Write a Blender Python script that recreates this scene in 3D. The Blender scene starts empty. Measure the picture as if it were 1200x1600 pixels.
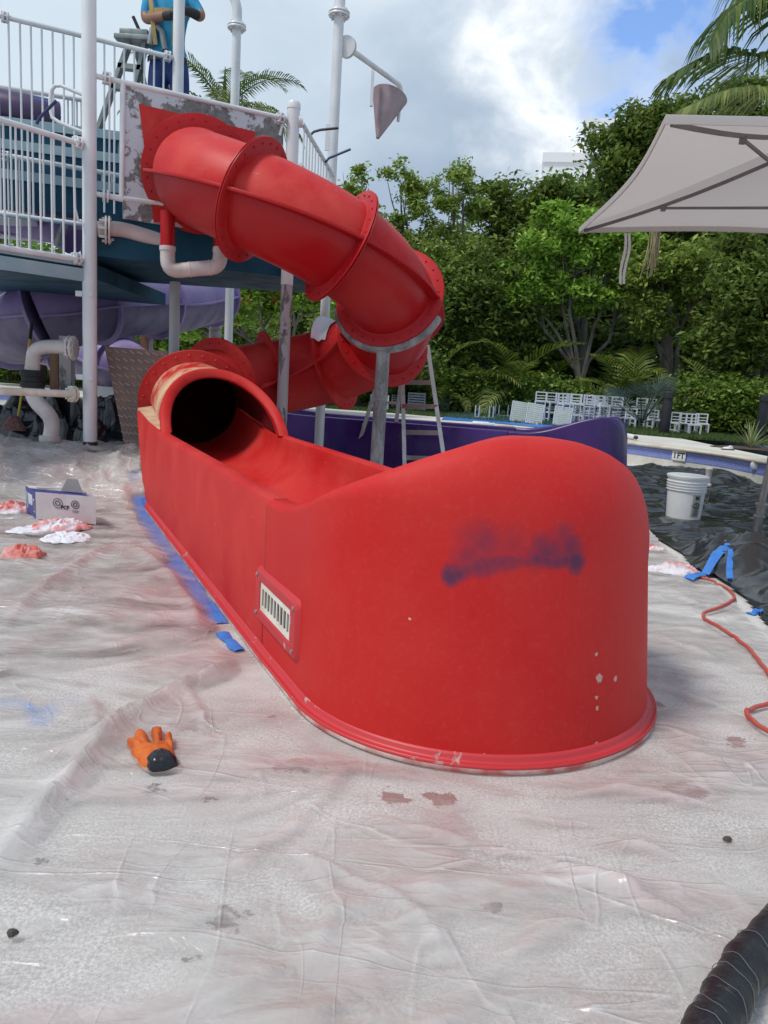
import bpy, bmesh, math, random
import numpy as np
from mathutils import Vector, Matrix
random.seed(7); rng = np.random.default_rng(7)
S = bpy.context.scene; C = S.collection; R = math.radians; PI = math.pi

# ------------------------------------------------------------------ camera
FOC = 1200.0; CAMH = 1.1; PITCH = math.atan(208/1200); ROLL = R(3.6)
fwd = np.array([0, math.cos(PITCH), -math.sin(PITCH)]); _r = np.array([1., 0, 0]); _u = np.cross(_r, fwd)
rgt = _r*math.cos(ROLL)+_u*math.sin(ROLL); up = -_r*math.sin(ROLL)+_u*math.cos(ROLL)
cam_pos = np.array([0, 0, CAMH])
cd = bpy.data.cameras.new('camera'); cam = bpy.data.objects.new('camera', cd); C.objects.link(cam)
cd.sensor_fit = 'VERTICAL'; cd.sensor_height = 36; cd.lens = 36*FOC/1600; cd.clip_end = 2000; cd.clip_start = 0.05
m = Matrix((( rgt[0], up[0], -fwd[0], 0), (rgt[1], up[1], -fwd[1], 0), (rgt[2], up[2], -fwd[2], CAMH), (0, 0, 0, 1)))
cam.matrix_world = m; S.camera = cam

def ray(u, v): return fwd + rgt*((u-600)/FOC) - up*((v-800)/FOC)
def at(u, v, y):                      # the point seen in direction (u, v) at distance y in front of the viewer
    d = ray(u, v); return cam_pos + d*(y/d[1])
def gz(u, v, z=0.0):                  # the point at height z
    d = ray(u, v); return cam_pos + d*((z-CAMH)/d[2])

# ------------------------------------------------------------------ sky and sun
W = bpy.data.worlds.new('World'); S.world = W; W.use_nodes = True
nt = W.node_tree; N = nt.nodes; L = nt.links; N.clear()
def wn(t, **k):
    n = N.new(t)
    for a, b in k.items(): setattr(n, a, b)
    return n
SUN_EL, SUN_AZ = R(58), R(-120)       # sun high, behind the viewer and to the left
out = wn('ShaderNodeOutputWorld'); bg = wn('ShaderNodeBackground'); bg.inputs['Strength'].default_value = 0.1
sky = wn('ShaderNodeTexSky', sky_type='NISHITA', sun_disc=False, sun_elevation=SUN_EL, sun_rotation=SUN_AZ)
sky.air_density = 1.0; sky.dust_density = 1.2; sky.ozone_density = 1.5
tc = wn('ShaderNodeTexCoord')
def wmath(op, a, b=None, c=None, clamp=False):
    n = wn('ShaderNodeMath', operation=op, use_clamp=clamp)
    for i, x in enumerate((a, b, c)):
        if x is None: continue
        if isinstance(x, (int, float)): n.inputs[i].default_value = x
        else: L.new(x, n.inputs[i])
    return n.outputs[0]
def wnoise(scale, detail, rough=0.55, dist=0.0, off=(0, 0, 0), sc=(1, 1, 1)):
    mp = wn('ShaderNodeMapping'); mp.inputs['Location'].default_value = off; mp.inputs['Scale'].default_value = sc
    L.new(tc.outputs['Generated'], mp.inputs[0])
    n = wn('ShaderNodeTexNoise'); n.inputs['Scale'].default_value = scale; n.inputs['Detail'].default_value = detail
    n.inputs['Roughness'].default_value = rough; n.inputs['Distortion'].default_value = dist
    L.new(mp.outputs[0], n.inputs['Vector']); return n.outputs['Fac']
def wramp(x, stops):
    n = wn('ShaderNodeValToRGB'); e = n.color_ramp.elements
    while len(e) < len(stops): e.new(0.5)
    for q, (p, c) in zip(e, stops): q.position = p; q.color = (*c, 1) if not isinstance(c, (int, float)) else (c, c, c, 1)
    L.new(x, n.inputs[0]); return n.outputs['Color']
def wmix(f, a, b):
    n = wn('ShaderNodeMixRGB')
    for i, x in ((0, f), (1, a), (2, b)):
        if isinstance(x, tuple): n.inputs[i].default_value = (*x, 1)
        elif isinstance(x, (int, float)): n.inputs[i].default_value = x
        else: L.new(x, n.inputs[i])
    return n.outputs[0]
def wdot(u, v):
    d = ray(u, v); d = d/np.linalg.norm(d)
    n = wn('ShaderNodeVectorMath', operation='DOT_PRODUCT'); n.inputs[1].default_value = tuple(d)
    L.new(tc.outputs['Generated'], n.inputs[0]); return n.outputs['Value']
big = wnoise(2.2, 9, 0.5, 0.3, (3.1, 1.7, 0.4), (1, 1, 1.7))
fine = wnoise(6.5, 12, 0.55, 0.2, (0.3, 4.7, 1.1), (1, 1, 1.5))
# cloud body: soft blue-grey to white veil, with heaped white cumulus in the direction of its one bright bank
veil = wramp(wmath('ADD', big, wmath('MULTIPLY', wmath('SUBTRACT', fine, 0.5), 0.25)), [(0.32, (2.5, 3.3, 4.4)), (0.49, (3.3, 4.1, 5.1)), (0.62, (4.6, 5.4, 6.3)), (0.74, (6.5, 7.1, 7.5))])
def near(u, v, c0, c1): return wramp(wmath('ADD', wdot(u, v), wmath('MULTIPLY', wmath('SUBTRACT', fine, 0.5), 0.035)), [(c0, 0.0), (c1, 1.0)])
left_bright = wramp(wdot(60, 100), [(0.93, 0.0), (0.995, 1.0)])
veil = wmix(wmath('MULTIPLY', left_bright, 0.6), veil, (6.4, 7.3, 7.9))
cum = wmath('MULTIPLY', near(905, 95, 0.984, 0.9968), wramp(fine, [(0.36, 0.05), (0.60, 1.0)]))
puff = wramp(wnoise(11, 9, 0.6, 0.3, (1.3, 0.7, 2.1)), [(0.38, (5.6, 6.2, 6.9)), (0.56, (8.8, 9.0, 9.1))])
clouds = wmix(wmath('MULTIPLY', cum, 0.92), veil, puff)
hole = wmath('MULTIPLY', near(1068, 18, 0.9950, 0.9978), 1.0)
gap = wramp(wnoise(1.6, 6, 0.5, 0.4, (7.3, 2.2, 5.0)), [(0.60, 0.0), (0.72, 0.8)])
cover = wmath('SUBTRACT', 1.0, wmath('MAXIMUM', hole, wmath('MULTIPLY', gap, 0.8)), clamp=True)
blue = wn('ShaderNodeMixRGB', blend_type='MULTIPLY'); blue.inputs[0].default_value = 1; blue.inputs[2].default_value = (1.35, 1.55, 1.85, 1)
L.new(sky.outputs[0], blue.inputs[1])
L.new(wmix(cover, blue.outputs[0], clouds), bg.inputs['Color']); L.new(bg.outputs[0], out.inputs[0])
sl = bpy.data.lights.new('sun', 'SUN'); sl.energy = 1.9; sl.angle = R(12); sl.color = (1, 0.96, 0.9)
sun = bpy.data.objects.new('sun', sl); C.objects.link(sun)
sdir = Vector((math.sin(SUN_AZ)*math.cos(SUN_EL), math.cos(SUN_AZ)*math.cos(SUN_EL), math.sin(SUN_EL)))
sun.rotation_euler = sdir.to_track_quat('Z', 'Y').to_euler()
S.view_settings.view_transform = 'Standard'; S.view_settings.look = 'None'; S.view_settings.gamma = 1
S.view_settings.use_curve_mapping = False; S.view_settings.exposure = 0.42
S.render.engine = 'CYCLES'; S.cycles.max_bounces = 8; S.cycles.transparent_max_bounces = 12

# ------------------------------------------------------------------ materials
class MT:
    def __init__(s, name):
        s.m = bpy.data.materials.new(name); s.m.use_nodes = True; s.t = s.m.node_tree; s.t.nodes.clear()
        s.out = s.n('ShaderNodeOutputMaterial'); s.b = s.n('ShaderNodeBsdfPrincipled'); s.l(s.b.outputs[0], s.out.inputs[0])
        s.tc = s.n('ShaderNodeTexCoord')
    def n(s, t, **k):
        x = s.t.nodes.new(t)
        for a, b in k.items(): setattr(x, a, b)
        return x
    def l(s, a, b): s.t.links.new(a, b)
    def put(s, x, sock):
        if isinstance(x, tuple): sock.default_value = (*x, 1) if len(x) == 3 else x
        elif isinstance(x, (int, float)): sock.default_value = x
        else: s.l(x, sock)
    def math(s, op, a, b=0.0, clamp=False):
        x = s.n('ShaderNodeMath', operation=op, use_clamp=clamp); s.put(a, x.inputs[0]); s.put(b, x.inputs[1]); return x.outputs[0]
    def noise(s, scale, detail=6, rough=0.55, dist=0.0, sc=(1, 1, 1), off=(0, 0, 0), space='Object', rot=0.0):
        mp = s.n('ShaderNodeMapping'); mp.inputs['Scale'].default_value = sc; mp.inputs['Location'].default_value = off; mp.inputs['Rotation'].default_value = (0, 0, rot)
        s.l(s.tc.outputs[space], mp.inputs[0]); x = s.n('ShaderNodeTexNoise')
        for k, v in (('Scale', scale), ('Detail', detail), ('Roughness', rough), ('Distortion', dist)): x.inputs[k].default_value = v
        s.l(mp.outputs[0], x.inputs['Vector']); return x.outputs['Fac']
    def ramp(s, x, stops):
        n = s.n('ShaderNodeValToRGB'); e = n.color_ramp.elements
        while len(e) < len(stops): e.new(0.5)
        for q, (p, c) in zip(e, stops): q.position = p; q.color = (c, c, c, 1) if isinstance(c, (int, float)) else (*c, 1)
        s.l(x, n.inputs[0]); return n.outputs['Color']
    def mix(s, f, a, b):
        n = s.n('ShaderNodeMixRGB'); s.put(f, n.inputs[0]); s.put(a, n.inputs[1]); s.put(b, n.inputs[2]); return n.outputs[0]
    def attr(s, name): x = s.n('ShaderNodeAttribute', attribute_name=name); return x.outputs['Fac']
    def bump(s, h, strength=0.3, dist=0.01):
        x = s.n('ShaderNodeBump'); x.inputs['Strength'].default_value = strength; x.inputs['Distance'].default_value = dist
        s.l(h, x.inputs['Height']); s.l(x.outputs[0], s.b.inputs['Normal']); return x.outputs[0]
    def set(s, **k):
        for a, v in k.items(): s.put(v, s.b.inputs[{'col': 'Base Color', 'rough': 'Roughness', 'metal': 'Metallic', 'spec': 'Specular IOR Level', 'alpha': 'Alpha', 'coat': 'Coat Weight', 'sheen': 'Sheen Weight'}[a]])
        return s
def pm(name, c1, c2=None, scale=3.0, rough=0.5, bump=0.0, bscale=40.0, metal=0.0, lo=0.4, hi=0.62, spec=0.5, sc=(1, 1, 1), detail=6):
    t = MT(name); c2 = c2 or tuple(x*0.85 for x in c1)
    f = t.ramp(t.noise(scale, detail, sc=sc), [(lo, 0.0), (hi, 1.0)])
    t.set(col=t.mix(f, c1, c2), rough=t.math('ADD', t.math('MULTIPLY', f, 0.1), rough-0.05), metal=metal, spec=spec)
    if bump: t.bump(t.noise(bscale, 4, sc=sc), bump, 0.01)
    return t.m

# ------------------------------------------------------------------ mesh builder
class MB:
    def __init__(s): s.v = []; s.f = []; s.mi = []
    def add(s, vs, fs, mi=0):
        o = len(s.v); s.v += [tuple(map(float, p)) for p in vs]; s.f += [tuple(i+o for i in q) for q in fs]; s.mi += [mi]*len(fs); return s
    def box(s, c, size, rot=None, mi=0):
        x, y, z = [q/2 for q in size]; P = [(-x,-y,-z),(x,-y,-z),(x,y,-z),(-x,y,-z),(-x,-y,z),(x,-y,z),(x,y,z),(-x,y,z)]
        M = rot or Matrix.Identity(3); c = Vector(c)
        return s.add([c+M@Vector(p) for p in P], [(0,3,2,1),(4,5,6,7),(0,1,5,4),(1,2,6,5),(2,3,7,6),(3,0,4,7)], mi)
    def beam(s, a, b, w, h, mi=0, upv=(0, 0, 1)):        # rectangular bar from a to b
        a = Vector(a); b = Vector(b); d = (b-a); ln = d.length; d.normalize(); x = d.cross(Vector(upv))
        if x.length < 1e-4: x = d.cross(Vector((0, 1, 0)))
        x.normalize(); z = x.cross(d); M = Matrix((x, d, z)).transposed()
        return s.box((a+b)/2, (w, ln, h), M, mi)
    def tube(s, pts, r, seg=12, cap=True, mi=0, closed=False):
        P = [Vector(p) for p in pts]; n = len(P); rr = r if hasattr(r, '__len__') else [r]*n
        T = []
        for i in range(n):
            a = P[(i-1) % n] if closed else P[max(i-1, 0)]; b = P[(i+1) % n] if closed else P[min(i+1, n-1)]
            T.append((b-a).normalized())
        ref = Vector((0, 0, 1)) if abs(T[0].z) < 0.9 else Vector((1, 0, 0))
        X = T[0].cross(ref).normalized(); vs = []; fs = []
        for i in range(n):
            X = (X - T[i]*X.dot(T[i])).normalized(); Y = T[i].cross(X)
            for k in range(seg): a = 2*PI*k/seg; vs.append(P[i]+(X*math.cos(a)+Y*math.sin(a))*rr[i])
        m_ = n if closed else n-1
        for i in range(m_):
            j = (i+1) % n
            for k in range(seg): fs.append((i*seg+k, i*seg+(k+1) % seg, j*seg+(k+1) % seg, j*seg+k))
        if cap and not closed: fs.append(tuple(range(seg))[::-1]); fs.append(tuple((n-1)*seg+k for k in range(seg)))
        return s.add(vs, fs, mi)
    def lathe(s, prof, o=(0, 0, 0), axis=(0, 0, 1), seg=24, mi=0):
        ax = Vector(axis).normalized(); ref = Vector((1, 0, 0)) if abs(ax.x) < 0.9 else Vector((0, 1, 0))
        X = (ref-ax*ref.dot(ax)).normalized(); Y = ax.cross(X); o = Vector(o); vs = []; fs = []
        for (r_, z) in prof:
            for k in range(seg): a = 2*PI*k/seg; vs.append(o+ax*z+(X*math.cos(a)+Y*math.sin(a))*max(r_, 1e-4))
        for i in range(len(prof)-1):
            for k in range(seg): fs.append((i*seg+k, i*seg+(k+1) % seg, (i+1)*seg+(k+1) % seg, (i+1)*seg+k))
        fs.append(tuple(range(seg))[::-1]); fs.append(tuple((len(prof)-1)*seg+k for k in range(seg)))
        return s.add(vs, fs, mi)
    def grid(s, G, mi=0, closed_u=False, closed_v=False):   # G[i][j] points
        n = len(G); k = len(G[0]); vs = [p for r_ in G for p in r_]; fs = []
        for i in range(n if closed_u else n-1):
            for j in range(k if closed_v else k-1):
                a = (i+1) % n; b = (j+1) % k; fs.append((i*k+j, i*k+b, a*k+b, a*k+j))
        return s.add(vs, fs, mi)
    def prism(s, poly, z0, z1, mi=0):
        n = len(poly); vs = [(x, y, z0) for x, y in poly]+[(x, y, z1) for x, y in poly]
        fs = [tuple(range(n))[::-1], tuple(range(n, 2*n))]+[(i, (i+1) % n, n+(i+1) % n, n+i) for i in range(n)]
        return s.add(vs, fs, mi)
    def build(s, name, mats, parent=None, smooth=True, angle=35, bevel=0.0, fix=False):
        me = bpy.data.meshes.new(name); me.from_pydata(s.v, [], s.f)
        for q in (mats if isinstance(mats, (list, tuple)) else [mats]): me.materials.append(q)
        me.polygons.foreach_set('material_index', s.mi)
        if fix:
            b = bmesh.new(); b.from_mesh(me); bmesh.ops.recalc_face_normals(b, faces=b.faces); b.to_mesh(me); b.free()
        if bevel:
            b = bmesh.new(); b.from_mesh(me); bmesh.ops.bevel(b, geom=b.edges[:], offset=bevel, segments=2, affect='EDGES', profile=0.5); b.to_mesh(me); b.free()
        me.update()
        if smooth:
            me.polygons.foreach_set('use_smooth', [True]*len(me.polygons)); me.set_sharp_from_angle(angle=R(angle))
        o = bpy.data.objects.new(name, me); C.objects.link(o)
        if parent: o.parent = parent
        return o
def tag(o, label=None, cat=None, group=None, kind=None):
    for k, v in (('label', label), ('category', cat), ('group', group), ('kind', kind)):
        if v: o[k] = v
    return o
def thing(name, label, cat, loc=(0, 0, 0), group=None, rz=0.0):
    o = bpy.data.objects.new(name, None); C.objects.link(o); o.location = tuple(map(float, loc)); o.rotation_euler.z = rz; o.empty_display_size = 0.1
    return tag(o, label, cat, group)
def world_part(o, parent):            # parts modelled in world coordinates under an Empty that stands at its base
    o.parent = parent; o.matrix_parent_inverse = Matrix.Translation(-Vector(parent.location)); return o
def copy_tree(o, parent=None):
    c = o.copy(); C.objects.link(c)
    if parent: c.parent = parent
    for ch in list(o.children): copy_tree(ch, c)
    return c
def raw_mesh(name, V, F4, mats, attrs=None, smooth=False):      # numpy verts (n,3) and quads (k,4)
    me = bpy.data.meshes.new(name); n = len(V); k = len(F4)
    me.vertices.add(n); me.vertices.foreach_set('co', np.ascontiguousarray(V, dtype=np.float32).ravel())
    me.loops.add(k*4); me.loops.foreach_set('vertex_index', np.ascontiguousarray(F4, dtype=np.int32).ravel())
    me.polygons.add(k); me.polygons.foreach_set('loop_start', np.arange(0, k*4, 4, dtype=np.int32))
    if smooth: me.polygons.foreach_set('use_smooth', np.ones(k, dtype=bool))
    for q in (mats if isinstance(mats, (list, tuple)) else [mats]): me.materials.append(q)
    for a, val in (attrs or {}).items():
        at_ = me.attributes.new(a, 'FLOAT', 'POINT'); at_.data.foreach_set('value', np.ascontiguousarray(val, dtype=np.float32).ravel())
    me.update(calc_edges=True); return me
def link(name, me, parent=None):
    o = bpy.data.objects.new(name, me); C.objects.link(o)
    if parent: o.parent = parent
    return o
# vectorised gradient noise
_perm = rng.permutation(256); _perm = np.concatenate([_perm]*3); _g = rng.normal(size=(256, 2)); _g /= np.linalg.norm(_g, axis=1)[:, None]
def pnoise(x, y):
    xi = np.floor(x).astype(int); yi = np.floor(y).astype(int); xf = x-xi; yf = y-yi; xi &= 255; yi &= 255
    f = lambda t: t*t*t*(t*(t*6-15)+10)
    u = f(xf); v = f(yf)
    def gr(a, b, dx, dy): g = _g[_perm[_perm[a & 255]+(b & 255)]]; return g[..., 0]*dx+g[..., 1]*dy
    a = gr(xi, yi, xf, yf); b = gr(xi+1, yi, xf-1, yf); c = gr(xi, yi+1, xf, yf-1); d = gr(xi+1, yi+1, xf-1, yf-1)
    return (a+(b-a)*u)+((c+(d-c)*u)-(a+(b-a)*u))*v
def fbm(x, y, o=4):
    s = 0; a = 1.0
    for i in range(o): s = s+a*pnoise(x*2**i+i*17.3, y*2**i+i*9.1); a *= 0.5
    return s
def sstep(t): t = np.clip(t, 0, 1); return t*t*(3-2*t)
def seg_dist(X, Y, pts):              # distance from grid points to a polyline
    best = np.full(X.shape, 1e9)
    for (ax, ay), (bx, by) in zip(pts[:-1], pts[1:]):
        dx, dy = bx-ax, by-ay; l2 = dx*dx+dy*dy+1e-9; t = np.clip(((X-ax)*dx+(Y-ay)*dy)/l2, 0, 1)
        best = np.minimum(best, np.hypot(X-ax-t*dx, Y-ay-t*dy))
    return best
# ------------------------------------------------------------------ common materials
M = {}
def red_mat(name, fade=0.3, rough=0.42, cream=0.0, off=(0, 0, 0), deep=(0.50, 0.008, 0.011)):
    t = MT(name); f = t.ramp(t.noise(2.3, 8, 0.6, 0.3, off=off), [(0.38, 0.0), (0.68, 1.0)])
    c = t.mix(t.math('MULTIPLY', f, fade), deep, (0.60, 0.060, 0.045))
    fine = t.ramp(t.noise(38, 6, 0.7, off=off), [(0.57, 0.0), (0.72, 1.0)])
    c = t.mix(t.math('MULTIPLY', fine, 0.18*fade+0.02), c, (0.66, 0.17, 0.13))
    scr = t.ramp(t.noise(9, 3, 0.5, 0.6, sc=(1, 1, 9), off=off), [(0.70, 0.0), (0.73, 1.0)])
    c = t.mix(t.math('MULTIPLY', scr, 0.35*fade), c, (0.66, 0.3, 0.27))
    if cream:
        k = t.ramp(t.noise(3.5, 9, 0.65, 0.4, sc=(1, 1, 1), off=(4, 2, 1)), [(0.40, 1.0), (0.60, 0.0)])
        c = t.mix(t.math('MULTIPLY', k, cream), c, (0.62, 0.43, 0.27))
    t.set(col=c, rough=t.math('ADD', t.math('MULTIPLY', f, 0.18), rough), spec=0.28)
    t.bump(t.noise(14, 5), 0.06, 0.01); return t.m
M['red'] = red_mat('red_gelcoat', 0.20, 0.32, deep=(0.40, 0.006, 0.010))  # glossy gelcoat, darkened so the lower tube halves look shaded
M['red_top'] = red_mat('red_gelcoat_chalky_lit', 0.85, 0.42, off=(1, 3, 2))  # chalked tube tops, with the light from above also painted in as paler red
M['red_inner'] = pm('shade_dark_slide_lining', (0.12, 0.008, 0.010), (0.08, 0.008, 0.009), 3, 0.5)  # shade inside the tube and mouth, put into the colour as dark red
M['red_faded'] = red_mat('red_gelcoat_faded', 0.75, 0.5, off=(2, 5, 1))
M['red_chalk'] = red_mat('red_gelcoat_sanded', 0.60, 0.55, off=(7, 1, 3), deep=(0.51, 0.011, 0.011))
M['red_cream'] = red_mat('red_gelcoat_stripped', 0.5, 0.6, cream=1.0)
M['cream'] = pm('bare_filler', (0.62, 0.44, 0.28), (0.50, 0.30, 0.2), 9, 0.7, 0.2)
M['white'] = pm('white_paint', (0.74, 0.75, 0.75), (0.64, 0.65, 0.66), 2.5, 0.35, 0.03)
M['pvc'] = pm('white_pvc', (0.66, 0.62, 0.60), (0.52, 0.46, 0.44), 4, 0.42, 0.05)
M['offwhite'] = pm('offwhite_plastic', (0.80, 0.78, 0.68), (0.66, 0.6, 0.5), 8, 0.5)
M['purple_dark'] = pm('purple_gelcoat', (0.035, 0.012, 0.11), (0.05, 0.018, 0.14), 2, 0.3)
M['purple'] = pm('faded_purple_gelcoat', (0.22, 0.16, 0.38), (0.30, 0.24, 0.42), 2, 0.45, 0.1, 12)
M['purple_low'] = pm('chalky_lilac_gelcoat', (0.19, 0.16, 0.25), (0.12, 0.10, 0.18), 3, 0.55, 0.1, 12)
M['blue'] = pm('teal_blue_paint', (0.010, 0.075, 0.125), (0.007, 0.05, 0.09), 3, 0.6, spec=0.25)
M['lightblue'] = pm('pale_blue_paint', (0.26, 0.38, 0.43), (0.33, 0.43, 0.46), 3, 0.45)
M['alu'] = pm('aluminium', (0.55, 0.54, 0.52), (0.4, 0.39, 0.38), 6, 0.38, metal=0.8)
M['red_plastic'] = pm('red_plastic', (0.35, 0.03, 0.05), None, 6, 0.5)
M['steel'] = pm('brushed_steel', (0.42, 0.41, 0.40), (0.34, 0.33, 0.32), 9, 0.38, metal=0.85)
M['black'] = pm('black_plastic', (0.018, 0.018, 0.02), (0.03, 0.03, 0.032), 5, 0.35)
M['black_matte'] = pm('black_rubber', (0.02, 0.02, 0.022), None, 5, 0.7)
M['dark'] = pm('dark_metal', (0.02, 0.022, 0.026), None, 5, 0.5)
M['blue_tape'] = pm('blue_tape', (0.03, 0.16, 0.55), (0.05, 0.22, 0.6), 9, 0.5)
def peeled(name, base, under, lo, hi, scale=7, sc=(1, 1, 1), rough=0.6):
    t = MT(name); a = t.noise(scale, 10, 0.7, 0.4, sc=sc); k = t.ramp(a, [(lo, 0.0), (hi, 1.0)])
    b = t.noise(scale*4, 6, 0.7, sc=sc)
    u = t.mix(t.ramp(b, [(0.35, 0.0), (0.65, 1.0)]), under, tuple(x*0.45 for x in under))
    t.set(col=t.mix(k, u, base), rough=rough); t.bump(k, 0.35, 0.004); return t.m
M['peel_panel'] = peeled('peeling_white_panel', (0.56, 0.57, 0.60), (0.24, 0.23, 0.22), 0.49, 0.52, 5.0)
M['peel_pole'] = peeled('peeling_grey_pole', (0.46, 0.42, 0.43), (0.20, 0.20, 0.20), 0.43, 0.47, 7.0, (1, 1, 0.35))
M['bare_pole'] = peeled('sanded_grey_pole', (0.36, 0.36, 0.36), (0.24, 0.24, 0.24), 0.44, 0.60, 9.0, (1, 1, 0.4))

# ------------------------------------------------------------------ ground
def ground_z(x, y):
    return 0.32*sstep((y-5.6)/1.1)*sstep((-1.55-x)/0.5)*(1-sstep((y-8.6)/1.2))
def smooth_curve(P, k=6):
    P = np.array(P); out = []
    for i in range(len(P)-1):
        a, b, c, d = P[max(i-1, 0)], P[i], P[i+1], P[min(i+2, len(P)-1)]
        for t_ in np.arange(k)/k: out.append(0.5*((2*b)+(c-a)*t_+(2*a-5*b+4*c-d)*t_**2+(-a+3*b-3*c+d)*t_**3))
    return np.array(out+[P[-1]])
def in_poly(X, Y, poly):
    ins = np.zeros(X.shape, bool); n = len(poly)
    for i in range(n):
        x1, y1 = poly[i]; x2, y2 = poly[(i+1) % n]
        c = ((y1 > Y) != (y2 > Y)) & (X < (x2-x1)*(Y-y1)/((y2-y1) if y2 != y1 else 1e-9)+x1); ins ^= c
    return ins
def gpl(pts, z=0.0): return [tuple(gz(u, v, z)[:2]) for u, v in pts]
def grid_mesh(name, xs, ys, Z, mats, attrs=None, mask=None, smooth=True):
    X, Y = np.meshgrid(xs, ys); ny, nx = X.shape; V = np.stack([X, Y, Z], -1).reshape(-1, 3)
    I = np.arange(nx*ny).reshape(ny, nx); F4 = np.stack([I[:-1, :-1], I[:-1, 1:], I[1:, 1:], I[1:, :-1]], -1)
    if mask is not None:
        keep = mask[:-1, :-1] & mask[:-1, 1:] & mask[1:, 1:] & mask[1:, :-1]; F4 = F4[keep]
        used = np.zeros(len(V), bool); used[F4.ravel()] = True; idx = np.cumsum(used)-1
        F4 = idx[F4.reshape(-1, 4)]; V = V[used]; attrs = {k: a.ravel()[used] for k, a in (attrs or {}).items()}
    return raw_mesh(name, V, F4.reshape(-1, 4), mats, attrs, smooth)

# ---- concrete pool floor, one sheet out to the horizon
t = MT('speckled_concrete')
sp = t.noise(120, 4, 0.7); dens = t.ramp(t.noise(2.6, 6, 0.6), [(0.36, 0.15), (0.62, 1.0)]); sp2 = t.noise(230, 3, 0.7); lg = t.noise(1.7, 7, 0.6)
c = t.mix(t.ramp(lg, [(0.35, 0.0), (0.65, 1.0)]), (0.58, 0.56, 0.53), (0.42, 0.40, 0.37))
c = t.mix(t.math('MULTIPLY', t.ramp(sp, [(0.42, 0.0), (0.62, 1.0)]), dens), c, (0.82, 0.81, 0.79))
c = t.mix(t.math('MULTIPLY', t.ramp(sp2, [(0.58, 0.0), (0.68, 1.0)]), 0.75), c, (0.15, 0.13, 0.12))
pt = t.math('ADD', t.attr('patch'), t.math('MULTIPLY', t.math('SUBTRACT', t.noise(16, 8, 0.7), 0.5), 2.4))
c = t.mix(t.math('MULTIPLY', t.ramp(pt, [(0.60, 0.0), (0.68, 1.0)]), 0.85), c, (0.25, 0.10, 0.085))
dp = t.math('ADD', t.attr('dark'), t.math('MULTIPLY', t.math('SUBTRACT', t.noise(30, 6, 0.7), 0.5), 2.6))
c = t.mix(t.math('MULTIPLY', t.ramp(dp, [(0.75, 0.0), (0.85, 1.0)]), 0.85), c, (0.07, 0.06, 0.055))
t.set(col=c, rough=0.75); t.bump(sp, 0.4, 0.006); M['concrete'] = t.m
xs = np.concatenate([[-400, -150, -60, -25, -12, -7], np.linspace(-4.6, 4.6, 300), [7, 12, 25, 60, 150, 400]])
ys = np.concatenate([[-60, -20, -6, -1], np.linspace(0.3, 8.2, 300), [9, 10, 11, 12, 14, 17, 22, 40, 80, 200, 500]])
X, Y = np.meshgrid(xs, ys)
patch = np.zeros_like(X); dark = np.zeros_like(X)
for u, v, ru in [(290, 1130, 45), (240, 1145, 22), (475, 1195, 40), (445, 1200, 25), (615, 1245, 40), (690, 1250, 35), (540, 1190, 20), (1068, 1235, 45), (1150, 1160, 30), (425, 1120, 14), (1020, 1100, 25), (1130, 1195, 20), (330, 1250, 16)]:
    g = gz(u, v); rr = np.linalg.norm(gz(u+ru, v)-g); patch = np.maximum(patch, np.exp(-(((X-g[0])/rr)**2+((Y-g[1])/(rr*0.8))**2)))
for u, v, ru in [(65, 1350, 28), (110, 1240, 25), (240, 1235, 30), (360, 1435, 50), (18, 1460, 10), (300, 1500, 25), (770, 1420, 30), (450, 1515, 30)]:
    g = gz(u, v); rr = np.linalg.norm(gz(u+ru, v)-g); dark = np.maximum(dark, np.exp(-(((X-g[0])/rr)**2+((Y-g[1])/rr)**2)))
gr = link('ground', grid_mesh('ground', xs, ys, ground_z(X, Y), M['concrete'], {'patch': patch, 'dark': dark})); gr['kind'] = 'structure'

# ---- clear plastic drop sheet
t = MT('clear_plastic_film'); lift = t.attr('lift'); pink = t.attr('pink')
wn1 = t.noise(5, 7, 0.6)
def crease(scale, w_, dist, sc, off, det=2, rot=0.0):
    q = t.math('ABSOLUTE', t.math('SUBTRACT', t.noise(scale, det, 0.5, dist, sc, off, 'Object', rot), 0.5)); return t.ramp(q, [(0.0, 1.0), (w_, 0.0)])
c1 = crease(2.2, 0.014, 0.5, (0.45, 2.2, 1), (0, 0, 0), 1.0, 0.35); c2 = crease(5.0, 0.030, 0.6, (0.4, 2.0, 1), (3, 1, 0), 1.5, -0.15); c3 = crease(2.6, 0.016, 0.5, (2.0, 0.45, 1), (7, 5, 0), 1.0, 0.5); c4 = crease(9, 0.05, 0.8, (0.5, 2.0, 1), (1, 8, 0), 1.5, 0.1)
cre = t.math('ADD', t.math('ADD', c1, t.math('MULTIPLY', c2, 0.45)), t.math('ADD', t.math('MULTIPLY', c3, 0.8), t.math('MULTIPLY', c4, 0.18)))
cre = t.math('MULTIPLY', cre, t.ramp(t.noise(1.3, 5, 0.6, off=(2, 2, 0)), [(0.40, 0.10), (0.60, 1.0)]))
flow = t.ramp(t.noise(1.5, 6, 0.55, 1.2, (0.7, 1.5, 1), (4, 9, 0), 'Object', 0.4), [(0.42, 0.0), (0.60, 1.0)])
fc = t.math('ADD', t.math('ADD', t.math('MULTIPLY', lift, 0.42), t.math('MULTIPLY', flow, 0.40)), t.math('ADD', t.math('MULTIPLY', cre, 0.12), t.math('MULTIPLY', wn1, 0.22)))
fac = t.ramp(fc, [(0.08, 0.08), (0.36, 0.24), (0.62, 0.60), (0.95, 0.84)])
pk = t.ramp(t.math('ADD', pink, t.math('MULTIPLY', t.math('SUBTRACT', t.noise(3.2, 8, 0.65), 0.5), 1.5)), [(0.30, 0.0), (0.95, 1.0)])
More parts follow.
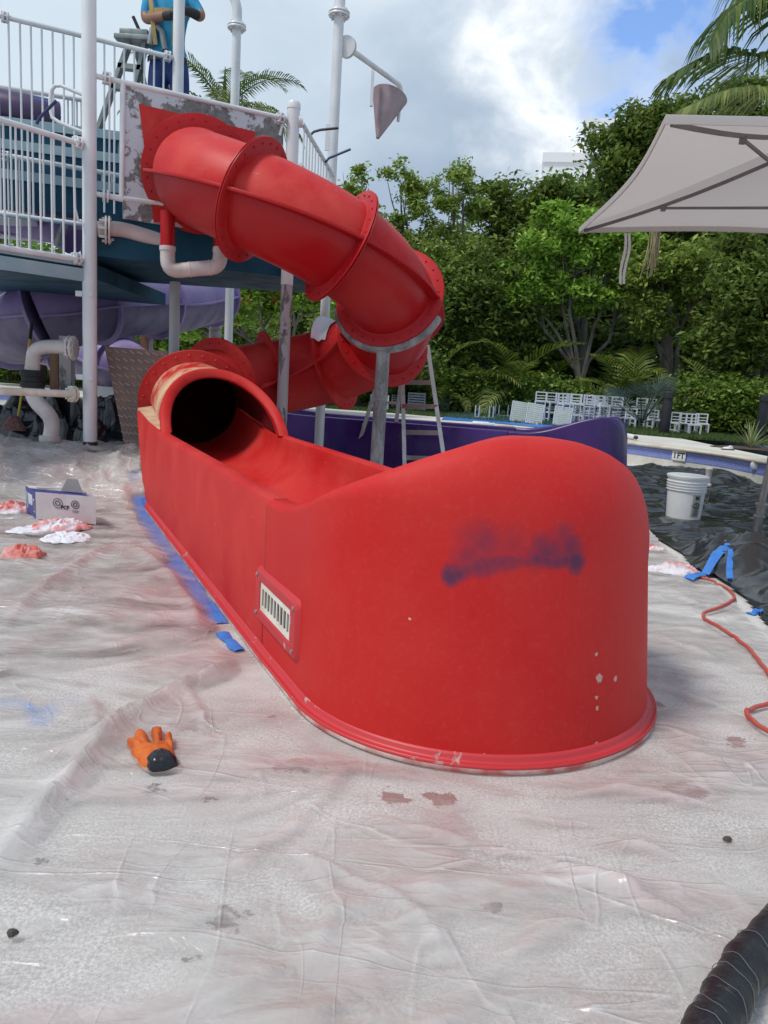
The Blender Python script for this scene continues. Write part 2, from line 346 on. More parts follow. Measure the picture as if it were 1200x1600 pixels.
col = t.mix(t.ramp(t.noise(2.0, 8, 0.65, 0.6), [(0.36, 0.0), (0.66, 1.0)]), (0.52, 0.465, 0.435), (0.70, 0.685, 0.655))
col = t.mix(t.math('MULTIPLY', t.ramp(t.noise(150, 3, 0.7), [(0.66, 0.0), (0.72, 1.0)]), t.math('MULTIPLY', t.ramp(t.noise(2.1, 6, 0.65, off=(5, 5, 0)), [(0.46, 0.0), (0.66, 1.0)]), 0.75)), col, (0.16, 0.14, 0.13))
col = t.mix(t.math('MULTIPLY', t.ramp(t.noise(1.5, 7, 0.65, off=(11, 3, 0)), [(0.52, 0.0), (0.70, 1.0)]), 0.5), col, (0.44, 0.38, 0.33))
col = t.mix(t.math('MULTIPLY', t.ramp(t.noise(1.1, 6, 0.6, 0.8, off=(9, 4, 0)), [(0.46, 0.0), (0.62, 1.0)]), 0.55), col, (0.52, 0.40, 0.385))
col = t.mix(t.math('MULTIPLY', cre, 0.4, True), col, (0.84, 0.83, 0.81))
col = t.mix(t.math('MULTIPLY', pk, 0.60), col, (0.52, 0.29, 0.28))
bl = t.math('ADD', t.attr('bluetape'), t.math('MULTIPLY', t.math('SUBTRACT', t.noise(9, 6, 0.6), 0.5), 1.5))
col = t.mix(t.math('MULTIPLY', t.ramp(bl, [(0.25, 0.0), (0.85, 1.0)]), 0.70), col, (0.14, 0.34, 0.75))
t.set(col=col, rough=t.math('ADD', 0.14, t.math('MULTIPLY', wn1, 0.22)), spec=0.7)
bp = t.n('ShaderNodeBump'); bp.inputs['Strength'].default_value = 0.60; bp.inputs['Distance'].default_value = 0.010
t.l(t.math('ADD', t.math('MULTIPLY', cre, 0.8), t.math('ADD', t.math('MULTIPLY', t.noise(6, 4, 0.5, 0.8, sc=(1, 1.8, 1)), 2.6), t.math('MULTIPLY', t.noise(30, 4, 0.6, 1.0), 0.10))), bp.inputs['Height']); t.l(bp.outputs[0], t.b.inputs['Normal'])
tr = t.n('ShaderNodeBsdfTransparent'); mx = t.n('ShaderNodeMixShader'); t.l(fac, mx.inputs[0]); t.l(tr.outputs[0], mx.inputs[1]); t.l(t.b.outputs[0], mx.inputs[2])
t.l(mx.outputs[0], t.out.inputs[0]); M['film'] = t.m

O_ = np.array([-1.934, 5.929]); d_ = np.array([.4226, -.9063]); n_ = np.array([.9063, .4226])
def flume_ab(X, Y): qx, qy = X-O_[0], Y-O_[1]; return qx*d_[0]+qy*d_[1], qx*n_[0]+qy*n_[1]
def flume_d(X, Y):                     # distance outside the slide's run-out
    a, b = flume_ab(X, Y); rect = np.maximum(np.maximum(-a, a-3.88), np.abs(b-.62)-.64); circ = np.hypot(a-3.88, b-.62)-.64
    return np.minimum(rect, circ)
def ridge(X, Y, pts, h, w):
    P = gpl(pts); P = [tuple(q) for q in smooth_curve(P, 5)] if len(P) > 2 else P
    q = seg_dist(X, Y, P); e = seg_dist(X, Y, [P[0], (P[0][0]+1e-4, P[0][1])]); f_ = seg_dist(X, Y, [P[-1], (P[-1][0]+1e-4, P[-1][1])])
    return h*(0.55*np.exp(-(q/w)**2)+0.45*np.exp(-q/(0.45*w)))*(0.25+0.75*sstep(np.minimum(e, f_)/0.25))
def film(name, xs, ys, poly, base, folds, amp=1.0, seed=0.0):
    X, Y = np.meshgrid(xs, ys); w = fbm(X*1.1+seed, Y*1.1, 3)*0.6
    def rid(f, ang, st, o=3):
        c_, s_ = math.cos(ang), math.sin(ang); a = (X*c_+Y*s_)*f; b = (-X*s_+Y*c_)*f*st
        return (1-np.abs(fbm(a+w*2+seed*3, b+w, o)))
    z = 0.017*sstep((rid(0.5, 0.5, 2.2)-0.66)*3.0)+0.010*sstep((rid(0.8, -0.7, 2.0)-0.74)*3.4)+0.007*np.maximum(0, rid(1.6, 0.25, 3.0)-0.80)/0.2+0.003*np.maximum(0, rid(4.5, -0.1, 2.5, 2)-0.72)/0.28
    z = z*(0.75+0.5*fbm(X*0.7, Y*0.7+seed, 2))
    far = sstep((Y-3.2)/3.0); z = z+far*(0.010*np.maximum(0, rid(2.4, 0.15, 4.2)-0.72)/0.28+0.006*np.maximum(0, rid(6, 0.05, 3.5, 2)-0.7)/0.3)
    for pts, h, w_ in folds: z = z+ridge(X, Y, pts, h*(1.5 if h < 0.016 else 1.1), w_*1.1)*(0.8+0.5*pnoise(X*3, Y*3))
    z = z*amp; crumple = sstep((Y-5.6)/0.6)*sstep((-1.0-X)/0.4)
    z = z+crumple*(0.018*np.abs(fbm(X*3.2+w, Y*4.5, 3))+0.045*np.maximum(0, 1-np.abs(fbm(X*2.2+4, Y*3.1, 3))*2.2)**2)
    fd = flume_d(X, Y); z = z*sstep((fd+0.0)/0.10); lift = np.clip(z/0.022, 0, 1)
    pinkv = np.exp(-np.maximum(fd, 0)/0.40)*sstep((flume_ab(X, Y)[0]-1.0)/1.8)*0.8+0.22*np.exp(-np.maximum(fd, 0)/1.1)+0.10
    for pts, h, w_ in [([(0, 993), (100, 904), (178, 861), (231, 879)], 0.5, 0.06), ([(660, 1330), (900, 1410)], 0.25, 0.12)]:
        pinkv = pinkv+ridge(X, Y, pts, h, w_)
    bt = ridge(X, Y, [(-20, 1098), (40, 1108), (62, 1132), (85, 1108), (118, 1085)], 1.25, 0.045)
    Z = ground_z(X, Y)+base+z
    o = link(name, grid_mesh(name, xs, ys, Z, M['film'], {'lift': lift, 'pink': pinkv, 'bluetape': bt}, in_poly(X, Y, poly) & (fd > -0.05)))
    return o
ys = [0.72]
while ys[-1] < 7.4: ys.append(ys[-1]+max(0.009, 0.0052*ys[-1]))
ys = np.array(ys); xs = np.arange(-4.2, 3.0, 0.0135)
folds = [([(-60, 1400), (0, 1345), (100, 1240), (180, 1150), (260, 1095), (340, 1060), (392, 1035)], 0.055, 0.036),
         ([(560, 1280), (700, 1312), (860, 1360), (960, 1385), (1050, 1440), (1150, 1475)], 0.020, 0.024),
         ([(850, 1262), (960, 1240), (1080, 1262), (1200, 1280)], 0.014, 0.025),
         ([(0, 993), (100, 904), (178, 861), (231, 879), (296, 950), (306, 1010)], 0.020, 0.035),
         ([(440, 1580), (520, 1430), (480, 1350), (350, 1360)], 0.013, 0.03), ([(560, 1090+90), (470, 1290), (300, 1400)], 0.010, 0.03),
         ([(0, 1215), (90, 1182), (150, 1165), (215, 1120)], 0.012, 0.02), ([(160, 1292), (300, 1290), (420, 1268), (560, 1200)], 0.012, 0.018), ([(100, 1580), (200, 1505), (330, 1478), (420, 1470)], 0.012, 0.02),
         ([(430, 1320), (520, 1368), (640, 1430), (740, 1560)], 0.013, 0.02), ([(880, 1345), (1000, 1330), (1100, 1368), (1200, 1380)], 0.012, 0.018), ([(1060, 1400), (1120, 1470), (1150, 1540)], 0.012, 0.02), ([(830, 1530), (900, 1560), (980, 1640)], 0.010, 0.02),
         ([(700, 1262), (860, 1290), (1000, 1300)], 0.010, 0.02), ([(1035, 1000), (1100, 1030), (1190, 1062)], 0.014, 0.02), ([(1020, 1075), (1100, 1100), (1200, 1135)], 0.014, 0.02), ([(232, 1045), (300, 1095), (325, 1170)], 0.010, 0.02), ([(100, 1062), (150, 1118), (120, 1195)], 0.014, 0.022),
         ([(400, 1062), (470, 1150), (600, 1215)], 0.008, 0.018), ([(540, 1440), (620, 1400), (760, 1395)], 0.010, 0.02), ([(20, 1420), (160, 1400), (280, 1350)], 0.010, 0.02), ([(920, 1500), (1010, 1470), (1080, 1500)], 0.010, 0.018),
         ([(1010, 1150), (1090, 1190), (1200, 1200)], 0.012, 0.03), ([(700, 1600), (830, 1480), (1000, 1420)], 0.010, 0.03)]
edge = gpl([(1016, 835), (1062, 880), (1120, 915), (1200, 1000), (1420, 1150)])
poly = [(-4.15, 0.73), (2.95, 0.73), edge[-1], edge[-2], edge[-3], edge[-4], edge[0], (0.9, 5.9), (-1.3, 6.6), (-1.55, 7.1), (-2.2, 7.12), (-2.9, 6.98), (-4.15, 7.15)]
fl = film('plastic_sheet', xs, ys, poly, 0.006, folds)
tag(fl, 'wide clear plastic drop sheet with pink overspray covering the floor around the red slide', 'plastic sheet')
# second sheet lapping over it on the left
lap = gpl([(-400, 1105), (0, 1066), (110, 1050), (200, 1036), (262, 1026), (318, 1012), (345, 990), (322, 935), (285, 870), (240, 800), (214, 770)])
xs2 = np.arange(-4.1, -0.55, 0.014); ys2 = ys[(ys > 2.2) & (ys < 6.6)]
fl2 = film('plastic_sheet', xs2, ys2, lap+[(-2.0, 6.45), (-4.05, 6.4)], 0.024, folds[3:4], 1.15, 5.2)
tag(fl2, 'second clear plastic sheet lapping over the first, under the cardboard box at the left', 'plastic sheet')

# ---- pool edge, deck and lawn
cop = [(-420, 583), (-200, 599), (0, 613.5), (75, 618.5), (300, 633), (540, 652), (800, 675), (900, 684), (972, 693), (1063, 705), (1130, 714), (1187, 724), (1300, 744), (1500, 790)]
CP = [gz(u, v, 0.30)[:2] for u, v in cop]
CP = smooth_curve(CP)
M['coping'] = pm('cast_stone_coping', (0.62, 0.57, 0.47), (0.5, 0.45, 0.37), 3, 0.7, 0.2)
M['deck'] = pm('pale_stone_deck', (0.66, 0.63, 0.57), (0.55, 0.52, 0.46), 2, 0.75, 0.2)
M['plaster'] = pm('pool_plaster', (0.62, 0.60, 0.54), (0.50, 0.50, 0.44), 2.5, 0.7, 0.2)
t = MT('blue_mosaic'); br = t.n('ShaderNodeTexBrick'); br.offset = 0
uvn = t.n('ShaderNodeUVMap', uv_map='uv'); t.l(uvn.outputs[0], br.inputs['Vector'])
for k_, v_ in (('Scale', 1.0), ('Mortar Size', 0.003), ('Brick Width', 0.025), ('Row Height', 0.025), ('Mortar Smooth', 0.1), ('Bias', 0.0)): br.inputs[k_].default_value = v_
br.inputs['Color1'].default_value = (0.07, 0.11, 0.42, 1); br.inputs['Color2'].default_value = (0.14, 0.20, 0.56, 1); br.inputs['Mortar'].default_value = (0.30, 0.33, 0.55, 1)
t.set(col=br.outputs['Color'], rough=0.25); M['mosaic'] = t.m
def wall_strip(z0, z1, off=0.0):
    b = MB(); nrm = []
    P = CP
    for i in range(len(P)):
        tv = P[min(i+1, len(P)-1)]-P[max(i-1, 0)]; tv = tv/np.linalg.norm(tv); nrm.append(np.array([-tv[1], tv[0]])*1.0)
    Q = [P[i]-nrm[i]*off for i in range(len(P))]
    b.grid([[(q[0], q[1], z) for q in Q] for z in (z1, z0)]); return b, Q
b, Q = wall_strip(-0.1, 0.155); pw = tag(b.build('pool_wall', M['plaster']), 'low white plaster wall of the drained wading pool under its blue tile band', 'pool wall')
b, Q = wall_strip(0.155, 0.30, 0.006); tb = b.build('tile_band', M['mosaic'], pw)
uv = tb.data.uv_layers.new(name='uv'); s_ = np.concatenate([[0], np.cumsum(np.linalg.norm(np.diff(np.array(Q), axis=0), axis=1))])
for lp in tb.data.loops: i = lp.vertex_index; uv.data[lp.index].uv = (s_[i % len(Q)], tb.data.vertices[i].co.z)
prof = [(-0.05, 0.305), (-0.065, 0.318), (-0.068, 0.335), (-0.055, 0.348), (-0.03, 0.353), (0.28, 0.353)]
G = []
for off, z in prof:
    bb, q = wall_strip(z, z+0.01, -off); G.append([(p[0], p[1], z) for p in q])
b = MB(); b.grid([r_[::1] for r_ in G]); b.build('coping', M['coping'], pw)
# deck ring behind the coping
ring = wall_strip(0, 1, -0.27)[1]
b = MB(); b.grid([[(p[0], p[1], 0.349) for p in ring], [(p[0]*1.0, max(p[1]+14, 30), 0.349) for p in ring], [(p[0]*6, 140, 0.349) for p in ring]])
# (side skirts keep the slab solid where it leaves the frame)
dk = b.build('pool_deck', M['deck']); dk['kind'] = 'structure'
gb = [(-420, 560), (-200, 580), (0, 597), (75, 601.5), (300, 619), (505, 637), (570, 641.5), (640, 647), (780, 659), (915, 669), (967, 675.5), (1060, 684), (1100, 687), (1149, 690), (1260, 704), (1500, 740)]
GB = smooth_curve([gz(u, v, 0.36)[:2] for u, v in gb], 4)
M['turf'] = pm('turf', (0.045, 0.075, 0.015), (0.03, 0.055, 0.012), 6, 0.9, 0.6, 60)
rows = []
for k_ in np.linspace(0, 1, 14): rows.append([(p[0]*(1+k_*1.2), p[1]+k_*(46-p[1]), 0.356) for p in GB])
b = MB(); b.grid(rows); lw = b.build('lawn', M['turf']); lw['kind'] = 'structure'
# grass blades along the visible strip
n = 42000; i = rng.integers(0, len(GB)-1, n); f = rng.random(n)[:, None]; P0 = GB[i]*(1-f)+GB[i+1]*f
P0 = P0+np.stack([P0[:, 0]*0.03, np.ones(n)], -1)*(rng.random(n)[:, None]**1.3*3.2)
h = 0.035+0.035*rng.random(n); a = rng.random(n)*2*PI; wv = np.stack([np.cos(a), np.sin(a)], -1)*0.007
le = rng.normal(0, 0.012, (n, 2)); V = np.zeros((n, 4, 3)); V[:, 0, :2] = P0-wv; V[:, 1, :2] = P0+wv; V[:, 2, :2] = P0+le+wv*0.3; V[:, 3, :2] = P0+le-wv*0.3
V[:, :2, 2] = 0.352; V[:, 2:, 2] = 0.356+h[:, None]
M['blade'] = pm('grass_blade', (0.07, 0.12, 0.02), (0.05, 0.09, 0.02), 8, 0.7)
g = link('grass', raw_mesh('grass', V.reshape(-1, 3), np.arange(n*4).reshape(-1, 4), M['blade'])); g['kind'] = 'stuff'; g['label'] = 'short green grass on the lawn behind the pool deck'; g['category'] = 'grass'

# ---- depth marker on the tile band
def text_mesh(body, size, mat, name='lettering', depth=0.001, bold=0.0):
    cu = bpy.data.curves.new(name, 'FONT'); cu.body = body; cu.size = size; cu.extrude = depth; cu.align_x = 'CENTER'; cu.align_y = 'CENTER'; cu.offset = bold
    o = bpy.data.objects.new(name, cu); C.objects.link(o); dg = bpy.context.evaluated_depsgraph_get()
    me = bpy.data.meshes.new_from_object(o.evaluated_get(dg)); bpy.data.objects.remove(o); me.materials.clear(); me.materials.append(mat); me.name = name
    return link(name, me)
M['marker'] = pm('marker_tile', (0.82, 0.82, 0.80), None, 5, 0.3); M['ink'] = pm('black_ink', (0.015, 0.015, 0.018), None, 5, 0.5)
p = at(1076, 714, 11.2); k_ = np.argmin(np.linalg.norm(np.array(Q)-gz(1076, 705.8, 0.30)[:2], axis=1)); q = np.array(Q)
tv = q[k_+1]-q[k_-1]; ang = math.atan2(tv[1], tv[0]); pos = q[k_]
mk = thing('depth_marker', 'white tile reading 1 FT set in the blue tile band', 'depth marker', (pos[0], pos[1], 0.229), rz=ang)
MB().box((0, -0.012, 0), (0.24, 0.012, 0.145)).build('tile', M['marker'], mk, bevel=0.002)
for body, x_, sz in (('1', -0.07, 0.125), ('FT', 0.038, 0.125)):
    tx = text_mesh(body, sz, M['ink'], bold=0.003); tx.parent = mk; tx.location = (x_, -0.0195, 0); tx.rotation_euler = (PI/2, 0, 0)

# ---- black plastic on the right
bp_ = gpl([(985, 735), (1060, 735), (1200, 742)]); 
bpoly = [tuple(gz(955, 722)[:2]), tuple(gz(1110, 736)[:2]), tuple(gz(1190, 746)[:2]), tuple(gz(1420, 800)[:2]), tuple(gz(1500, 1130)[:2]), tuple(gz(1205, 992)[:2]), tuple(gz(1160, 938)[:2]), tuple(gz(1120, 908)[:2]), tuple(gz(1080, 893)[:2]), tuple(gz(1062, 866)[:2]), tuple(gz(1016, 838)[:2]), tuple(gz(930, 800)[:2])]
xs = np.arange(1.2, 7.2, 0.022); ys_ = np.arange(3.2, 11.6, 0.022); X, Y = np.meshgrid(xs, ys_); w = fbm(X*0.8, Y*0.8, 3)
z = 0.06*np.maximum(0, 1-np.abs(fbm(X*0.7+w, Y*1.5+w, 2))*2.2)**2+0.028*np.maximum(0, 1-np.abs(fbm(X*0.9+3+w, Y*2.6+w*2, 2))*2.4)**2
dw = seg_dist(X, Y, [tuple(p) for p in CP]); z = z+(0.15*np.exp(-((dw-0.42)/0.22)**2)*np.clip(0.30+fbm(X*1.1+2, Y*1.1, 2)*1.8, 0, 1))
heap = seg_dist(X, Y, gpl([(1085, 895), (1140, 880), (1230, 930)])); z = z+0.13*np.exp(-(heap/0.28)**2)*(0.55+0.8*np.abs(fbm(X*1.8, Y*1.8, 2)))
flat_ = np.ones_like(z)
for (fu, fv, fr) in ((1068, 808, 0.36), (1105, 757, 0.25), (1182, 832, 0.2)): g_ = gz(fu, fv, 0.02); flat_ *= 1-0.92*np.exp(-(np.hypot(X-g_[0], Y-g_[1])/fr)**4)
z = z*flat_
rough_ = np.exp(-(heap/0.6)**2); z = z+rough_*0.08*np.maximum(0, 1-np.abs(fbm(X*2.2, Y*1.7, 2))*2.0)**2
t = MT('black_polythene'); t.set(col=t.mix(t.noise(6, 5), (0.012, 0.012, 0.014), (0.028, 0.028, 0.031)), rough=t.math('ADD', t.math('MULTIPLY', t.noise(4, 5), 0.22), 0.10), spec=0.7)
q = t.math('ABSOLUTE', t.math('SUBTRACT', t.noise(2.6, 1.5, 0.5, 1.4), 0.5)); q2 = t.math('ABSOLUTE', t.math('SUBTRACT', t.noise(6, 2, 0.5, 1.2), 0.5)); t.bump(t.math('ADD', t.math('MULTIPLY', q, -3.0), t.math('MULTIPLY', q2, -0.5)), 0.16, 0.05); M['polythene'] = t.m
ed_ = seg_dist(X, Y, bpoly[3:]+bpoly[:1]); z = z*(0.12+0.88*sstep(ed_/0.22))
o = link('black_plastic_sheet', grid_mesh('black_plastic_sheet', xs, ys_, 0.010+z, M['polythene'], None, in_poly(X, Y, bpoly)))
bsheet = o
from mathutils.bvhtree import BVHTree
def bvh_of(ob): return BVHTree.FromPolygons([v_.co for v_ in ob.data.vertices], [tuple(p_.vertices) for p_ in ob.data.polygons])
SURF = [bvh_of(q) for q in (fl, fl2, bsheet)]
def top_z(x, y):                       # height of the topmost sheet lying at (x, y)
    best = float(ground_z(np.array(x), np.array(y)))
    for q in SURF:
        h_ = q.ray_cast(Vector((x, y, 2)), Vector((0, 0, -1)))[0]
        if h_ is not None: best = max(best, h_.z)
    return best
def gtop(u, v):                        # where the sight line meets the sheets on the floor
    z_ = 0.02
    for _ in range(4): p = gz(u, v, z_); z_ = top_z(p[0], p[1])
    return gz(u, v, z_)
tag(o, 'crumpled black plastic sheeting spread on the pool floor under the white bucket', 'plastic sheet')
# ------------------------------------------------------------------ open run-out of a slide (also used for the purple one)
def runout(root, O, d, n, sections, mats, a_end=3.88, wall=0.625, capk=1.0, seam=3.41, r0=0.58, cb=0.625, rise0=0.0, fw=0.78, fpk=1.22):
    O = Vector((O[0], O[1], 0)); d = Vector((d[0], d[1], 0)).normalized(); n = Vector((n[0], n[1], 0)).normalized()
    Wp = lambda a, b, z: O+d*a+n*b+Vector((0, 0, z))
    flip = d.cross(n).z < 0
    # channel, cross-section lofted along its length
    def floor(a): return 0.40-0.27*float(sstep((a+0.6)/3.6))
    def sect(a, h):
        fz = floor(a); q = [(0.055, 0.0), (0.062, h-0.03), (0.07, h-0.008), (0.085, h), (0.135, h), (0.152, h-0.01), (0.16, h-0.035)]
        q2 = []
        for k in range(13):
            an = PI+PI*k/12; cx, rx = 0.557, 0.397; rz = min(0.36, h-0.06-fz+0.0); q2.append((cx+rx*math.cos(an), fz+rz+rz*math.sin(an)))
        r_ = [(0.955, h-0.035), (0.962, h-0.01), (0.98, h), (1.03, h), (1.045, h-0.008), (1.052, h-0.03), (1.06, 0.0)]
        return q+q2+r_
    A = np.linspace(-0.62, seam-0.004, 34); G = []
    for a in A:
        h = wall+0.095*float(sstep((0.75-a)/1.4)); sl = max(0.0, (0.1-a))/0.72
        G.append([Wp(a+sl*0.55*(1-z/0.72) if z < 0.72 else a, b, z) for b, z in sect(a, h)])
    b = MB(); b.grid(G); k_ = len(G[0])
    ch = b.build('channel', mats[0], root, angle=40, fix=False)
    # end section: walls sweep round and roll over into a high hooded stop
    nphi = 60; st = []; S_end = (a_end-seam)+r0*fpk
    def rim_h(s_): return wall+capk*0.33*float(sstep((s_-rise0)/(S_end-rise0)))**1.2
    for s_ in np.linspace(0, 1, 13)[:-1]: st.append((seam+0.004+(a_end-seam-0.004)*s_, 0.055+(cb-r0-0.055)*float(sstep(s_)), 0.0, -1.0, -1))
    for f in np.linspace(0, PI, nphi): st.append((a_end+r0*(0.97+0.03*math.cos(f))*math.sin(f), cb-r0*math.cos(f), f, 0, 1))
    for s_ in np.linspace(0, 1, 11)[1:]: st.append((a_end-(a_end-seam-0.004)*s_, (cb+r0)+(1.06-cb-r0)*float(sstep(s_)), PI, 0, 2))
    G = []; base = []; ns = len(st)
    for i, (a, b_, f, _, ph) in enumerate(st):
        if ph == 1: na, nb = -math.sin(f), math.cos(f)
        elif ph == -1: na, nb = 0.0, 1.0
        else: na, nb = 0.0, -1.0
        # rim height round the end
        if ph == -1: h = rim_h(a-seam)
        elif ph == 1: h = rim_h((a_end-seam)+r0*f)-0.11*capk*float(sstep((f-1.45)/1.3))
        else: s_ = (a_end-a)/(a_end-seam); h = wall+0.20*capk*(1-float(sstep(s_*1.05)))
        g = float(sstep((f-0.1)/1.3)) if ph == 1 else (0 if ph == -1 else 1-float(sstep((a_end-a)/(a_end-seam))))
        rz, rx = 0.03+0.29*g, 0.028+0.115*g; g2 = float(sstep((f-0.2)/1.2)) if ph == 1 else (0.0 if ph == -1 else 1-float(sstep((a_end-a)/(a_end-seam)))); lean = 0.012*g+0.085*g2*(h-rz)
        row = [(lean*q, (h-rz)*q) for q in (0.0, 0.25, 0.5, 0.75, 1.0)]
        for k in range(1, 11): t_ = PI/2*k/10; row.append((lean+rx*(1-math.cos(t_)), h-rz+rz*math.sin(t_)))
        wd = 0.05+0.02*g; row.append((lean+rx+wd, h)); row.append((lean+rx+wd+0.016, h-0.012)); row.append((lean+rx+wd+0.022, h-0.04))
        for k in (0.3, 0.6, 1.0): row.append((lean+rx+wd+0.022+0.01*k, (h-0.04)*(1-k)+0.16*k))
        G.append([Wp(a+na*x, b_+nb*x, z) for x, z in row])
    b = MB(); b.grid(G); cap = None
    ins = [r_[-1] for r_ in G]; c0 = len(b.v); b.add([Wp(a_end-0.1, cb, 0.13)], []); idx0 = len(G[0])-1; kk = len(G[0])
    for i in range(len(G)-1): b.f.append((i*kk+idx0, (i+1)*kk+idx0, c0)); b.mi.append(0)
    b.f.append(((len(G)-1)*kk+idx0, idx0, c0)); b.mi.append(0)
    cap = b.build('end_hood', mats[1], root, angle=50)
    # base flange with its rolled bead and worn pale edge
    out_ = []
    for a in np.linspace(0.02, seam, 30)[:-1]: out_.append((a, 0.055, 0, -1))
    for (a, b_, f, _, ph) in st:
        if ph == 1: out_.append((a, b_, math.sin(f), -math.cos(f)))
        else: out_.append((a, b_, 0, -1 if ph == -1 else 1))
    for a in np.linspace(seam, 0.02, 30)[1:]: out_.append((a, 1.06, 0, 1))
    P1 = [(-0.03, 0.066), (0.000, 0.062), (0.010, 0.055), (0.016, 0.043), (0.024, 0.038), (0.050, 0.034), (0.060, 0.038), (0.068, 0.034), (0.069, 0.022)]
    P2 = [(0.0695, 0.021), (0.071, 0.018), (0.071, 0.009), (0.066, 0.006), (0.0, 0.006)]
    for nm, P, mt in (('base_flange', P1, mats[2]), ('flange_edge', P2, mats[3])):
        b = MB(); b.grid([[Wp(a+na*x*fw, b_+nb*x*fw, z*(0.8 if z > 0.022 else 1)) for x, z in P] for a, b_, na, nb in out_]); b.build(nm, mt, root, angle=60)
    return Wp, ch, cap

# ------------------------------------------------------------------ red spiral tube slide
slide = thing('tube_slide', 'big red spiral tube slide with open run-out ending in a rounded hood', 'water slide', (0, 0, 0))
M['flange_red'] = peeled('worn_red_flange', (0.52, 0.03, 0.035), (0.62, 0.45, 0.42), 0.36, 0.40, 6, (1, 1, 1), 0.45)
M['edge'] = pm('bare_laminate_edge', (0.62, 0.5, 0.45), (0.5, 0.12, 0.1), 9, 0.7)
Wp, channel, hood = runout(slide, O_, d_, n_, None, (M['red_chalk'], M['red_chalk'], M['flange_red'], M['edge']), a_end=3.885, r0=0.65, cb=0.71, fw=0.45)

# end hood material: purple spray smudges, filler chips
t = MT('red_gelcoat_hood'); f = t.ramp(t.noise(2.1, 8, 0.6, 0.3), [(0.35, 0.0), (0.68, 1.0)])
c = t.mix(t.math('MULTIPLY', f, 0.38), (0.54, 0.011, 0.011), (0.62, 0.060, 0.046))
c = t.mix(t.math('MULTIPLY', t.ramp(t.noise(55, 6, 0.7), [(0.52, 0.0), (0.72, 1.0)]), 0.10), c, (0.62, 0.17, 0.14))
scr = t.ramp(t.noise(5, 5, 0.6, 1.5, sc=(1, 1, 2.2)), [(0.495, 0.0), (0.50, 1.0), (0.505, 0.0)])
geo = t.n('ShaderNodeNewGeometry')
from mathutils.bvhtree import BVHTree
hb_ = BVHTree.FromPolygons([v_.co for v_ in hood.data.vertices], [tuple(p_.vertices) for p_ in hood.data.polygons])
def blob(u, v, y, r_, soft=0.0):
    hit = hb_.ray_cast(Vector(cam_pos), Vector(ray(u, v)).normalized())[0]; p = hit if hit is not None else at(u, v, y); x = t.n('ShaderNodeVectorMath', operation='DISTANCE'); x.inputs[1].default_value = tuple(p); t.l(geo.outputs['Position'], x.inputs[0])
    return t.math('SUBTRACT', 1.0, t.math('DIVIDE', x.outputs['Value'], r_), True)
sm = None
wv_ = t.n('ShaderNodeVectorMath', operation='ADD'); nz_ = t.n('ShaderNodeTexNoise'); nz_.inputs['Scale'].default_value = 14; nz_.inputs['Detail'].default_value = 5; t.l(geo.outputs['Position'], nz_.inputs['Vector'])
vs_ = t.n('ShaderNodeVectorMath', operation='MULTIPLY_ADD'); vs_.inputs[1].default_value = (0.05, 0.05, 0.05); vs_.inputs[2].default_value = (-0.025, -0.025, -0.025); t.l(nz_.outputs['Color'], vs_.inputs[0]); t.l(geo.outputs['Position'], wv_.inputs[0]); t.l(vs_.outputs[0], wv_.inputs[1])
def smear(u, v, r_, k_):
    hit = hb_.ray_cast(Vector(cam_pos), Vector(ray(u, v)).normalized())[0]; x = t.n('ShaderNodeVectorMath', operation='DISTANCE'); x.inputs[1].default_value = tuple(hit); t.l(wv_.outputs[0], x.inputs[0]); return t.math('MULTIPLY', t.math('SUBTRACT', 1.0, t.math('DIVIDE', x.outputs['Value'], r_), True), k_)
line = [(703+14*i, 899-16*math.sin(min(1, i/8)*PI/2)-(i*0.6), 0.037, 0.9 if i < 2 else 0.6 if i < 6 else 0.5 if i < 10 else 0.8) for i in range(15)]
for u, v, r_, k_ in line+[(703, 900, 0.038, 1.2), (897, 880, 0.042, 1.15), (893, 858, 0.055, 0.62), (858, 862, 0.05, 0.65), (845, 852, 0.05, 0.42), (880, 840, 0.06, 0.36), (735, 870, 0.07, 0.36), (760, 850, 0.08, 0.34), (800, 850, 0.08, 0.24), (835, 868, 0.06, 0.36), (740, 842, 0.07, 0.24)]:
    x = smear(u, v, r_*(1.0 if v > 870 else 1.12), k_); sm = x if sm is None else t.math('MAXIMUM', sm, x)
sm = t.math('MULTIPLY', sm, t.math('ADD', 0.55, t.math('MULTIPLY', t.noise(9, 7, 0.6), 0.9)), True)
c = t.mix(t.ramp(sm, [(0.04, 0.0), (0.30, 0.55), (0.80, 0.95)]), c, (0.095, 0.030, 0.075))
ch_ = None
for u, v, r_ in [(937, 1061, 0.016), (962, 1060, 0.010), (932, 1090, 0.007), (933, 1107, 0.008), (932, 1022, 0.006), (640, 967, 0.006), (930, 1166, 0.012), (640, 1180, 0.010), (760, 1184, 0.010)]:
    x = blob(u, v, 2.10 if u < 1000 else 2.25, r_*(2.0 if v < 1120 else 2.4)); ch_ = x if ch_ is None else t.math('MAXIMUM', ch_, x)
ch_ = t.math('ADD', ch_, t.math('MULTIPLY', t.math('SUBTRACT', t.noise(60, 6, 0.7), 0.5), 1.4))
c = t.mix(t.math('MULTIPLY', t.ramp(ch_, [(0.52, 0.0), (0.58, 1.0)]), 0.8), c, (0.58, 0.44, 0.36))
t.set(col=c, rough=t.math('ADD', t.math('MULTIPLY', f, 0.15), 0.48), spec=0.24)
t.bump(t.math('ADD', t.noise(7, 6, 0.6), t.math('MULTIPLY', scr, -0.12)), 0.10, 0.012); hood.data.materials[0] = t.m
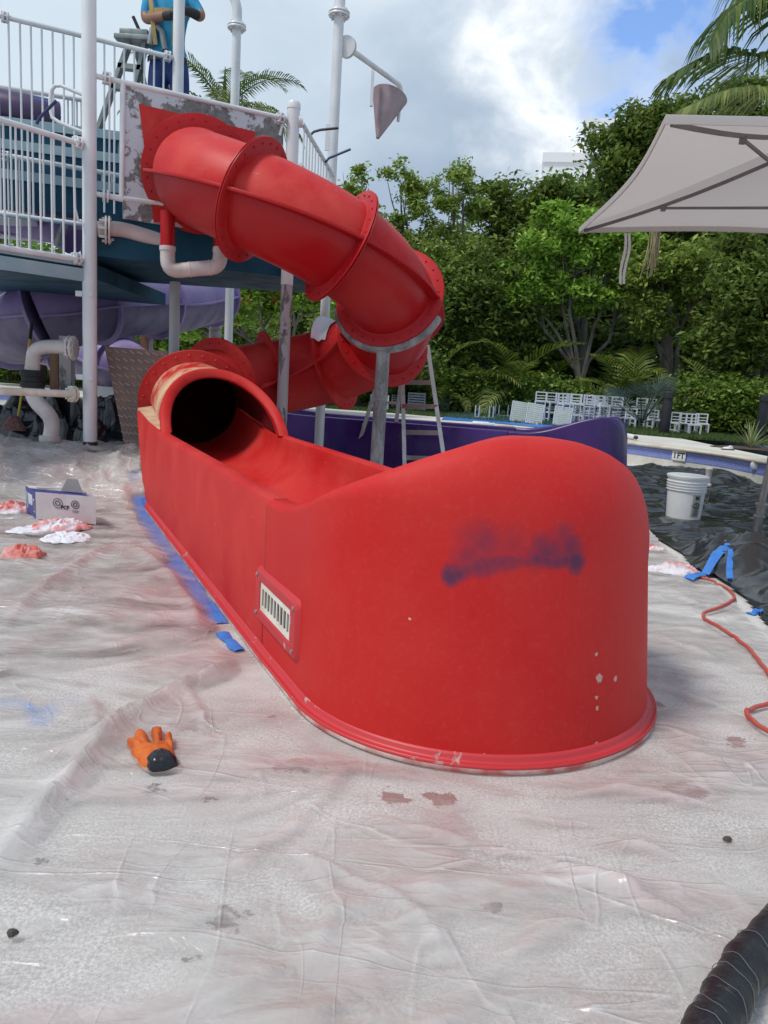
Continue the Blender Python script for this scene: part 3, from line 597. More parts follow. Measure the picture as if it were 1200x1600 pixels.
# spiral: centre line through the measured joints
KS = 0.895; HC = np.array([-0.893, 7.065]); HR = 0.872; H0 = R(-66.38); RF = 0.476; RT = 0.372
ANG = [-13, 48.8, 95, 137.5, 183, 225.5, 269, 307.5, 353.6]
ZED = [2.70, 2.383, 2.101, 1.791, 1.469, 1.220, 1.029, 0.915, 0.775]
def zed(th):
    x = np.array(ANG, float); y = np.array(ZED); mm = np.gradient(y, x); i = int(np.clip(np.searchsorted(x, th)-1, 0, len(x)-2)); h = x[i+1]-x[i]; q = (th-x[i])/h
    return ((2*q**3-3*q**2+1)*y[i]+(q**3-2*q**2+q)*h*mm[i]+(-2*q**3+3*q**2)*y[i+1]+(q**3-q**2)*h*mm[i+1])
def hel(th):
    a = H0+R(th); lf = np.array([-math.sin(a), math.cos(a)]); c_ = HC-lf*HR; return Vector((c_[0], c_[1], float(zed(th))))
def frame(th):
    a = H0+R(th); T = (hel(th+1)-hel(th-1)).normalized(); lf = Vector((-math.sin(a), math.cos(a), 0)); return T, lf, T.cross(lf)
def circ(c, T, lf, u, r_, off=0.0, seg=40): return [c+T*off+(lf*math.cos(2*PI*k/seg)+u*math.sin(2*PI*k/seg))*r_ for k in range(seg)]
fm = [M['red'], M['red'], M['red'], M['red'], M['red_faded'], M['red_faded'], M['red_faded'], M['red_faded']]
for i in range(len(ANG)-1):
    t0, t1 = ANG[i]+0.12, ANG[i+1]-0.12; th = np.linspace(t0, t1, 15); b = MB()
    half = lambda r_, a0_, a1_: [[hel(x)+(frame(x)[1]*math.cos(a_)+frame(x)[2]*math.sin(a_))*r_ for a_ in np.linspace(a0_, a1_, 21)] for x in th]
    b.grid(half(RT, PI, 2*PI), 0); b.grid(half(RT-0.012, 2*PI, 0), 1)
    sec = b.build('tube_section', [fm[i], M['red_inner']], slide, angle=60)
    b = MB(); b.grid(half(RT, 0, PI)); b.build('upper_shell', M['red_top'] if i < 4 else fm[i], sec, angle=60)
    for x, sgn in ((t0, 1), (t1, -1)):                       # end flange: a ring of real thickness, with its bolts
        T, lf, u = frame(x); c_ = hel(x); b = MB(); t_ = 0.011*sgn
        rings = [(RT-0.004, 0.0), (RF-0.004, 0.0), (RF, 0.003*sgn), (RF, t_-0.003*sgn), (RF-0.004, t_), (RT+0.02, t_), (RT-0.004, t_+0.012*sgn)]
        b.grid([circ(c_, T, lf, u, r_, o_, 56) for r_, o_ in rings], closed_v=True); b.build('end_flange', fm[i], sec, angle=40, fix=True)
        b = MB()
        for k in range(24):
            a = 2*PI*(k+0.5)/24; p = c_+(lf*math.cos(a)+u*math.sin(a))*(RF-0.045); b.lathe([(0.0095, 0), (0.0095, 0.006), (0.005, 0.009), (0.001, 0.010)], p+T*t_, T*sgn, 6)
        bo = b.build('bolts', fm[i], sec, angle=30); bo['kind'] = 'stuff'
    for side in (-1, 1):                                     # lengthwise joint between upper and lower halves
        b = MB(); G = []
        for x in np.linspace(t0+0.5, t1-0.5, 15):
            T, lf, u = frame(x); c_ = hel(x); o_ = lf*side; G.append([c_+o_*r_+u*z for r_, z in ((RT-0.006, -0.016), (RT+0.074, -0.012), (RT+0.078, -0.001), (RT+0.078, 0.001), (RT+0.074, 0.012), (RT-0.006, 0.016))])
        b.grid(G, closed_v=False); n0 = len(G)-1
        b.f += [tuple(range(6))[::-1], tuple(n0*6+k for k in range(6))]; b.mi += [0, 0]
        b.build('seam_flange', fm[i], sec, angle=30)
# hood over the mouth: from the last joint to the arched rim
T9, l9, u9 = frame(353.6); c9 = hel(353.6)
loc = lambda p: (float((p[0]-O_[0])*d_[0]+(p[1]-O_[1])*d_[1]), float((p[0]-O_[0])*n_[0]+(p[1]-O_[1])*n_[1]), float(p[2]))
def arch(ps, r_, da=0.0):                                    # ps: 0 near foot, pi far foot
    s = math.sin(ps); cc = math.cos(ps); bb = 0.557-(0.398+r_*0.95)*cc; zz = 0.627+(0.402+r_)*s**0.92 if s > 0 else 0.627
    return Wp(0.56+da-0.52*s+0.06*(1-cc)/2, bb, zz)
PS = np.linspace(0, PI, 41)
b = MB()
def ring9(ps, r_):
    p = c9-l9*(-1 if True else 1)*0 
    return c9+(l9*(-math.cos(ps)))*r_*(-1)*(-1)+u9*math.sin(ps)*r_
# l9 points to the left of travel, i.e. towards the far wall (b grows)
def ring9(ps, r_): return c9+l9*(-math.cos(ps)*r_)+u9*(math.sin(ps)*r_)
for r9, ra, rev in ((RT, 0.045, False), (RT-0.012, 0.0, True)):
    if rev: hd = b.build('mouth_hood', M['red_cream'], slide, angle=60); b = MB()
    G = []
    for q in np.linspace(0, 1, 9):
        G.append([ring9(ps, r9).lerp(arch(ps, ra), q) for ps in (PS[::-1] if rev else PS)])
    b.grid(G)
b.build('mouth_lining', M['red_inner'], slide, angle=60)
# the ring itself and the lower half of the last joint
T, lf, u = T9, l9, u9; b = MB(); rings = [(RT-0.004, 0.0), (RF, 0.0), (RF, 0.018), (RT+0.01, 0.02), (RT-0.004, 0.03)]
b.grid([circ(c9, T, lf, u, r_, o_+0.006, 56) for r_, o_ in rings], closed_v=True); b.build('end_flange', M['red_faded'], hd, angle=40, fix=True)
b = MB()
for k in range(24): a = 2*PI*(k+0.5)/24; b.lathe([(0.013, 0), (0.013, 0.012), (0.007, 0.018), (0.001, 0.02)], c9+T*0.024+(lf*math.cos(a)+u*math.sin(a))*(RF-0.042), T, 6)
b.build('bolts', M['red_faded'], hd, angle=30)['kind'] = 'stuff'
b = MB(); G = []
for q in np.linspace(0, 1, 10):                               # trough floor from the tube into the channel
    row = []
    for k in range(21):
        ps = -PI*k/20; p9 = ring9(ps, RT-0.006); fz = 0.40-0.27*float(sstep((0.55+0.6)/3.6)); rz = min(0.36, 0.627-0.06-fz)
        pc = Wp(0.55, 0.557-0.397*math.cos(ps), fz+rz+rz*math.sin(ps)); row.append(p9.lerp(pc, q))
    G.append(row)
b.grid(G); b.build('trough_floor', M['red_chalk'], slide, angle=60)
b = MB(); G = []                                              # arched rim, a band of real section
for ps in PS: G.append([arch(ps, r_, da) for r_, da in ((-0.008, -0.10), (0.052, -0.10), (0.066, -0.085), (0.066, -0.012), (0.05, 0.0), (0.004, 0.0), (-0.008, -0.012))])
b.grid(G, closed_v=True); kk = 7; b.f += [tuple(range(kk))[::-1], tuple((len(G)-1)*kk+k for k in range(kk))]; b.mi += [0, 0]
b.build('arched_rim', M['red_chalk'], slide, angle=40, fix=True)
# cream ledge between joint and near foot of the arch
b = MB(); b.add([Wp(-0.62, 0.07, 0.728), Wp(-0.62, 0.24, 0.76), Wp(-0.1, 0.21, 0.70), Wp(0.46, 0.17, 0.640), Wp(0.46, 0.09, 0.640), Wp(0.0, 0.07, 0.682),
       Wp(-0.62, 0.07, 0.69), Wp(-0.62, 0.24, 0.70), Wp(-0.1, 0.21, 0.64), Wp(0.46, 0.17, 0.60), Wp(0.46, 0.09, 0.60), Wp(0.0, 0.07, 0.64)],
      [(0, 1, 2, 5), (5, 2, 3, 4)][:2]+[(i, (i+1) % 6, 6+(i+1) % 6, 6+i) for i in range(6)])
b.build('ledge', M['cream'], slide, smooth=False, fix=True)
# vent in the near wall
def on_wall(u, v, bb=0.055):
    r_ = ray(u, v); nn = np.array([n_[0], n_[1], 0]); o3 = np.array([O_[0], O_[1], 0])+nn*bb; k = ((o3-cam_pos)@nn)/(r_@nn); q = cam_pos+r_*k
    return loc(q)
va0, va1, vz0, vz1 = [], [], [], []
A4 = [on_wall(*q) for q in ((408, 890), (473, 947), (459, 1020), (399, 962))]
a0 = (A4[0][0]+A4[3][0])/2; a1 = (A4[1][0]+A4[2][0])/2; z1 = (A4[0][2]+A4[1][2])/2; z0 = (A4[2][2]+A4[3][2])/2
b = MB(); nseg = 40
def rrect(w, h, r_, off):
    P = []
    for cx, cz, s0 in ((w-r_, h-r_, 0), (-w+r_, h-r_, 1), (-w+r_, -h+r_, 2), (w-r_, -h+r_, 3)):
        for k in range(7): a = PI/2*(s0+k/6); P.append(((cx+r_*math.cos(a)), cz+r_*math.sin(a)))
    return [Wp((a0+a1)/2+x, 0.058-off, (z0+z1)/2+z) for x, z in P]
hw, hh = (a1-a0)/2, (z1-z0)/2; print('vent', a0, a1, z0, z1)
gw, gh = hw*0.72, hh*0.50
b.grid([rrect(hw+0.012, hh+0.012, 0.03, -0.002), rrect(hw+0.004, hh+0.004, 0.03, 0.010), rrect(hw-0.006, hh-0.006, 0.025, 0.016), rrect(gw+0.012, gh+0.012, 0.008, 0.015), rrect(gw+0.006, gh+0.006, 0.004, 0.006)], closed_v=True)
vent = b.build('vent', M['flange_red'], slide, angle=30)
b = MB(); cz = (z0+z1)/2; ca = (a0+a1)/2
P = lambda x, o_, z: Wp(ca+x, 0.058-o_, cz+z)
def slab(b, x0, x1, zz0, zz1, o0, o1):
    vs = [P(x, o_, z) for o_ in (o0, o1) for x, z in ((x0, zz0), (x1, zz0), (x1, zz1), (x0, zz1))]
    b.add(vs, [(0, 1, 2, 3), (4, 7, 6, 5), (0, 4, 5, 1), (1, 5, 6, 2), (2, 6, 7, 3), (3, 7, 4, 0)])
slab(b, -gw-.006, gw+.006, gh*0.72, gh+.006, 0.004, 0.011); slab(b, -gw-.006, gw+.006, -gh-.006, -gh*0.72, 0.004, 0.011)
ns_ = 9
for k in range(ns_+1):
    x = -gw+2*gw*(k+0.0)/ns_; w_ = 0.006 if 0 < k < ns_ else 0.012; slab(b, x-w_, x+w_, -gh*0.73, gh*0.73, 0.005, 0.0105)
b.build('grille', M['offwhite'], vent, smooth=False, fix=True)
b = MB(); slab(b, -gw-.004, gw+.004, -gh-.004, gh+.004, -0.001, 0.003); b.build('vent_backing', M['dark'], vent, smooth=False, fix=True)
b = MB()
for sx in (-1, 1):
    for sz in (-1, 1): b.lathe([(0.009, 0), (0.009, 0.004), (0.004, 0.007)], P(sx*(hw-0.022), 0.015, sz*(hh-0.022)), -Vector((n_[0], n_[1], 0)), 10)
b.build('screws', M['steel'], vent)['kind'] = 'stuff'
b = MB(); b.grid([[Wp(3.41-0.0025, 0.0535, z), Wp(3.41+0.0025, 0.0535, z)] for z in np.linspace(0.06, 0.60, 8)]); b.grid([[Wp(3.41-0.0025, 0.0585, z), Wp(3.41+0.0025, 0.0585, z)] for z in np.linspace(0.06, 0.60, 8)])
b.build('joint_seal', pm('dark_red_sealant', (0.10, 0.01, 0.012), None, 8, 0.6), slide)
# support saddle and post
th = 138.5; T, lf, u = frame(th); c_ = hel(th); G = []
for x in np.linspace(200, 345, 30):
    a = R(x); o_ = lf*math.cos(a)+u*math.sin(a); G.append([c_+o_*r_+T*z for r_, z in ((RF+0.002, -0.02), (RF+0.03, -0.02), (RF+0.034, 0.0), (RF+0.034, 0.028), (RF+0.03, 0.05), (RF+0.002, 0.05))])
b = MB(); b.grid(G, closed_v=True); b.f += [tuple(range(6))[::-1], tuple(29*6+k for k in range(6))]; b.mi += [0, 0]
sp_ = tag(b.build('saddle_support', M['bare_pole'], None, fix=True), 'grey metal saddle on a stripped post holding up the outer bend of the red tube', 'slide support')
lowp = min((p for r_ in G for p in r_), key=lambda p: p.z); bx = at(599, 548, lowp.y)
b = MB(); b.tube([(bx[0], lowp.y, 0.0), (bx[0], lowp.y, lowp.z+0.03)], 0.058, 18); b.tube([(bx[0], lowp.y, 0.0), (bx[0], lowp.y, 0.02)], 0.13, 18); b.build('post', M['bare_pole'], sp_)

# ------------------------------------------------------------------ purple slide behind
pslide = thing('slide_runout', 'dark purple slide run-out with a raised end, behind the red slide', 'water slide', (0, 0, 0))
pd = np.array([0.967, -0.253]); pn = np.array([0.253, 0.967]); pO = np.array([-1.75, 9.55])
runout(pslide, pO, pd, pn, None, (M['purple_dark'],)*4, a_end=4.14, wall=0.60, capk=0.70, seam=3.19, r0=0.45, cb=0.51, rise0=0.12, fpk=0.25)
# ------------------------------------------------------------------ play structure
def plane_pt(u, v, A, B):              # where the sight line meets the upright plane through A and B
    A = np.array(A[:2]); B = np.array(B[:2]); tt = B-A; nn = np.array([tt[1], -tt[0], 0]); r_ = ray(u, v); k = ((np.array([*A, 0])-cam_pos)@nn)/(r_@nn); return Vector(cam_pos+r_*k)
XA = at(140, 345, 6.7); XD = at(450, 400, 7.38); XE = at(277, 200, 8.5); P0 = at(0, 187, 6.15)
pa = lambda u, v: plane_pt(u, v, XA, XD)
pb = lambda u, v: plane_pt(u, v, XA, P0)
dAD = np.array([XD[0]-XA[0], XD[1]-XA[1]]); XE2 = XE[:2]+dAD
pc = lambda u, v: plane_pt(u, v, XE, XE2)
play = thing('play_structure', 'white and teal pool play tower with railings and platform that the red tube starts from', 'play tower', (XA[0], XA[1], 0.3))
W_ = M['white']
def post(p, z0, z1, r_, mat=W_, cap=False, name='post', parent=play):
    b = MB(); b.tube([(p[0], p[1], z0), (p[0], p[1], z1)], r_, 24)
    if cap: b.lathe([(r_+0.004, -0.03), (r_+0.004, 0.01), (r_*0.9, 0.03), (0.01, 0.04)], (p[0], p[1], z1), (0, 0, 1), 24)
    return world_part(b.build(name, mat, angle=40), parent)
pA = post(XA, 0.28, 5.6, 0.0575); 
b = MB(); b.tube([(XA[0], XA[1], 0.30), (XA[0], XA[1], 0.40)], 0.062, 18); world_part(b.build('tape_wrap', M['black']), play)
b = MB()
for v in (460, 590):
    z = at(140, v, 6.7)[2]
    b.box((XA[0]-0.085, XA[1]-0.01, z), (0.06, 0.02, 0.045)); b.lathe([(0.028, 0), (0.028, 0.01), (0.012, 0.014)], (XA[0]+0.02, XA[1]-0.054, z), (0.2, -1, 0), 12)
b.tube([(XA[0]-0.07, XA[1]+0.05, 0.3), (XA[0]-0.07, XA[1]+0.05, 1.75)], 0.014, 8)
world_part(b.build('post_bracket', W_), play)
post(XD, 0.0, 1.9, 0.052, M['peel_pole']); zt = at(460, 165, 7.38)[2]; post(XD, 1.9, zt, 0.057, W_, True)
post(XE, 0.0, 5.9, 0.056)
post(at(-60, 500, 8.6), 0, 1.9, 0.056)
# peeling entry panel with red transition plate
def slab_poly(px, f, thick, name, mat, nrm):
    F_ = [f(*q) for q in px]; n3 = Vector((nrm[0], nrm[1], 0)).normalized(); k = len(F_); b = MB()
    b.add(F_+[p+n3*thick for p in F_], [tuple(range(k)), tuple(range(k, 2*k))[::-1]]+[(i, (i+1) % k, k+(i+1) % k, k+i) for i in range(k)])
    return world_part(b.build(name, mat, smooth=False, fix=True), play)
nb_ = Vector((-dAD[1], dAD[0], 0)).normalized()              # away from the viewer
slab_poly([(194, 131), (443, 187), (441, 380), (192, 341)], pa, 0.03, 'entry_panel', M['peel_panel'], nb_)
off = lambda u, v: pa(u, v)-nb_*0.012
slab_poly([(217, 163), (398, 206), (398, 345), (240, 348)], off, 0.008, 'entry_plate', M['red_faded'], nb_)
# short sleeve joining plate and first tube joint
b = MB(); T, lf, u_ = frame(-13); c_ = hel(-13); b.grid([circ(c_, T, lf, u_, RT, -0.16, 40), circ(c_, T, lf, u_, RT, 0.0, 40)], closed_v=True); b.build('tube_sleeve', M['red'], slide)
def rail(f, a, b_, r_=0.021, name='top_rail', parent=None):
    m_ = MB(); m_.tube([f(*a), f(*b_)], r_, 12); return m_
def railing(f, top, bot, us, r_=0.021, rb=0.0085, clamps=(), label=None, zb=None):
    # part: the rail pair; sub-parts: every baluster and clamp
    A_, B_ = f(*top[0]), f(*top[1]); C_, D_ = f(*bot[0]), f(*bot[1]); C_.x, C_.y, D_.x, D_.y = A_.x, A_.y, B_.x, B_.y
    if zb is not None: C_.z = D_.z = zb
    m_ = MB(); m_.tube([A_, B_], r_, 12); o = world_part(m_.build('railing', W_), play); m_ = MB(); m_.tube([C_, D_], r_, 12); q = m_.build('bottom_rail', W_); q.parent = o
    unit = MB(); hgt = ((A_.z-C_.z)+(B_.z-D_.z))/2; unit.tube([(0, 0, 0), (0, 0, 1)], rb, 8, cap=False); me = None
    for u in us:
        v = top[0][1]+(top[1][1]-top[0][1])*(u-top[0][0])/(top[1][0]-top[0][0]); p = f(u, v)
        k = (Vector((p.x, p.y))-Vector((A_.x, A_.y))).length/((Vector((B_.x, B_.y))-Vector((A_.x, A_.y))).length); zt_ = A_.z+(B_.z-A_.z)*k; zb_ = C_.z+(D_.z-C_.z)*k
        if me is None: q = unit.build('baluster', W_); me = q.data
        else: q = bpy.data.objects.new('baluster', me); C.objects.link(q)
        q.parent = o; q.location = (p.x-play.location.x*0, p.y, zb_); q.scale.z = zt_-zb_
        q.matrix_parent_inverse = o.matrix_parent_inverse.copy()*1 if False else Matrix.Identity(4)
    for (u, v) in clamps:
        p = f(u, v); ax = (B_-A_).normalized(); m_ = MB()
        for s_ in (-0.022, 0.012): m_.lathe([(0.03, 0), (0.052, 0.002), (0.052, 0.014), (0.03, 0.016)], p+ax*s_, ax, 16)
        for k in range(6):
            a_ = k*PI/3; X_ = ax.cross(Vector((0, 0, 1))).normalized(); Y_ = X_.cross(ax); m_.lathe([(0.009, 0), (0.009, 0.065), (0.002, 0.067)], p-ax*0.034+(X_*math.cos(a_)+Y_*math.sin(a_))*0.041, ax, 6)
        q = m_.build('clamp', W_); q.parent = o
    return o
railing(pb, ((-90, 160), (128, 225.5)), ((-90, 372), (126, 406)), [-72, -53, -34, -15, 4.5, 24, 43, 62, 80, 98, 116], 0.023, 0.009, [(121, 223), (119, 404)])
m_ = MB(); m_.tube([pb(113, 222)+Vector((0, 0, 0)), pb(115, 232), pb(117, 325), pb(122, 345), pb(128, 346)], 0.011, 8); world_part(m_.build('rail_loop', W_), play)
railing(pa, ((150, 119), (447, 186)), ((150, 303), (192, 312)), [171], 0.021, 0.008, [(167, 122.5), (439, 184.5)])
m_ = MB(); m_.tube([pa(192, 128), pa(190, 312)], 0.022, 12); m_.tube([pa(443, 186), pa(437, 212)], 0.012, 8); m_.tube([pa(150, 303), pa(192, 312)], 0.021, 12)
p = pa(164, 306)
for s_ in (-0.02, 0.012): m_.lathe([(0.03, 0), (0.052, 0.002), (0.052, 0.014), (0.03, 0.016)], p+Vector((dAD[0], dAD[1], 0)).normalized()*s_, (dAD[0], dAD[1], 0), 16)
world_part(m_.build('panel_frame', W_), play)
railing(pc, ((-60, 10), (277, 92)), ((-60, 300), (277, 300)), [-40, -23, -5, 13, 31, 48, 65, 82, 99, 115, 131, 147, 163, 179, 194, 210, 226, 241, 256], 0.024, 0.010, [(8, 27), (262, 88)], zb=2.45)
pd2 = lambda u, v: plane_pt(u, v, at(12, 243, 8.0), at(190, 275, 8.35))
railing(pd2, ((5, 242), (196, 276)), ((5, 385), (196, 385)), [12, 30, 46, 160, 175, 190], 0.024, 0.009, [(9, 244)], zb=2.0)
pe = lambda u, v: plane_pt(u, v, at(0, 136, 9.6), at(140, 160, 9.8))
railing(pe, ((-40, 129), (135, 157)), ((-40, 300), (135, 300)), [100, 106, 113, 120, 127], 0.03, 0.012, zb=2.5)
pf = lambda u, v: plane_pt(u, v, XD, at(520, 273, 8.9))
railing(pf, ((472, 192), (521, 275)), ((472, 260), (521, 330)), [475.5, 480, 484.5, 489, 493.5, 498, 502, 506, 510, 514], 0.02, 0.009)
m_ = MB(); m_.lathe([(0.05, -0.02), (0.05, 0.02)], Vector((XD[0]+0.06, XD[1], at(470, 190, 7.38)[2])), (1, 0.3, 0), 14); world_part(m_.build('rail_end', W_), play)
for q in ((512, 215), (514, 268)): m_ = MB(); m_.box(at(q[0], q[1], 8.75), (0.05, 0.02, 0.26 if q[1] < 230 else 0.12)); world_part(m_.build('end_plate', W_, smooth=False), play)
# loop handle and padded grab bars
y_ = 6.85; m_ = MB(); m_.tube([at(u, v, y_) for u, v in ((137, 151), (115, 142), (95, 133.5), (86, 134), (80, 141), (78.5, 155), (79, 172), (82, 184), (92, 191), (115, 201), (137, 209))], 0.0155, 10); world_part(m_.build('loop_handle', W_), play)
for pts, y_, mt in (((57, 194), (62, 184), (88, 157)), 6.55, (0.02, 0.035, 0.12)), (((484, 212), (490, 206), (500, 203), (529, 200)), 8.3, (0.03, 0.035, 0.04)), (((508, 254), (514, 247), (548, 233)), 8.5, (0.02, 0.05, 0.13)):
    nm = 'grab_%d' % len(bpy.data.materials); m_ = MB(); m_.tube([at(u, v, y_) for u, v in pts], 0.013, 8); world_part(m_.build('grab_bar', pm(nm, mt, None, 4, 0.5)), play)
# decks
def deck_poly(poly, z0, z1, name, mat): m_ = MB(); m_.prism(poly, z0, z1); return world_part(m_.build(name, mat, smooth=False, fix=True), play)
inn = lambda p, k=0.09: (p[0]+nb_.x*k, p[1]+nb_.y*k)
deck_poly([inn(XA), inn(XD), (-0.15, 8.4), (-0.9, 8.8), (-3.5, 8.75)], 1.98, 2.34, 'platform', M['blue'])
dB = np.array([XA[0]-P0[0], XA[1]-P0[1]]); dB /= np.linalg.norm(dB); PL = XA[:2]-dB*1.9
nB = np.array([-dB[1], dB[0]])
deck_poly([tuple(XA[:2]+nB*0.06), (-2.75, 9.4), (-5.6, 8.6), tuple(PL+nB*0.06)], 1.80, 1.93, 'lower_platform', M['blue'])
m_ = MB(); e0, e1 = XA[:2]+nB*0.02, PL+nB*0.02
m_.beam((e0[0]-dB[0]*.05, e0[1]-dB[1]*.05, 1.905), (e1[0], e1[1], 1.905), 0.03, 0.07); m_.beam((e0[0]-dB[0]*.05, e0[1]-dB[1]*.05, 1.80), (e1[0], e1[1], 1.80), 0.05, 0.10); world_part(m_.build('edge_beam', M['lightblue'], smooth=False), play)
# treads of the stair up between the decks, with their pale nosings
for k, (v, y_, h_) in enumerate(((222, 8.7, 0.22), (262, 8.4, 0.28), (310, 8.1, 0.30))):
    c0 = at(-60, v-18, y_); c1 = at(196, v+14, y_+0.35); m_ = MB(); m_.beam(c0, c1, 0.28, h_); world_part(m_.build('stair_step', M['blue'], smooth=False), play)
    m_ = MB(); m_.beam(c0+np.array([0, -0.15, h_/2]), c1+np.array([0, -0.15, h_/2]), 0.03, 0.09); world_part(m_.build('step_nosing', M['lightblue'], smooth=False), play)
# purple flume on the tower with blue rim
m_ = MB(); m_.tube([at(-40, 165, 9.0), at(20, 176, 9.0), at(75, 188, 9.1), at(88, 192, 9.15)], 0.22, 20); world_part(m_.build('purple_trough', pm('dark_plum_gelcoat', (0.06, 0.03, 0.09), None, 3, 0.4)), play)
m_ = MB(); m_.tube([at(-40, 138, 8.9), at(20, 151, 8.9), at(70, 160, 8.95), at(86, 168, 9.0), at(92, 182, 9.0), at(90, 197, 9.0)], 0.025, 10); world_part(m_.build('trough_rim', pm('bright_blue_rubber', (0.03, 0.10, 0.45), None, 4, 0.5)), play)
m_ = MB(); m_.tube([at(-40, 320, 9.6), at(20, 325, 9.6), at(60, 335, 9.5), at(95, 352, 9.4), at(118, 378, 9.3)], [0.3, 0.3, 0.28, 0.24, 0.17], 20); world_part(m_.build('purple_chute', pm('plum_gelcoat', (0.13, 0.07, 0.20), (0.2, 0.12, 0.3), 3, 0.45)), play)
m_ = MB(); m_.tube([at(-40, 337, 9.1), at(30, 340, 9.1), at(58, 341, 9.15)], 0.09, 12); world_part(m_.build('grey_pipe', M['pvc']), play)
# PVC plumbing hung under the platform
def bend_path(P, r_=0.09, k=5):
    P = [Vector(p) for p in P]; out = [P[0]]
    for i in range(1, len(P)-1):
        a, b_, c_ = P[i-1], P[i], P[i+1]; d0 = (a-b_).normalized(); d1 = (c_-b_).normalized(); q = min(r_, (a-b_).length*0.49, (c_-b_).length*0.49); s0, s1 = b_+d0*q, b_+d1*q
        for j in range(k+1): t_ = j/k; out.append(s0*(1-t_)**2+b_*2*t_*(1-t_)+s1*t_**2)
    return out+[P[-1]]
y_ = 6.72; u0 = [at(262, 385, y_), at(262, 424, y_), at(343, 417, y_+0.1), at(345, 388, y_+0.12)]
m_ = MB(); m_.tube(bend_path(u0, 0.11), 0.062, 18)
for p, q in ((u0[0], u0[1]), (u0[3], u0[2])): d3 = (Vector(q)-Vector(p)).normalized(); m_.lathe([(0.067, 0.0), (0.068, 0.004), (0.068, 0.035), (0.063, 0.038)], p, d3, 18)
for f_ in (0.42, 0.80): c3 = Vector(u0[1]).lerp(Vector(u0[2]), f_); m_.lathe([(0.063, -0.002), (0.0655, 0), (0.0655, 0.008), (0.063, 0.01)], c3, Vector(u0[2])-Vector(u0[1]), 18)
trap = tag(m_.build('drain_pipe', M['pvc']), 'white plastic U-shaped drain pipe hanging below the first joints of the red tube', 'pipe')
m_ = MB(); m_.tube([at(262, 330, y_), at(262, 386, y_)], 0.060, 18); m_.build('red_spigot', M['red'], trap); m_ = MB(); m_.tube([at(345, 360, y_+.12), at(345, 390, y_+.12)], 0.060, 18); m_.build('red_spigot', M['red'], trap)
q0 = Vector((XA[0]+0.05, XA[1]+0.02, at(150, 357, 6.7)[2])); m_ = MB(); m_.tube(bend_path([q0, at(188, 357, 6.85), at(235, 371, 7.0), at(280, 383, 7.15), at(292, 395, 7.2), at(292, 424, 7.2)], 0.10), 0.062, 18)
for s_ in (0.06, 0.085): m_.lathe([(0.06, 0), (0.115, 0.003), (0.115, 0.017), (0.06, 0.02)], q0+Vector((s_, s_*0.35, 0)), (1, 0.35, 0), 24)
for k in range(8): a_ = k*PI/4; m_.lathe([(0.012, 0), (0.012, 0.075)], q0+Vector((0.04, 0.015+0.09*math.cos(a_), 0.09*math.sin(a_))), (1, 0.35, 0), 6)
tag(m_.build('feed_pipe', M['pvc']), 'white flanged plastic pipe running from the white post under the platform', 'pipe')
# riser and level pipe at far left
y_ = 6.75; m_ = MB(); p0_ = at(77, 684, y_); 
m_.tube(bend_path([at(78, 690, y_), at(84, 655, y_), at(50, 622, y_), at(50, 585, y_)], 0.10), 0.066, 20); m_.lathe([(0.085, 0), (0.09, 0.01), (0.09, 0.05), (0.07, 0.055)], at(78, 690, y_), (0, 0, 1), 20)
m_.tube(bend_path([at(50, 590, y_), at(53, 545, y_), at(80, 541, y_), at(118, 544, y_)], 0.12), 0.060, 20)
for s_ in (0, 0.03): m_.lathe([(0.05, 0), (0.105, 0.003), (0.105, 0.02), (0.05, 0.023)], Vector(at(107, 543.5, y_))+Vector((s_, 0, 0)), (1, 0, 0), 20)
for k in range(8): a_ = k*PI/4; m_.lathe([(0.012, 0), (0.012, 0.075)], Vector(at(106, 543.5, y_))+Vector((-0.01, 0.085*math.cos(a_), 0.085*math.sin(a_))), (1, 0, 0), 6)
ri = tag(m_.build('riser_pipe', M['pvc']), 'thick white riser pipe with black rubber coupling beside the white post', 'pipe')
m_ = MB(); m_.lathe([(0.07, -0.1), (0.098, -0.095), (0.098, -0.05), (0.085, -0.045), (0.085, 0.0), (0.1, 0.005), (0.1, 0.05), (0.07, 0.055)], at(50, 588, y_), (0, 0, 1), 22); m_.build('coupling', M['black_matte'], ri)
m_ = MB(); pA0 = pb(-60, 608.5); pA1 = pb(122, 616); m_.tube([pA0, pA1], 0.031, 14); ax = (pA1-pA0).normalized()
for s_ in (-0.07, -0.045): m_.lathe([(0.03, 0), (0.07, 0.003), (0.07, 0.017), (0.03, 0.02)], pA1+ax*s_, ax, 18)
for k in range(8): a_ = k*PI/4; m_.lathe([(0.01, 0), (0.01, 0.07)], pA1-ax*0.09+Vector((0, 0, 1))*0.055*math.sin(a_)+ax.cross(Vector((0, 0, 1)))*0.055*math.cos(a_), ax, 6)
tag(m_.build('level_pipe', M['offwhite']), 'long level cream pipe clamped low on the white post', 'pipe')
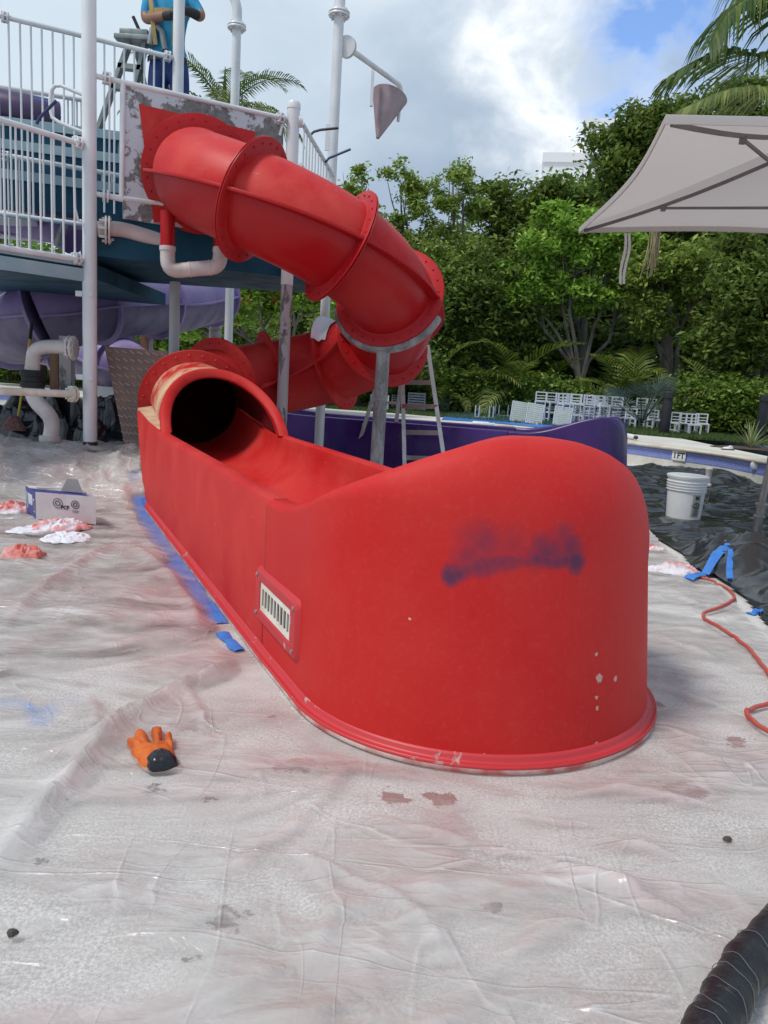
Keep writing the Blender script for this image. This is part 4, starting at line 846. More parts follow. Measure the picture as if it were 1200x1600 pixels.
# plastic film wrap hanging on riser elbow
def crumple_cloth(name, c, rx, ry, h, mat, seed, nx=26, flat=1.0, ang=0.0, freq=1.0):
    V = []; rs = np.linspace(0.0, 1, nx); th = np.linspace(0, 2*PI, nx*2, endpoint=False); T_, R_ = np.meshgrid(th, rs)
    edge = 1+0.35*pnoise(np.cos(T_)*1.3+seed, np.sin(T_)*1.3+seed*2)+0.12*pnoise(np.cos(T_)*4+seed, np.sin(T_)*4); x = R_*np.cos(T_)*edge; y = R_*np.sin(T_)*edge
    fz = 1.1*freq; wq = fbm(x*0.9+seed, y*0.9, 2)*1.2; wr = np.abs(fbm(x*fz+seed+wq, y*fz+seed*1.7+wq, 2)); wr2 = np.abs(fbm(x*fz*2.2+seed*3, y*fz*2.2+wq, 2)); ef = np.clip(1-R_**3, 0, 1)**0.5
    z = h*ef*(0.18+0.26*(1-R_**2)*(1+pnoise(x*1.2+seed, y*1.2))+0.55*np.clip(1-wr*3.0, 0, 1)+0.28*np.clip(1-wr2*3.2, 0, 1))*flat
    x = x+0.12*pnoise(x*3+seed, y*3); y = y+0.12*pnoise(x*3, y*3+seed); ca, sa = math.cos(ang), math.sin(ang)
    X_ = c[0]+(x*rx)*ca-(y*ry)*sa; Y_ = c[1]+(x*rx)*sa+(y*ry)*ca; Z_ = c[2]+0.004+z
    n1 = nx*2; I = np.arange(nx*n1).reshape(nx, n1); F4 = np.stack([I[:-1], I[1:], np.roll(I, -1, 1)[1:], np.roll(I, -1, 1)[:-1]], -1).reshape(-1, 4)
    o = link(name, raw_mesh(name, np.stack([X_, Y_, Z_], -1).reshape(-1, 3), F4, mat, None, True)); return o
# spray posts
def spray_post(u, v, y_, u2, v2, label, r_=0.055):
    p = at(u, v, y_); t_ = thing('spray_post', label, 'spray post', (p[0], p[1], 0)); zt_ = p[2]
    m_ = MB(); m_.tube([(0, 0, 0), (0, 0, zt_)], r_, 20); m_.build('pole', W_, t_)
    e = Vector(at(u2, v2, y_))-Vector((p[0], p[1], 0)); m_ = MB(); m_.tube(bend_path([(0, 0, zt_), (0, 0, zt_+0.28), (e.x, e.y, zt_+0.62)], 0.22, 8), r_*1.08, 18); m_.build('elbow', W_, t_)
    m_ = MB()
    for s_ in (-0.03, 0.0): m_.lathe([(r_, 0), (0.11, 0.003), (0.115, 0.01), (0.11, 0.027), (r_, 0.03)], (0, 0, zt_+s_), (0, 0, 1), 24)
    for k in range(8): a_ = k*PI/4+0.2; m_.lathe([(0.013, 0), (0.013, 0.09)], (0.09*math.cos(a_), 0.09*math.sin(a_), zt_-0.045), (0, 0, 1), 6)
    m_.build('flange', W_, t_); return t_, p
spray_post(370, 42, 10.3, 335, -25, 'white spray post with a curved top behind the entry panel')
t_, pC = spray_post(530, 22, 9.0, 505, -40, 'white spray post carrying the pointed tipping bucket on an arm')
b0 = Vector((pC[0], pC[1], 0)); a0_ = Vector(at(540, 72, 9.0))-b0; a1_ = Vector(at(612, 122, 10.1))-b0; a2_ = Vector(at(625, 133, 10.2))-b0; a3_ = Vector(at(627, 150, 10.22))-b0
m_ = MB(); m_.tube(bend_path([a0_, a2_, a3_], 0.12), 0.03, 14); arm = m_.build('arm', W_, t_)
m_ = MB(); ax = (a1_-a0_).normalized()
for s_ in (0.0, 0.03): m_.lathe([(0.04, 0), (0.11, 0.004), (0.11, 0.02), (0.04, 0.024)], a0_+ax*s_, ax, 18)
m_.build('arm_flange', W_, arm)
M['mauve'] = pm('weathered_mauve_plastic', (0.30, 0.20, 0.22), (0.36, 0.29, 0.31), 4, 0.55)
top_c = (Vector(at(585, 142, 10.1))+Vector(at(633, 158, 10.2)))/2-b0; tip = Vector(at(590, 216, 10.0))-b0; axc = (tip-top_c); ln = axc.length; m_ = MB()
m_.lathe([(0.215, 0.0), (0.222, 0.004), (0.215, 0.02), (0.02, ln), (0.002, ln+0.01)], top_c, axc, 28); m_.lathe([(0.2, -0.001), (0.01, 0.02)], top_c, axc, 28); m_.build('tipping_bucket', M['mauve'], t_)
m_ = MB(); m_.beam(Vector(at(583, 108, 9.9))-b0, Vector(at(580, 166, 9.9))-b0, 0.05, 0.035); m_.tube([Vector(at(626, 150, 10.22))-b0, Vector(at(622, 190, 10.22))-b0], 0.02, 8); m_.build('bucket_hanger', W_, t_)

# ------------------------------------------------------------------ purple tube slide at the left
pt_ = thing('tube_slide', 'faded purple spiral tube slide behind the white posts at the left', 'water slide', (-4.0, 10.4, 0))
path = [at(u, v, y_) for u, v, y_ in ((330, 462, 12.2), (268, 474, 10.9), (215, 473, 10.2), (165, 476, 9.6), (110, 486, 9.2), (62, 500, 9.0), (30, 513, 9.3), (14, 520, 9.9), (28, 522, 10.7), (75, 526, 11.3), (135, 548, 11.3), (190, 576, 10.9), (235, 600, 10.9), (300, 622, 10.6))]
PP = [Vector(p) for p in smooth_curve(np.array(path)[:, :], 6)] if False else None
def cr(P, k=7):
    P = np.array(P, float); out = []
    for i in range(len(P)-1):
        a, b_, c_, d = P[max(i-1, 0)], P[i], P[i+1], P[min(i+2, len(P)-1)]
        for t2 in np.arange(k)/k: out.append(0.5*((2*b_)+(c_-a)*t2+(2*a-5*b_+4*c_-d)*t2**2+(-a+3*b_-3*c_+d)*t2**3))
    return [Vector(p) for p in out]+[Vector(P[-1])]
PP = cr(path); rt = 0.41; brk = [0, 10, 23, 34, 45, 56, 66, 76, len(PP)-1]
for i0, i1 in zip(brk[:-1], brk[1:]):
    seg = PP[i0:i1+1]; 
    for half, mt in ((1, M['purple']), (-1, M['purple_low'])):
        G = []
        for j, p in enumerate(seg):
            T = (seg[min(j+1, len(seg)-1)]-seg[max(j-1, 0)]).normalized(); X_ = T.cross(Vector((0, 0, 1))).normalized(); Y_ = X_.cross(T)
            G.append([p+(X_*math.cos(a_)+Y_*math.sin(a_))*rt for a_ in np.linspace(0, PI*half, 19)]+[p+(X_*math.cos(a_)+Y_*math.sin(a_))*(rt+0.05) for a_ in (PI*half,)][:0])
        m_ = MB(); m_.grid(G); world_part(m_.build('upper_shell' if half > 0 else 'lower_shell', mt, fix=True), pt_)
    G = []; G2 = []
    for j, p in enumerate(seg):
        T = (seg[min(j+1, len(seg)-1)]-seg[max(j-1, 0)]).normalized(); X_ = T.cross(Vector((0, 0, 1))).normalized()
        for sg, g_ in ((1, G), (-1, G2)): g_.append([p+X_*sg*r_+Vector((0, 0, z_)) for r_, z_ in ((rt-0.01, -0.014), (rt+0.05, -0.012), (rt+0.05, 0.012), (rt-0.01, 0.014))])
    m_ = MB(); m_.grid(G); m_.grid(G2); world_part(m_.build('seam_flange', M['purple'], fix=True), pt_)
    p = seg[0]; T = (seg[1]-seg[0]).normalized(); m_ = MB(); m_.lathe([(rt-0.01, -0.02), (rt+0.06, -0.018), (rt+0.06, 0.018), (rt-0.01, 0.02)], p, T, 40); world_part(m_.build('end_flange', M['purple'], angle=40), pt_)
q = at(232, 520, 11.2); m_ = MB(); m_.tube([(q[0], q[1], 0), (q[0], q[1], q[2]+0.1)], 0.07, 14); world_part(m_.build('support_post', M['peel_pole']), pt_)
q = at(226, 520, 10.9); m_ = MB(); m_.box((q[0], q[1], q[2]/2+0.05), (0.09, 0.09, q[2]+0.1)); tag(m_.build('timber_prop', pm('brown_timber', (0.20, 0.10, 0.06), (0.26, 0.15, 0.09), 4, 0.8, 0.2, 30, sc=(6, 6, 0.6)), smooth=False), 'brown timber prop under the purple tube near its peeling post', 'prop')
q = at(87, 600, 8.2); m_ = MB(); m_.box((q[0], q[1], 0.75), (0.085, 0.085, 1.0)); tag(m_.build('timber_prop', bpy.data.materials['brown_timber'], smooth=False), 'brown timber prop standing behind the thick riser pipe', 'prop')
q = at(105, 600, 8.0); m_ = MB(); m_.box((q[0], q[1], 0.75), (0.12, 0.10, 1.15)); tag(m_.build('concrete_post', M['peel_pole'], smooth=False), 'pale square post with scuffed foot between riser pipe and white post', 'post')
# ------------------------------------------------------------------ loose things round the slide
# leaning brown tread plate: raised bars are geometry
tp = [Vector(at(163, 541, 6.95)), Vector(at(262, 549, 7.0)), Vector(at(240, 712, 6.8)), Vector(at(197, 708, 6.78))]
tpn = (tp[1]-tp[0]).cross(tp[3]-tp[0]).normalized(); tpn = tpn if tpn.y < 0 else -tpn
M['rust'] = pm('brown_tread_plate', (0.17, 0.10, 0.075), (0.24, 0.15, 0.11), 5, 0.5, 0.1)
b = MB(); b.add(tp+[p-tpn*0.012 for p in tp], [(0, 1, 2, 3), (7, 6, 5, 4)]+[(i, (i+1) % 4, 4+(i+1) % 4, 4+i) for i in range(4)])
pl_ = tag(b.build('tread_plate', M['rust'], smooth=False, fix=True), 'brown patterned tread plate leaning behind the mouth of the red slide', 'metal plate')
b = MB(); random.seed(3)
for i in range(13):
    for j in range(8):
        fu, fv = (j+0.5)/8, (i+0.5)/13; p = (tp[0].lerp(tp[1], fu)).lerp(tp[3].lerp(tp[2], fu), fv); e1 = (tp[1]-tp[0]).normalized(); e2 = (tp[3]-tp[0]).normalized()
        dd = (e1+e2*(1 if (i+j) % 2 else 1.0)*(1 if j % 2 else 1)).normalized() if (i+j) % 2 else (e1*1.0+e2*0.5).normalized()
        b.beam(p-dd*0.026+tpn*0.002, p+dd*0.026+tpn*0.002, 0.012, 0.012, upv=tuple(tpn))
b.build('raised_bars', pm('tread_bar', (0.34, 0.25, 0.21), None, 5, 0.35), pl_, smooth=False)['kind'] = 'stuff'
# broom
b = MB(); b.tube([at(50, 503, 7.55), at(47, 530, 7.5)], 0.016, 10); br_ = tag(b.build('broom', M['black_matte']), 'broom with yellow handle standing on its red bristles at the far left', 'broom')
b = MB(); b.tube([at(47, 530, 7.5), at(28, 655, 7.35)], 0.012, 10); b.build('handle', pm('yellow_paint', (0.55, 0.38, 0.03), None, 5, 0.45), br_)
q = Vector(at(22, 664, 7.3)); b = MB(); b.grid([[q+Vector((math.cos(a_)*rx, math.sin(a_)*ry*0.5, z)) for a_ in np.linspace(0, 2*PI, 20, endpoint=False)] for rx, ry, z in ((0.03, 0.03, 0.09), (0.07, 0.06, 0.05), (0.10, 0.08, 0.0), (0.12, 0.10, -0.05))], closed_v=True); b.build('bristles', pm('red_bristle', (0.22, 0.09, 0.08), (0.1, 0.06, 0.06), 30, 0.9), br_)
# white tubs beyond the post
for i, (u, v, y_, sx, sz, lb) in enumerate(((160, 640, 10.6, 0.30, 0.24, 'left white plastic tub behind the white post'), (181, 643, 10.4, 0.26, 0.25, 'right white plastic tub beside the brown tread plate'), (166, 616, 10.5, 0.56, 0.20, 'wide white plastic tub lying across the two smaller tubs'))):
    p = at(u, v, y_); b = MB(); b.grid([[Vector(p)+Vector((math.copysign(abs(math.cos(a_))**0.5, math.cos(a_))*sx/2*k, math.copysign(abs(math.sin(a_))**0.5, math.sin(a_))*0.14*k, z*sz)) for a_ in np.linspace(0, 2*PI, 28, endpoint=False)] for k, z in ((0.94, -0.5), (0.97, 0.0), (1.0, 0.42), (0.94, 0.5), (0.3, 0.52))], closed_v=True)
    tag(b.build('plastic_tub', M['white'], fix=True), lb, 'tub', 'white tubs on the pool floor')
# black tarpaulin heap behind post
for (u, v, y_, rx, ry, h, lb, sd) in ((75, 690, 7.6, 0.55, 0.35, 0.30, 'heap of black plastic around the foot of the riser pipe', 1.3), (172, 692, 7.5, 0.36, 0.30, 0.26, 'rumpled black plastic heap between white post and brown tread plate', 4.1)):
    q = at(u, v, y_); o = crumple_cloth('black_tarpaulin', (q[0], q[1], ground_z(q[0], q[1])-0.02), rx, ry, h, M['polythene'], sd, 60, 1.5, 0.0, 0.42); tag(o, lb, 'tarpaulin')
# cardboard box on its side
M['box_white'] = pm('printed_white_card', (0.60, 0.56, 0.56), (0.54, 0.46, 0.46), 5, 0.6); M['box_blue'] = pm('printed_blue_card', (0.03, 0.04, 0.20), (0.05, 0.06, 0.26), 5, 0.5); M['kraft'] = pm('grey_card_inside', (0.24, 0.22, 0.23), None, 5, 0.8); M['pale_ink'] = pm('pale_ink', (0.6, 0.62, 0.7), None, 5, 0.6); M['grey_ink'] = pm('grey_ink', (0.12, 0.12, 0.15), None, 5, 0.6)
yb = 5.15; Pf = [Vector(gtop(57, 811)), Vector(gtop(150, 821))]; Pf[1].z = Pf[0].z; ex = (Pf[1]-Pf[0]); bl_ = ex.length; ex.normalize(); zf = 0.185
Pbk = Vector(gz(27, 788, Pf[0].z)); ey = (Pbk-Pf[0]); ey.z = 0; bd = 0.30; ey.normalize(); ez = Vector((0.03, -0.10, 1)).normalized()
bx_ = thing('cardboard_box', 'open white and blue cardboard box lying on the plastic at the left', 'box', Pf[0])
Bm = lambda x, y, z: ex*x+ey*y+ez*z
def bslab(x0, x1, y0, y1, z0, z1, name, mt, parent=bx_):
    b = MB(); b.add([Bm(x, y, z) for z in (z0, z1) for x, y in ((x0, y0), (x1, y0), (x1, y1), (x0, y1))], [(0, 3, 2, 1), (4, 5, 6, 7), (0, 1, 5, 4), (1, 2, 6, 5), (2, 3, 7, 6), (3, 0, 4, 7)]); return b.build(name, mt, parent, smooth=False, fix=True)
bslab(0, bl_, 0, 0.006, 0, zf, 'front_side', M['box_white']); bslab(0, bl_, bd-0.006, bd, 0, zf, 'back_side', M['box_white']); bslab(0.006, bl_-0.006, 0.006, bd-0.006, 0, 0.005, 'bottom', M['kraft'])
bslab(0, 0.006, 0.006, bd-0.006, 0, zf, 'end_side', M['box_blue']); bslab(bl_-0.006, bl_, 0.006, bd-0.006, 0, zf, 'end_side', M['box_white'])
bslab(0.02, bl_-0.03, 0.02, bd*0.62, zf-0.012, zf-0.006, 'inner_flap', M['box_blue']); bslab(0.0, bl_*0.9, bd*0.56, bd*0.98, zf-0.004, zf+0.002, 'top_flap', M['box_white'])
b = MB(); b.add([Bm(bl_*0.52, bd*0.5, zf), Bm(bl_*0.9, bd*0.5, zf), Bm(bl_*0.84, bd*0.62, zf+0.085), Bm(bl_*0.66, bd*0.62, zf+0.085), Bm(bl_*0.52, bd*0.51, zf), Bm(bl_*0.9, bd*0.51, zf), Bm(bl_*0.84, bd*0.63, zf+0.085), Bm(bl_*0.66, bd*0.63, zf+0.085)], [(0, 1, 2, 3), (7, 6, 5, 4), (0, 4, 5, 1), (1, 5, 6, 2), (2, 6, 7, 3), (3, 7, 4, 0)]); b.build('raised_flap', M['kraft'], bx_, smooth=False)
nf = ex.cross(ez).normalized(); nf = nf if nf.y < 0 else -nf; Rf = Matrix((ex, ez, nf)).transposed().to_4x4()
def on_front(me_o, x, z, off=0.002): me_o.parent = bx_; me_o.matrix_local = Matrix.Translation(Bm(x, 0, z)+nf*off) @ Rf
def ringmesh(r0, r1, name, mt): b = MB(); b.grid([[(math.cos(a_)*r_, math.sin(a_)*r_, z_) for a_ in np.linspace(0, 2*PI, 32, endpoint=False)] for r_, z_ in ((r0, 0), (r1, 0), (r1, 0.001), (r0, 0.001))], closed_u=True, closed_v=True); return b.build(name, mt, smooth=False)
for x, r_, mt in ((bl_*0.37, 0.034, M['grey_ink']), (bl_*0.66, 0.028, M['ink'])):
    on_front(ringmesh(r_*0.86, r_, 'printed_ring', mt), x, zf*0.66); on_front(ringmesh(r_*0.35, r_*0.55, 'printed_ring', mt), x, zf*0.66)
tx = text_mesh('PCF', 0.034, M['ink'], bold=0.0008); on_front(tx, bl_*0.49, zf*0.52)
for k in range(2):
    b = MB(); b.box((0, 0, 0), (0.05-0.01*k, 0.003, 0.001)); on_front(b.build('printed_line', M['grey_ink'], smooth=False), bl_*0.66, zf*0.43-0.008*k)
ne = ey.cross(ez).normalized()*-1; Re = Matrix((-ey, ez, ne)).transposed().to_4x4()
def on_end(o, y, z): o.parent = bx_; o.matrix_local = Matrix.Translation(Bm(0, y, z)+ne*0.002) @ Re
for (y, z, w_, h_, mt) in ((bd*0.5, zf*0.6, 0.10, 0.075, M['pale_ink']), (bd*0.16, zf*0.45, 0.03, 0.09, M['box_white']), (bd*0.85, zf*0.5, 0.012, 0.12, M['pale_ink']), (bd*0.75, zf*0.55, 0.007, 0.10, M['pale_ink'])):
    b = MB(); b.box((0, 0, 0), (w_, h_, 0.001)); on_end(b.build('printed_panel', mt, smooth=False), y, z)
for k in range(5): b = MB(); b.box((0, 0, 0.001), (0.003, 0.07, 0.001)); on_end(b.build('printed_bar', M['grey_ink'], smooth=False), bd*0.16-0.009+0.0045*k, zf*0.45)
for k in range(3): b = MB(); b.box((0, 0, 0), (bl_*0.5, 0.004, 0.001)); q = b.build('printed_line', M['grey_ink'], bx_, smooth=False); q.matrix_local = Matrix.Translation(Bm(bl_*0.45, bd*(0.66+0.09*k), zf+0.0028)) @ Matrix((ex, ey, ez)).transposed().to_4x4()
# rags
t = MT('paint_rag'); k_ = t.ramp(t.noise(7, 6, 0.6), [(0.44, 0.0), (0.60, 1.0)]); t.set(col=t.mix(k_, (0.70, 0.67, 0.70), (0.62, 0.14, 0.12)), rough=0.9); M['rag'] = t.m
t = MT('clean_rag'); k_ = t.ramp(t.noise(5, 6, 0.6), [(0.58, 0.0), (0.70, 0.8)]); t.set(col=t.mix(k_, (0.72, 0.72, 0.76), (0.62, 0.30, 0.32)), rough=0.9); M['rag_clean'] = t.m
t = MT('red_rag'); k_ = t.ramp(t.noise(6, 6, 0.6), [(0.40, 0.0), (0.66, 1.0)]); t.set(col=t.mix(k_, (0.66, 0.16, 0.12), (0.66, 0.42, 0.40)), rough=0.9); M['rag_red'] = t.m
for (u, v, ru, rv, h, mt, sd, lb) in ((36, 869, 32, 20, 0.062, 'rag_red', 1.0, 'crumpled rag soaked in red paint on the plastic, lowest of the rags at the left'),
        (105, 841, 36, 9, 0.030, 'rag_clean', 2.1, 'flat clean white rag in front of the cardboard box'), (95, 824, 36, 13, 0.055, 'rag', 3.7, 'red and white rag bunched below the front of the cardboard box'),
        (44, 829, 28, 7, 0.022, 'rag_clean', 5.2, 'thin lilac-white rag trailing left of the red and white rag'), (22, 797, 24, 13, 0.06, 'rag', 6.6, 'stained white rag at the blue end of the cardboard box'),
        (1058, 893, 25, 16, 0.060, 'rag', 8.3, 'stained rag heap at the edge of the black plastic'), (1026, 891, 14, 8, 0.025, 'rag_clean', 9.4, 'small pale rag beside the stained heap near the red hood'), (1020, 858, 12, 7, 0.03, 'rag', 11.2, 'little red-spotted rag just behind the edge of the red hood')):
    c_ = gtop(u, v); rx = np.linalg.norm(gz(u+ru, v, 0.02)-c_); ry = min(rx*1.1, np.linalg.norm(gz(u, v-rv, 0.02)-c_))*0.9
    o = crumple_cloth('rag', (c_[0], c_[1], c_[2]-0.004), rx, ry, h*0.9, M[mt], sd, 44, 1.0, sd, 1.25); tag(o, lb, 'rag', 'paint rags on the plastic')
# white cloth hung over the joint of the lower tube
G = []
for i, th in enumerate(np.linspace(214, 226.5, 12)):
    row = []
    for k, a_ in enumerate(np.linspace(62, 152, 22)):
        T, lf, u_ = frame(th); r_ = RT+0.016+0.10*math.exp(-((th-225)/3.0)**2)+0.012*float(pnoise(np.array(i*0.5), np.array(k*0.6))); a2 = R(180-a_+6*float(pnoise(np.array(i*0.4+9), np.array(k*0.2)))); row.append(hel(th)+(lf*math.cos(a2)+u_*math.sin(a2))*r_)
    G.append(row)
b = MB(); b.grid(G); tag(b.build('cloth', M['rag_clean'], fix=True), 'white cloth hung over a joint of the lower red tube', 'cloth')
# orange glove with black cuff, one continuous hand with separate fingers
def skin(name, verts, edges, radii, mats, parent=None, levels=1, root=0, matfn=None):
    me = bpy.data.meshes.new(name); me.from_pydata([tuple(v) for v in verts], edges, []); o = bpy.data.objects.new(name, me); C.objects.link(o)
    o.modifiers.new('skin', 'SKIN'); sd = o.modifiers.new('sub', 'SUBSURF'); sd.levels = levels; sd.render_levels = levels
    for i, r_ in enumerate(radii): q = me.skin_vertices[0].data[i]; q.radius = (r_, r_) if not isinstance(r_, tuple) else r_; q.use_root = (i == root)
    dg = bpy.context.evaluated_depsgraph_get(); me2 = bpy.data.meshes.new_from_object(o.evaluated_get(dg)); bpy.data.objects.remove(o); me2.name = name
    me2.materials.clear(); [me2.materials.append(q) for q in mats]; me2.polygons.foreach_set('use_smooth', [True]*len(me2.polygons))
    if matfn:
        for p in me2.polygons: p.material_index = matfn(p.center)
    return link(name, me2, parent)
gp = lambda u, v, z=0.03: Vector(gz(u, v, z)); t = MT('orange_glove_rubber'); t.set(col=t.mix(t.ramp(t.noise(22, 5), [(0.4, 0.0), (0.66, 1.0)]), (0.64, 0.135, 0.012), (0.46, 0.085, 0.01)), rough=0.55); t.bump(t.noise(60, 5, 0.6, 0.8), 0.5, 0.006); M['glove'] = t.m
og = Vector(gtop(238, 1180)); gv = thing('work_glove', 'orange rubber work glove with black cuff lying on the plastic', 'glove', (og.x, og.y, og.z-0.004))
z_ = 0.018
def lens(pts, z0, hgt, name, mt, parent, seed=0.0, inner=7):   # cushion over a closed outline: flat on the ground, rounded on top
    P = np.array([np.array(gp(u, v, z0))-np.array(gv.location) for u, v in pts]); P = np.array(cr(np.vstack([P, P[:1]]), 5))[:-1]; c_ = P.mean(0); G = []
    for k in np.linspace(0, 1, inner+1):
        Q = c_+(P-c_)*(1-k*0.98); Q = Q.copy(); Q[:, 2] = z0*0+0.004+hgt*(1-(1-k)**2)**0.5+0.006*fbm(Q[:, 0]*38+seed, Q[:, 1]*38, 3)*min(1, k*4); G.append(Q)
    b = MB(); b.grid([[tuple(p) for p in P*np.array([1, 1, 0])+np.array([0, 0, -0.008])]]+[[tuple(p) for p in Q] for Q in G], closed_v=True); return b.build(name, mt, parent, angle=180)
lens([(203, 1160), (214, 1163), (224, 1166), (238, 1164), (254, 1163), (268, 1163), (271, 1172), (274, 1178), (269, 1186), (250, 1190), (232, 1198), (220, 1192), (208, 1178)], 0.02, 0.026, 'palm', M['glove'], gv, 1.0)
lens([(212, 1168), (210, 1156), (211, 1146), (219, 1143), (228, 1147), (232, 1156), (233, 1170), (222, 1173)], 0.02, 0.024, 'finger', M['glove'], gv, 2.0)
lens([(239, 1170), (239, 1156), (236, 1145), (238, 1141), (250, 1139), (254, 1143), (252, 1156), (251, 1170)], 0.02, 0.026, 'finger', M['glove'], gv, 3.0)
lens([(255, 1172), (256, 1158), (259, 1151), (267, 1150), (270, 1158), (271, 1174)], 0.02, 0.028, 'finger', M['glove'], gv, 4.0)
lens([(228, 1180), (212, 1174), (202, 1164), (198, 1156), (206, 1157), (217, 1162), (228, 1168)], 0.02, 0.023, 'thumb', M['glove'], gv, 5.0)
t = MT('glossy_black_rubber'); t.set(col=t.mix(t.ramp(t.noise(55, 3), [(0.70, 0.0), (0.72, 1.0)]), (0.012, 0.012, 0.014), (0.5, 0.48, 0.48)), rough=0.22); M['gloss_black'] = t.m
lens([(226, 1192), (234, 1184), (250, 1177), (264, 1179), (276, 1186), (279, 1196), (268, 1201), (250, 1203), (234, 1202)], 0.02, 0.036, 'cuff', M['gloss_black'], gv, 6.0)
# red cord
zc = 0.02; ptsc = [(1062, 898), (1100, 905), (1130, 913), (1146, 926), (1147, 940), (1128, 950), (1103, 957), (1100, 968), (1115, 981), (1140, 995), (1165, 1012), (1188, 1036), (1210, 1068)]
lay = lambda P: [Vector((p.x, p.y, top_z(p.x, p.y)+0.0085)) for p in P]
P = cr([gz(u, v, zc) for u, v in ptsc], 8); b = MB(); b.tube(lay(P), 0.0085, 8); M['cord'] = pm('red_cord_rubber', (0.50, 0.06, 0.045), (0.42, 0.09, 0.07), 8, 0.5)
ptsc = [(1215, 1098), (1190, 1102), (1172, 1108), (1166, 1116), (1172, 1126), (1186, 1138), (1210, 1152)]; P = cr([gz(u, v, zc) for u, v in ptsc], 8); b.tube(lay(P), 0.0085, 8)
P = cr([gz(u, v, zc) for u, v in ((1210, 1068), (1260, 1110), (1275, 1085), (1240, 1090), (1215, 1098))], 6); b.tube(lay(P), 0.0085, 8)
tag(b.build('extension_cord', M['cord']), 'red extension cord snaking over the clear plastic at the right', 'cord')
# taped black hose in the corner
A0, A1, A2, A3 = gz(1085, 1660, 0.05), gz(1128, 1575, 0.05), gz(1190, 1478, 0.05), gz(1300, 1380, 0.06); P = cr([A0, A1, A2, A3], 16); b = MB(); rr = []
for i, p in enumerate(P): rr.append(0.041+0.0014*math.sin(i*1.9)+0.0025*math.sin(i*0.7+1))
b.tube(P, rr, 28); t = MT('black_tape_wrap'); t.set(col=(0.012, 0.012, 0.014), rough=t.math('ADD', t.math('MULTIPLY', t.noise(12, 4), 0.3), 0.22)); t.bump(t.noise(25, 6, 0.65, 1.5), 0.6, 0.012); M['wrap'] = t.m
hs = tag(b.build('wrapped_hose', M['wrap'], angle=180), 'thick hose wrapped in black tape in the near right corner', 'hose')
b = MB()
for k in range(9):
    i = (3, 9, 12, 17, 21, 24, 30, 35, 41)[k]
    if i >= len(P)-2: break
    T = (P[i+1]-P[i-1]).normalized(); X_ = T.cross(Vector((0, 0, 1))).normalized(); Y_ = X_.cross(T); Q = []
    for a_ in np.linspace(0, PI, 12): Q.append(P[i]+T*((0.03+0.03*((k*0.37)%1))*(a_/PI-0.5)+0.004*math.sin(a_*5+k))+(X_*math.cos(a_)+Y_*math.sin(a_))*(rr[i]+0.0012))
    b.tube(Q, 0.0007, 5)
b.build('tape_edges', pm('grey_tape_edge', (0.14, 0.145, 0.155), None, 5, 0.5), hs)['kind'] = 'stuff'
# blue tape: under slide edge and on the black plastic
def ribbon(pts, w_, z0, name, lb, lift=0.0, under=False):
    P = cr([gz(u, v, z0) for u, v in pts], 6); P = [Vector((p.x, p.y, float(ground_z(np.array(p.x), np.array(p.y)))+0.003 if under else top_z(p.x, p.y)+0.004)) for p in P]; G = []
    for i, p in enumerate(P):
        T = (P[min(i+1, len(P)-1)]-P[max(i-1, 0)]).normalized(); X_ = T.cross(Vector((0, 0, 1))).normalized(); h_ = 0.0 if under else lift*math.sin(PI*i/(len(P)-1))+0.004*math.sin(i*1.3); wv = w_*(1+0.15*math.sin(i*0.9)); G.append([p+X_*wv*q+Vector((0, 0, h_+(0.004 if abs(q) < 0.4 else 0)+dz)) for q, dz in ((-0.5, 0), (-0.2, 0.001), (0.2, 0), (0.5, 0), (0.5, -0.002), (-0.5, -0.002))])
    b = MB(); b.grid(G, closed_v=True); return tag(b.build(name, M['blue_tape'], fix=True), lb, 'tape', 'strips of blue tape')
ribbon([(211, 776), (225, 806), (252, 850), (287, 897)], 0.13, 0.0, 'tape_strip', 'blue tape under the left edge of the red slide, near the cardboard box', under=True)
ribbon([(287, 897), (316, 940), (342, 976)], 0.10, 0.0, 'tape_strip', 'blue tape between clear plastic and the middle of the red slide edge', under=True)
ribbon([(346, 985), (360, 999), (374, 1013)], 0.05, 0.02, 'tape_strip', 'crumpled bit of blue tape below the vent at the foot of the red slide')
ribbon([(1078, 884), (1110, 874), (1138, 863)], 0.06, 0.11, 'tape_strip', 'long piece of blue tape stuck across the black plastic heap', 0.02)
ribbon([(1136, 862), (1141, 876), (1143, 890)], 0.045, 0.10, 'tape_strip', 'short end of blue tape hanging down on the black plastic heap')
ribbon([(1172, 955), (1182, 953), (1192, 954)], 0.045, 0.02, 'tape_strip', 'torn scrap of blue tape beside the red cord')
# small debris
for u, v, lb in ((19, 1460, 'small dark clod lying on the plastic at the left edge'), (1137, 1313, 'small brown crumb on the plastic near the right edge')):
    c_ = gtop(u, v); b = MB(); b.grid([[(c_[0]+0.010*s_*math.cos(a_)*(1+.3*math.sin(3*a_)), c_[1]+0.008*s_*math.sin(a_), c_[2]+z2) for a_ in np.linspace(0, 2*PI, 10, endpoint=False)] for s_, z2 in ((0.9, -0.004), (1.1, 0.003), (0.7, 0.009), (0.1, 0.011))], closed_v=True); tag(b.build('clod', pm('dark_earth', (0.07, 0.06, 0.05), None, 60, 0.9) if u < 100 else bpy.data.materials['dark_earth']), lb, 'clod')
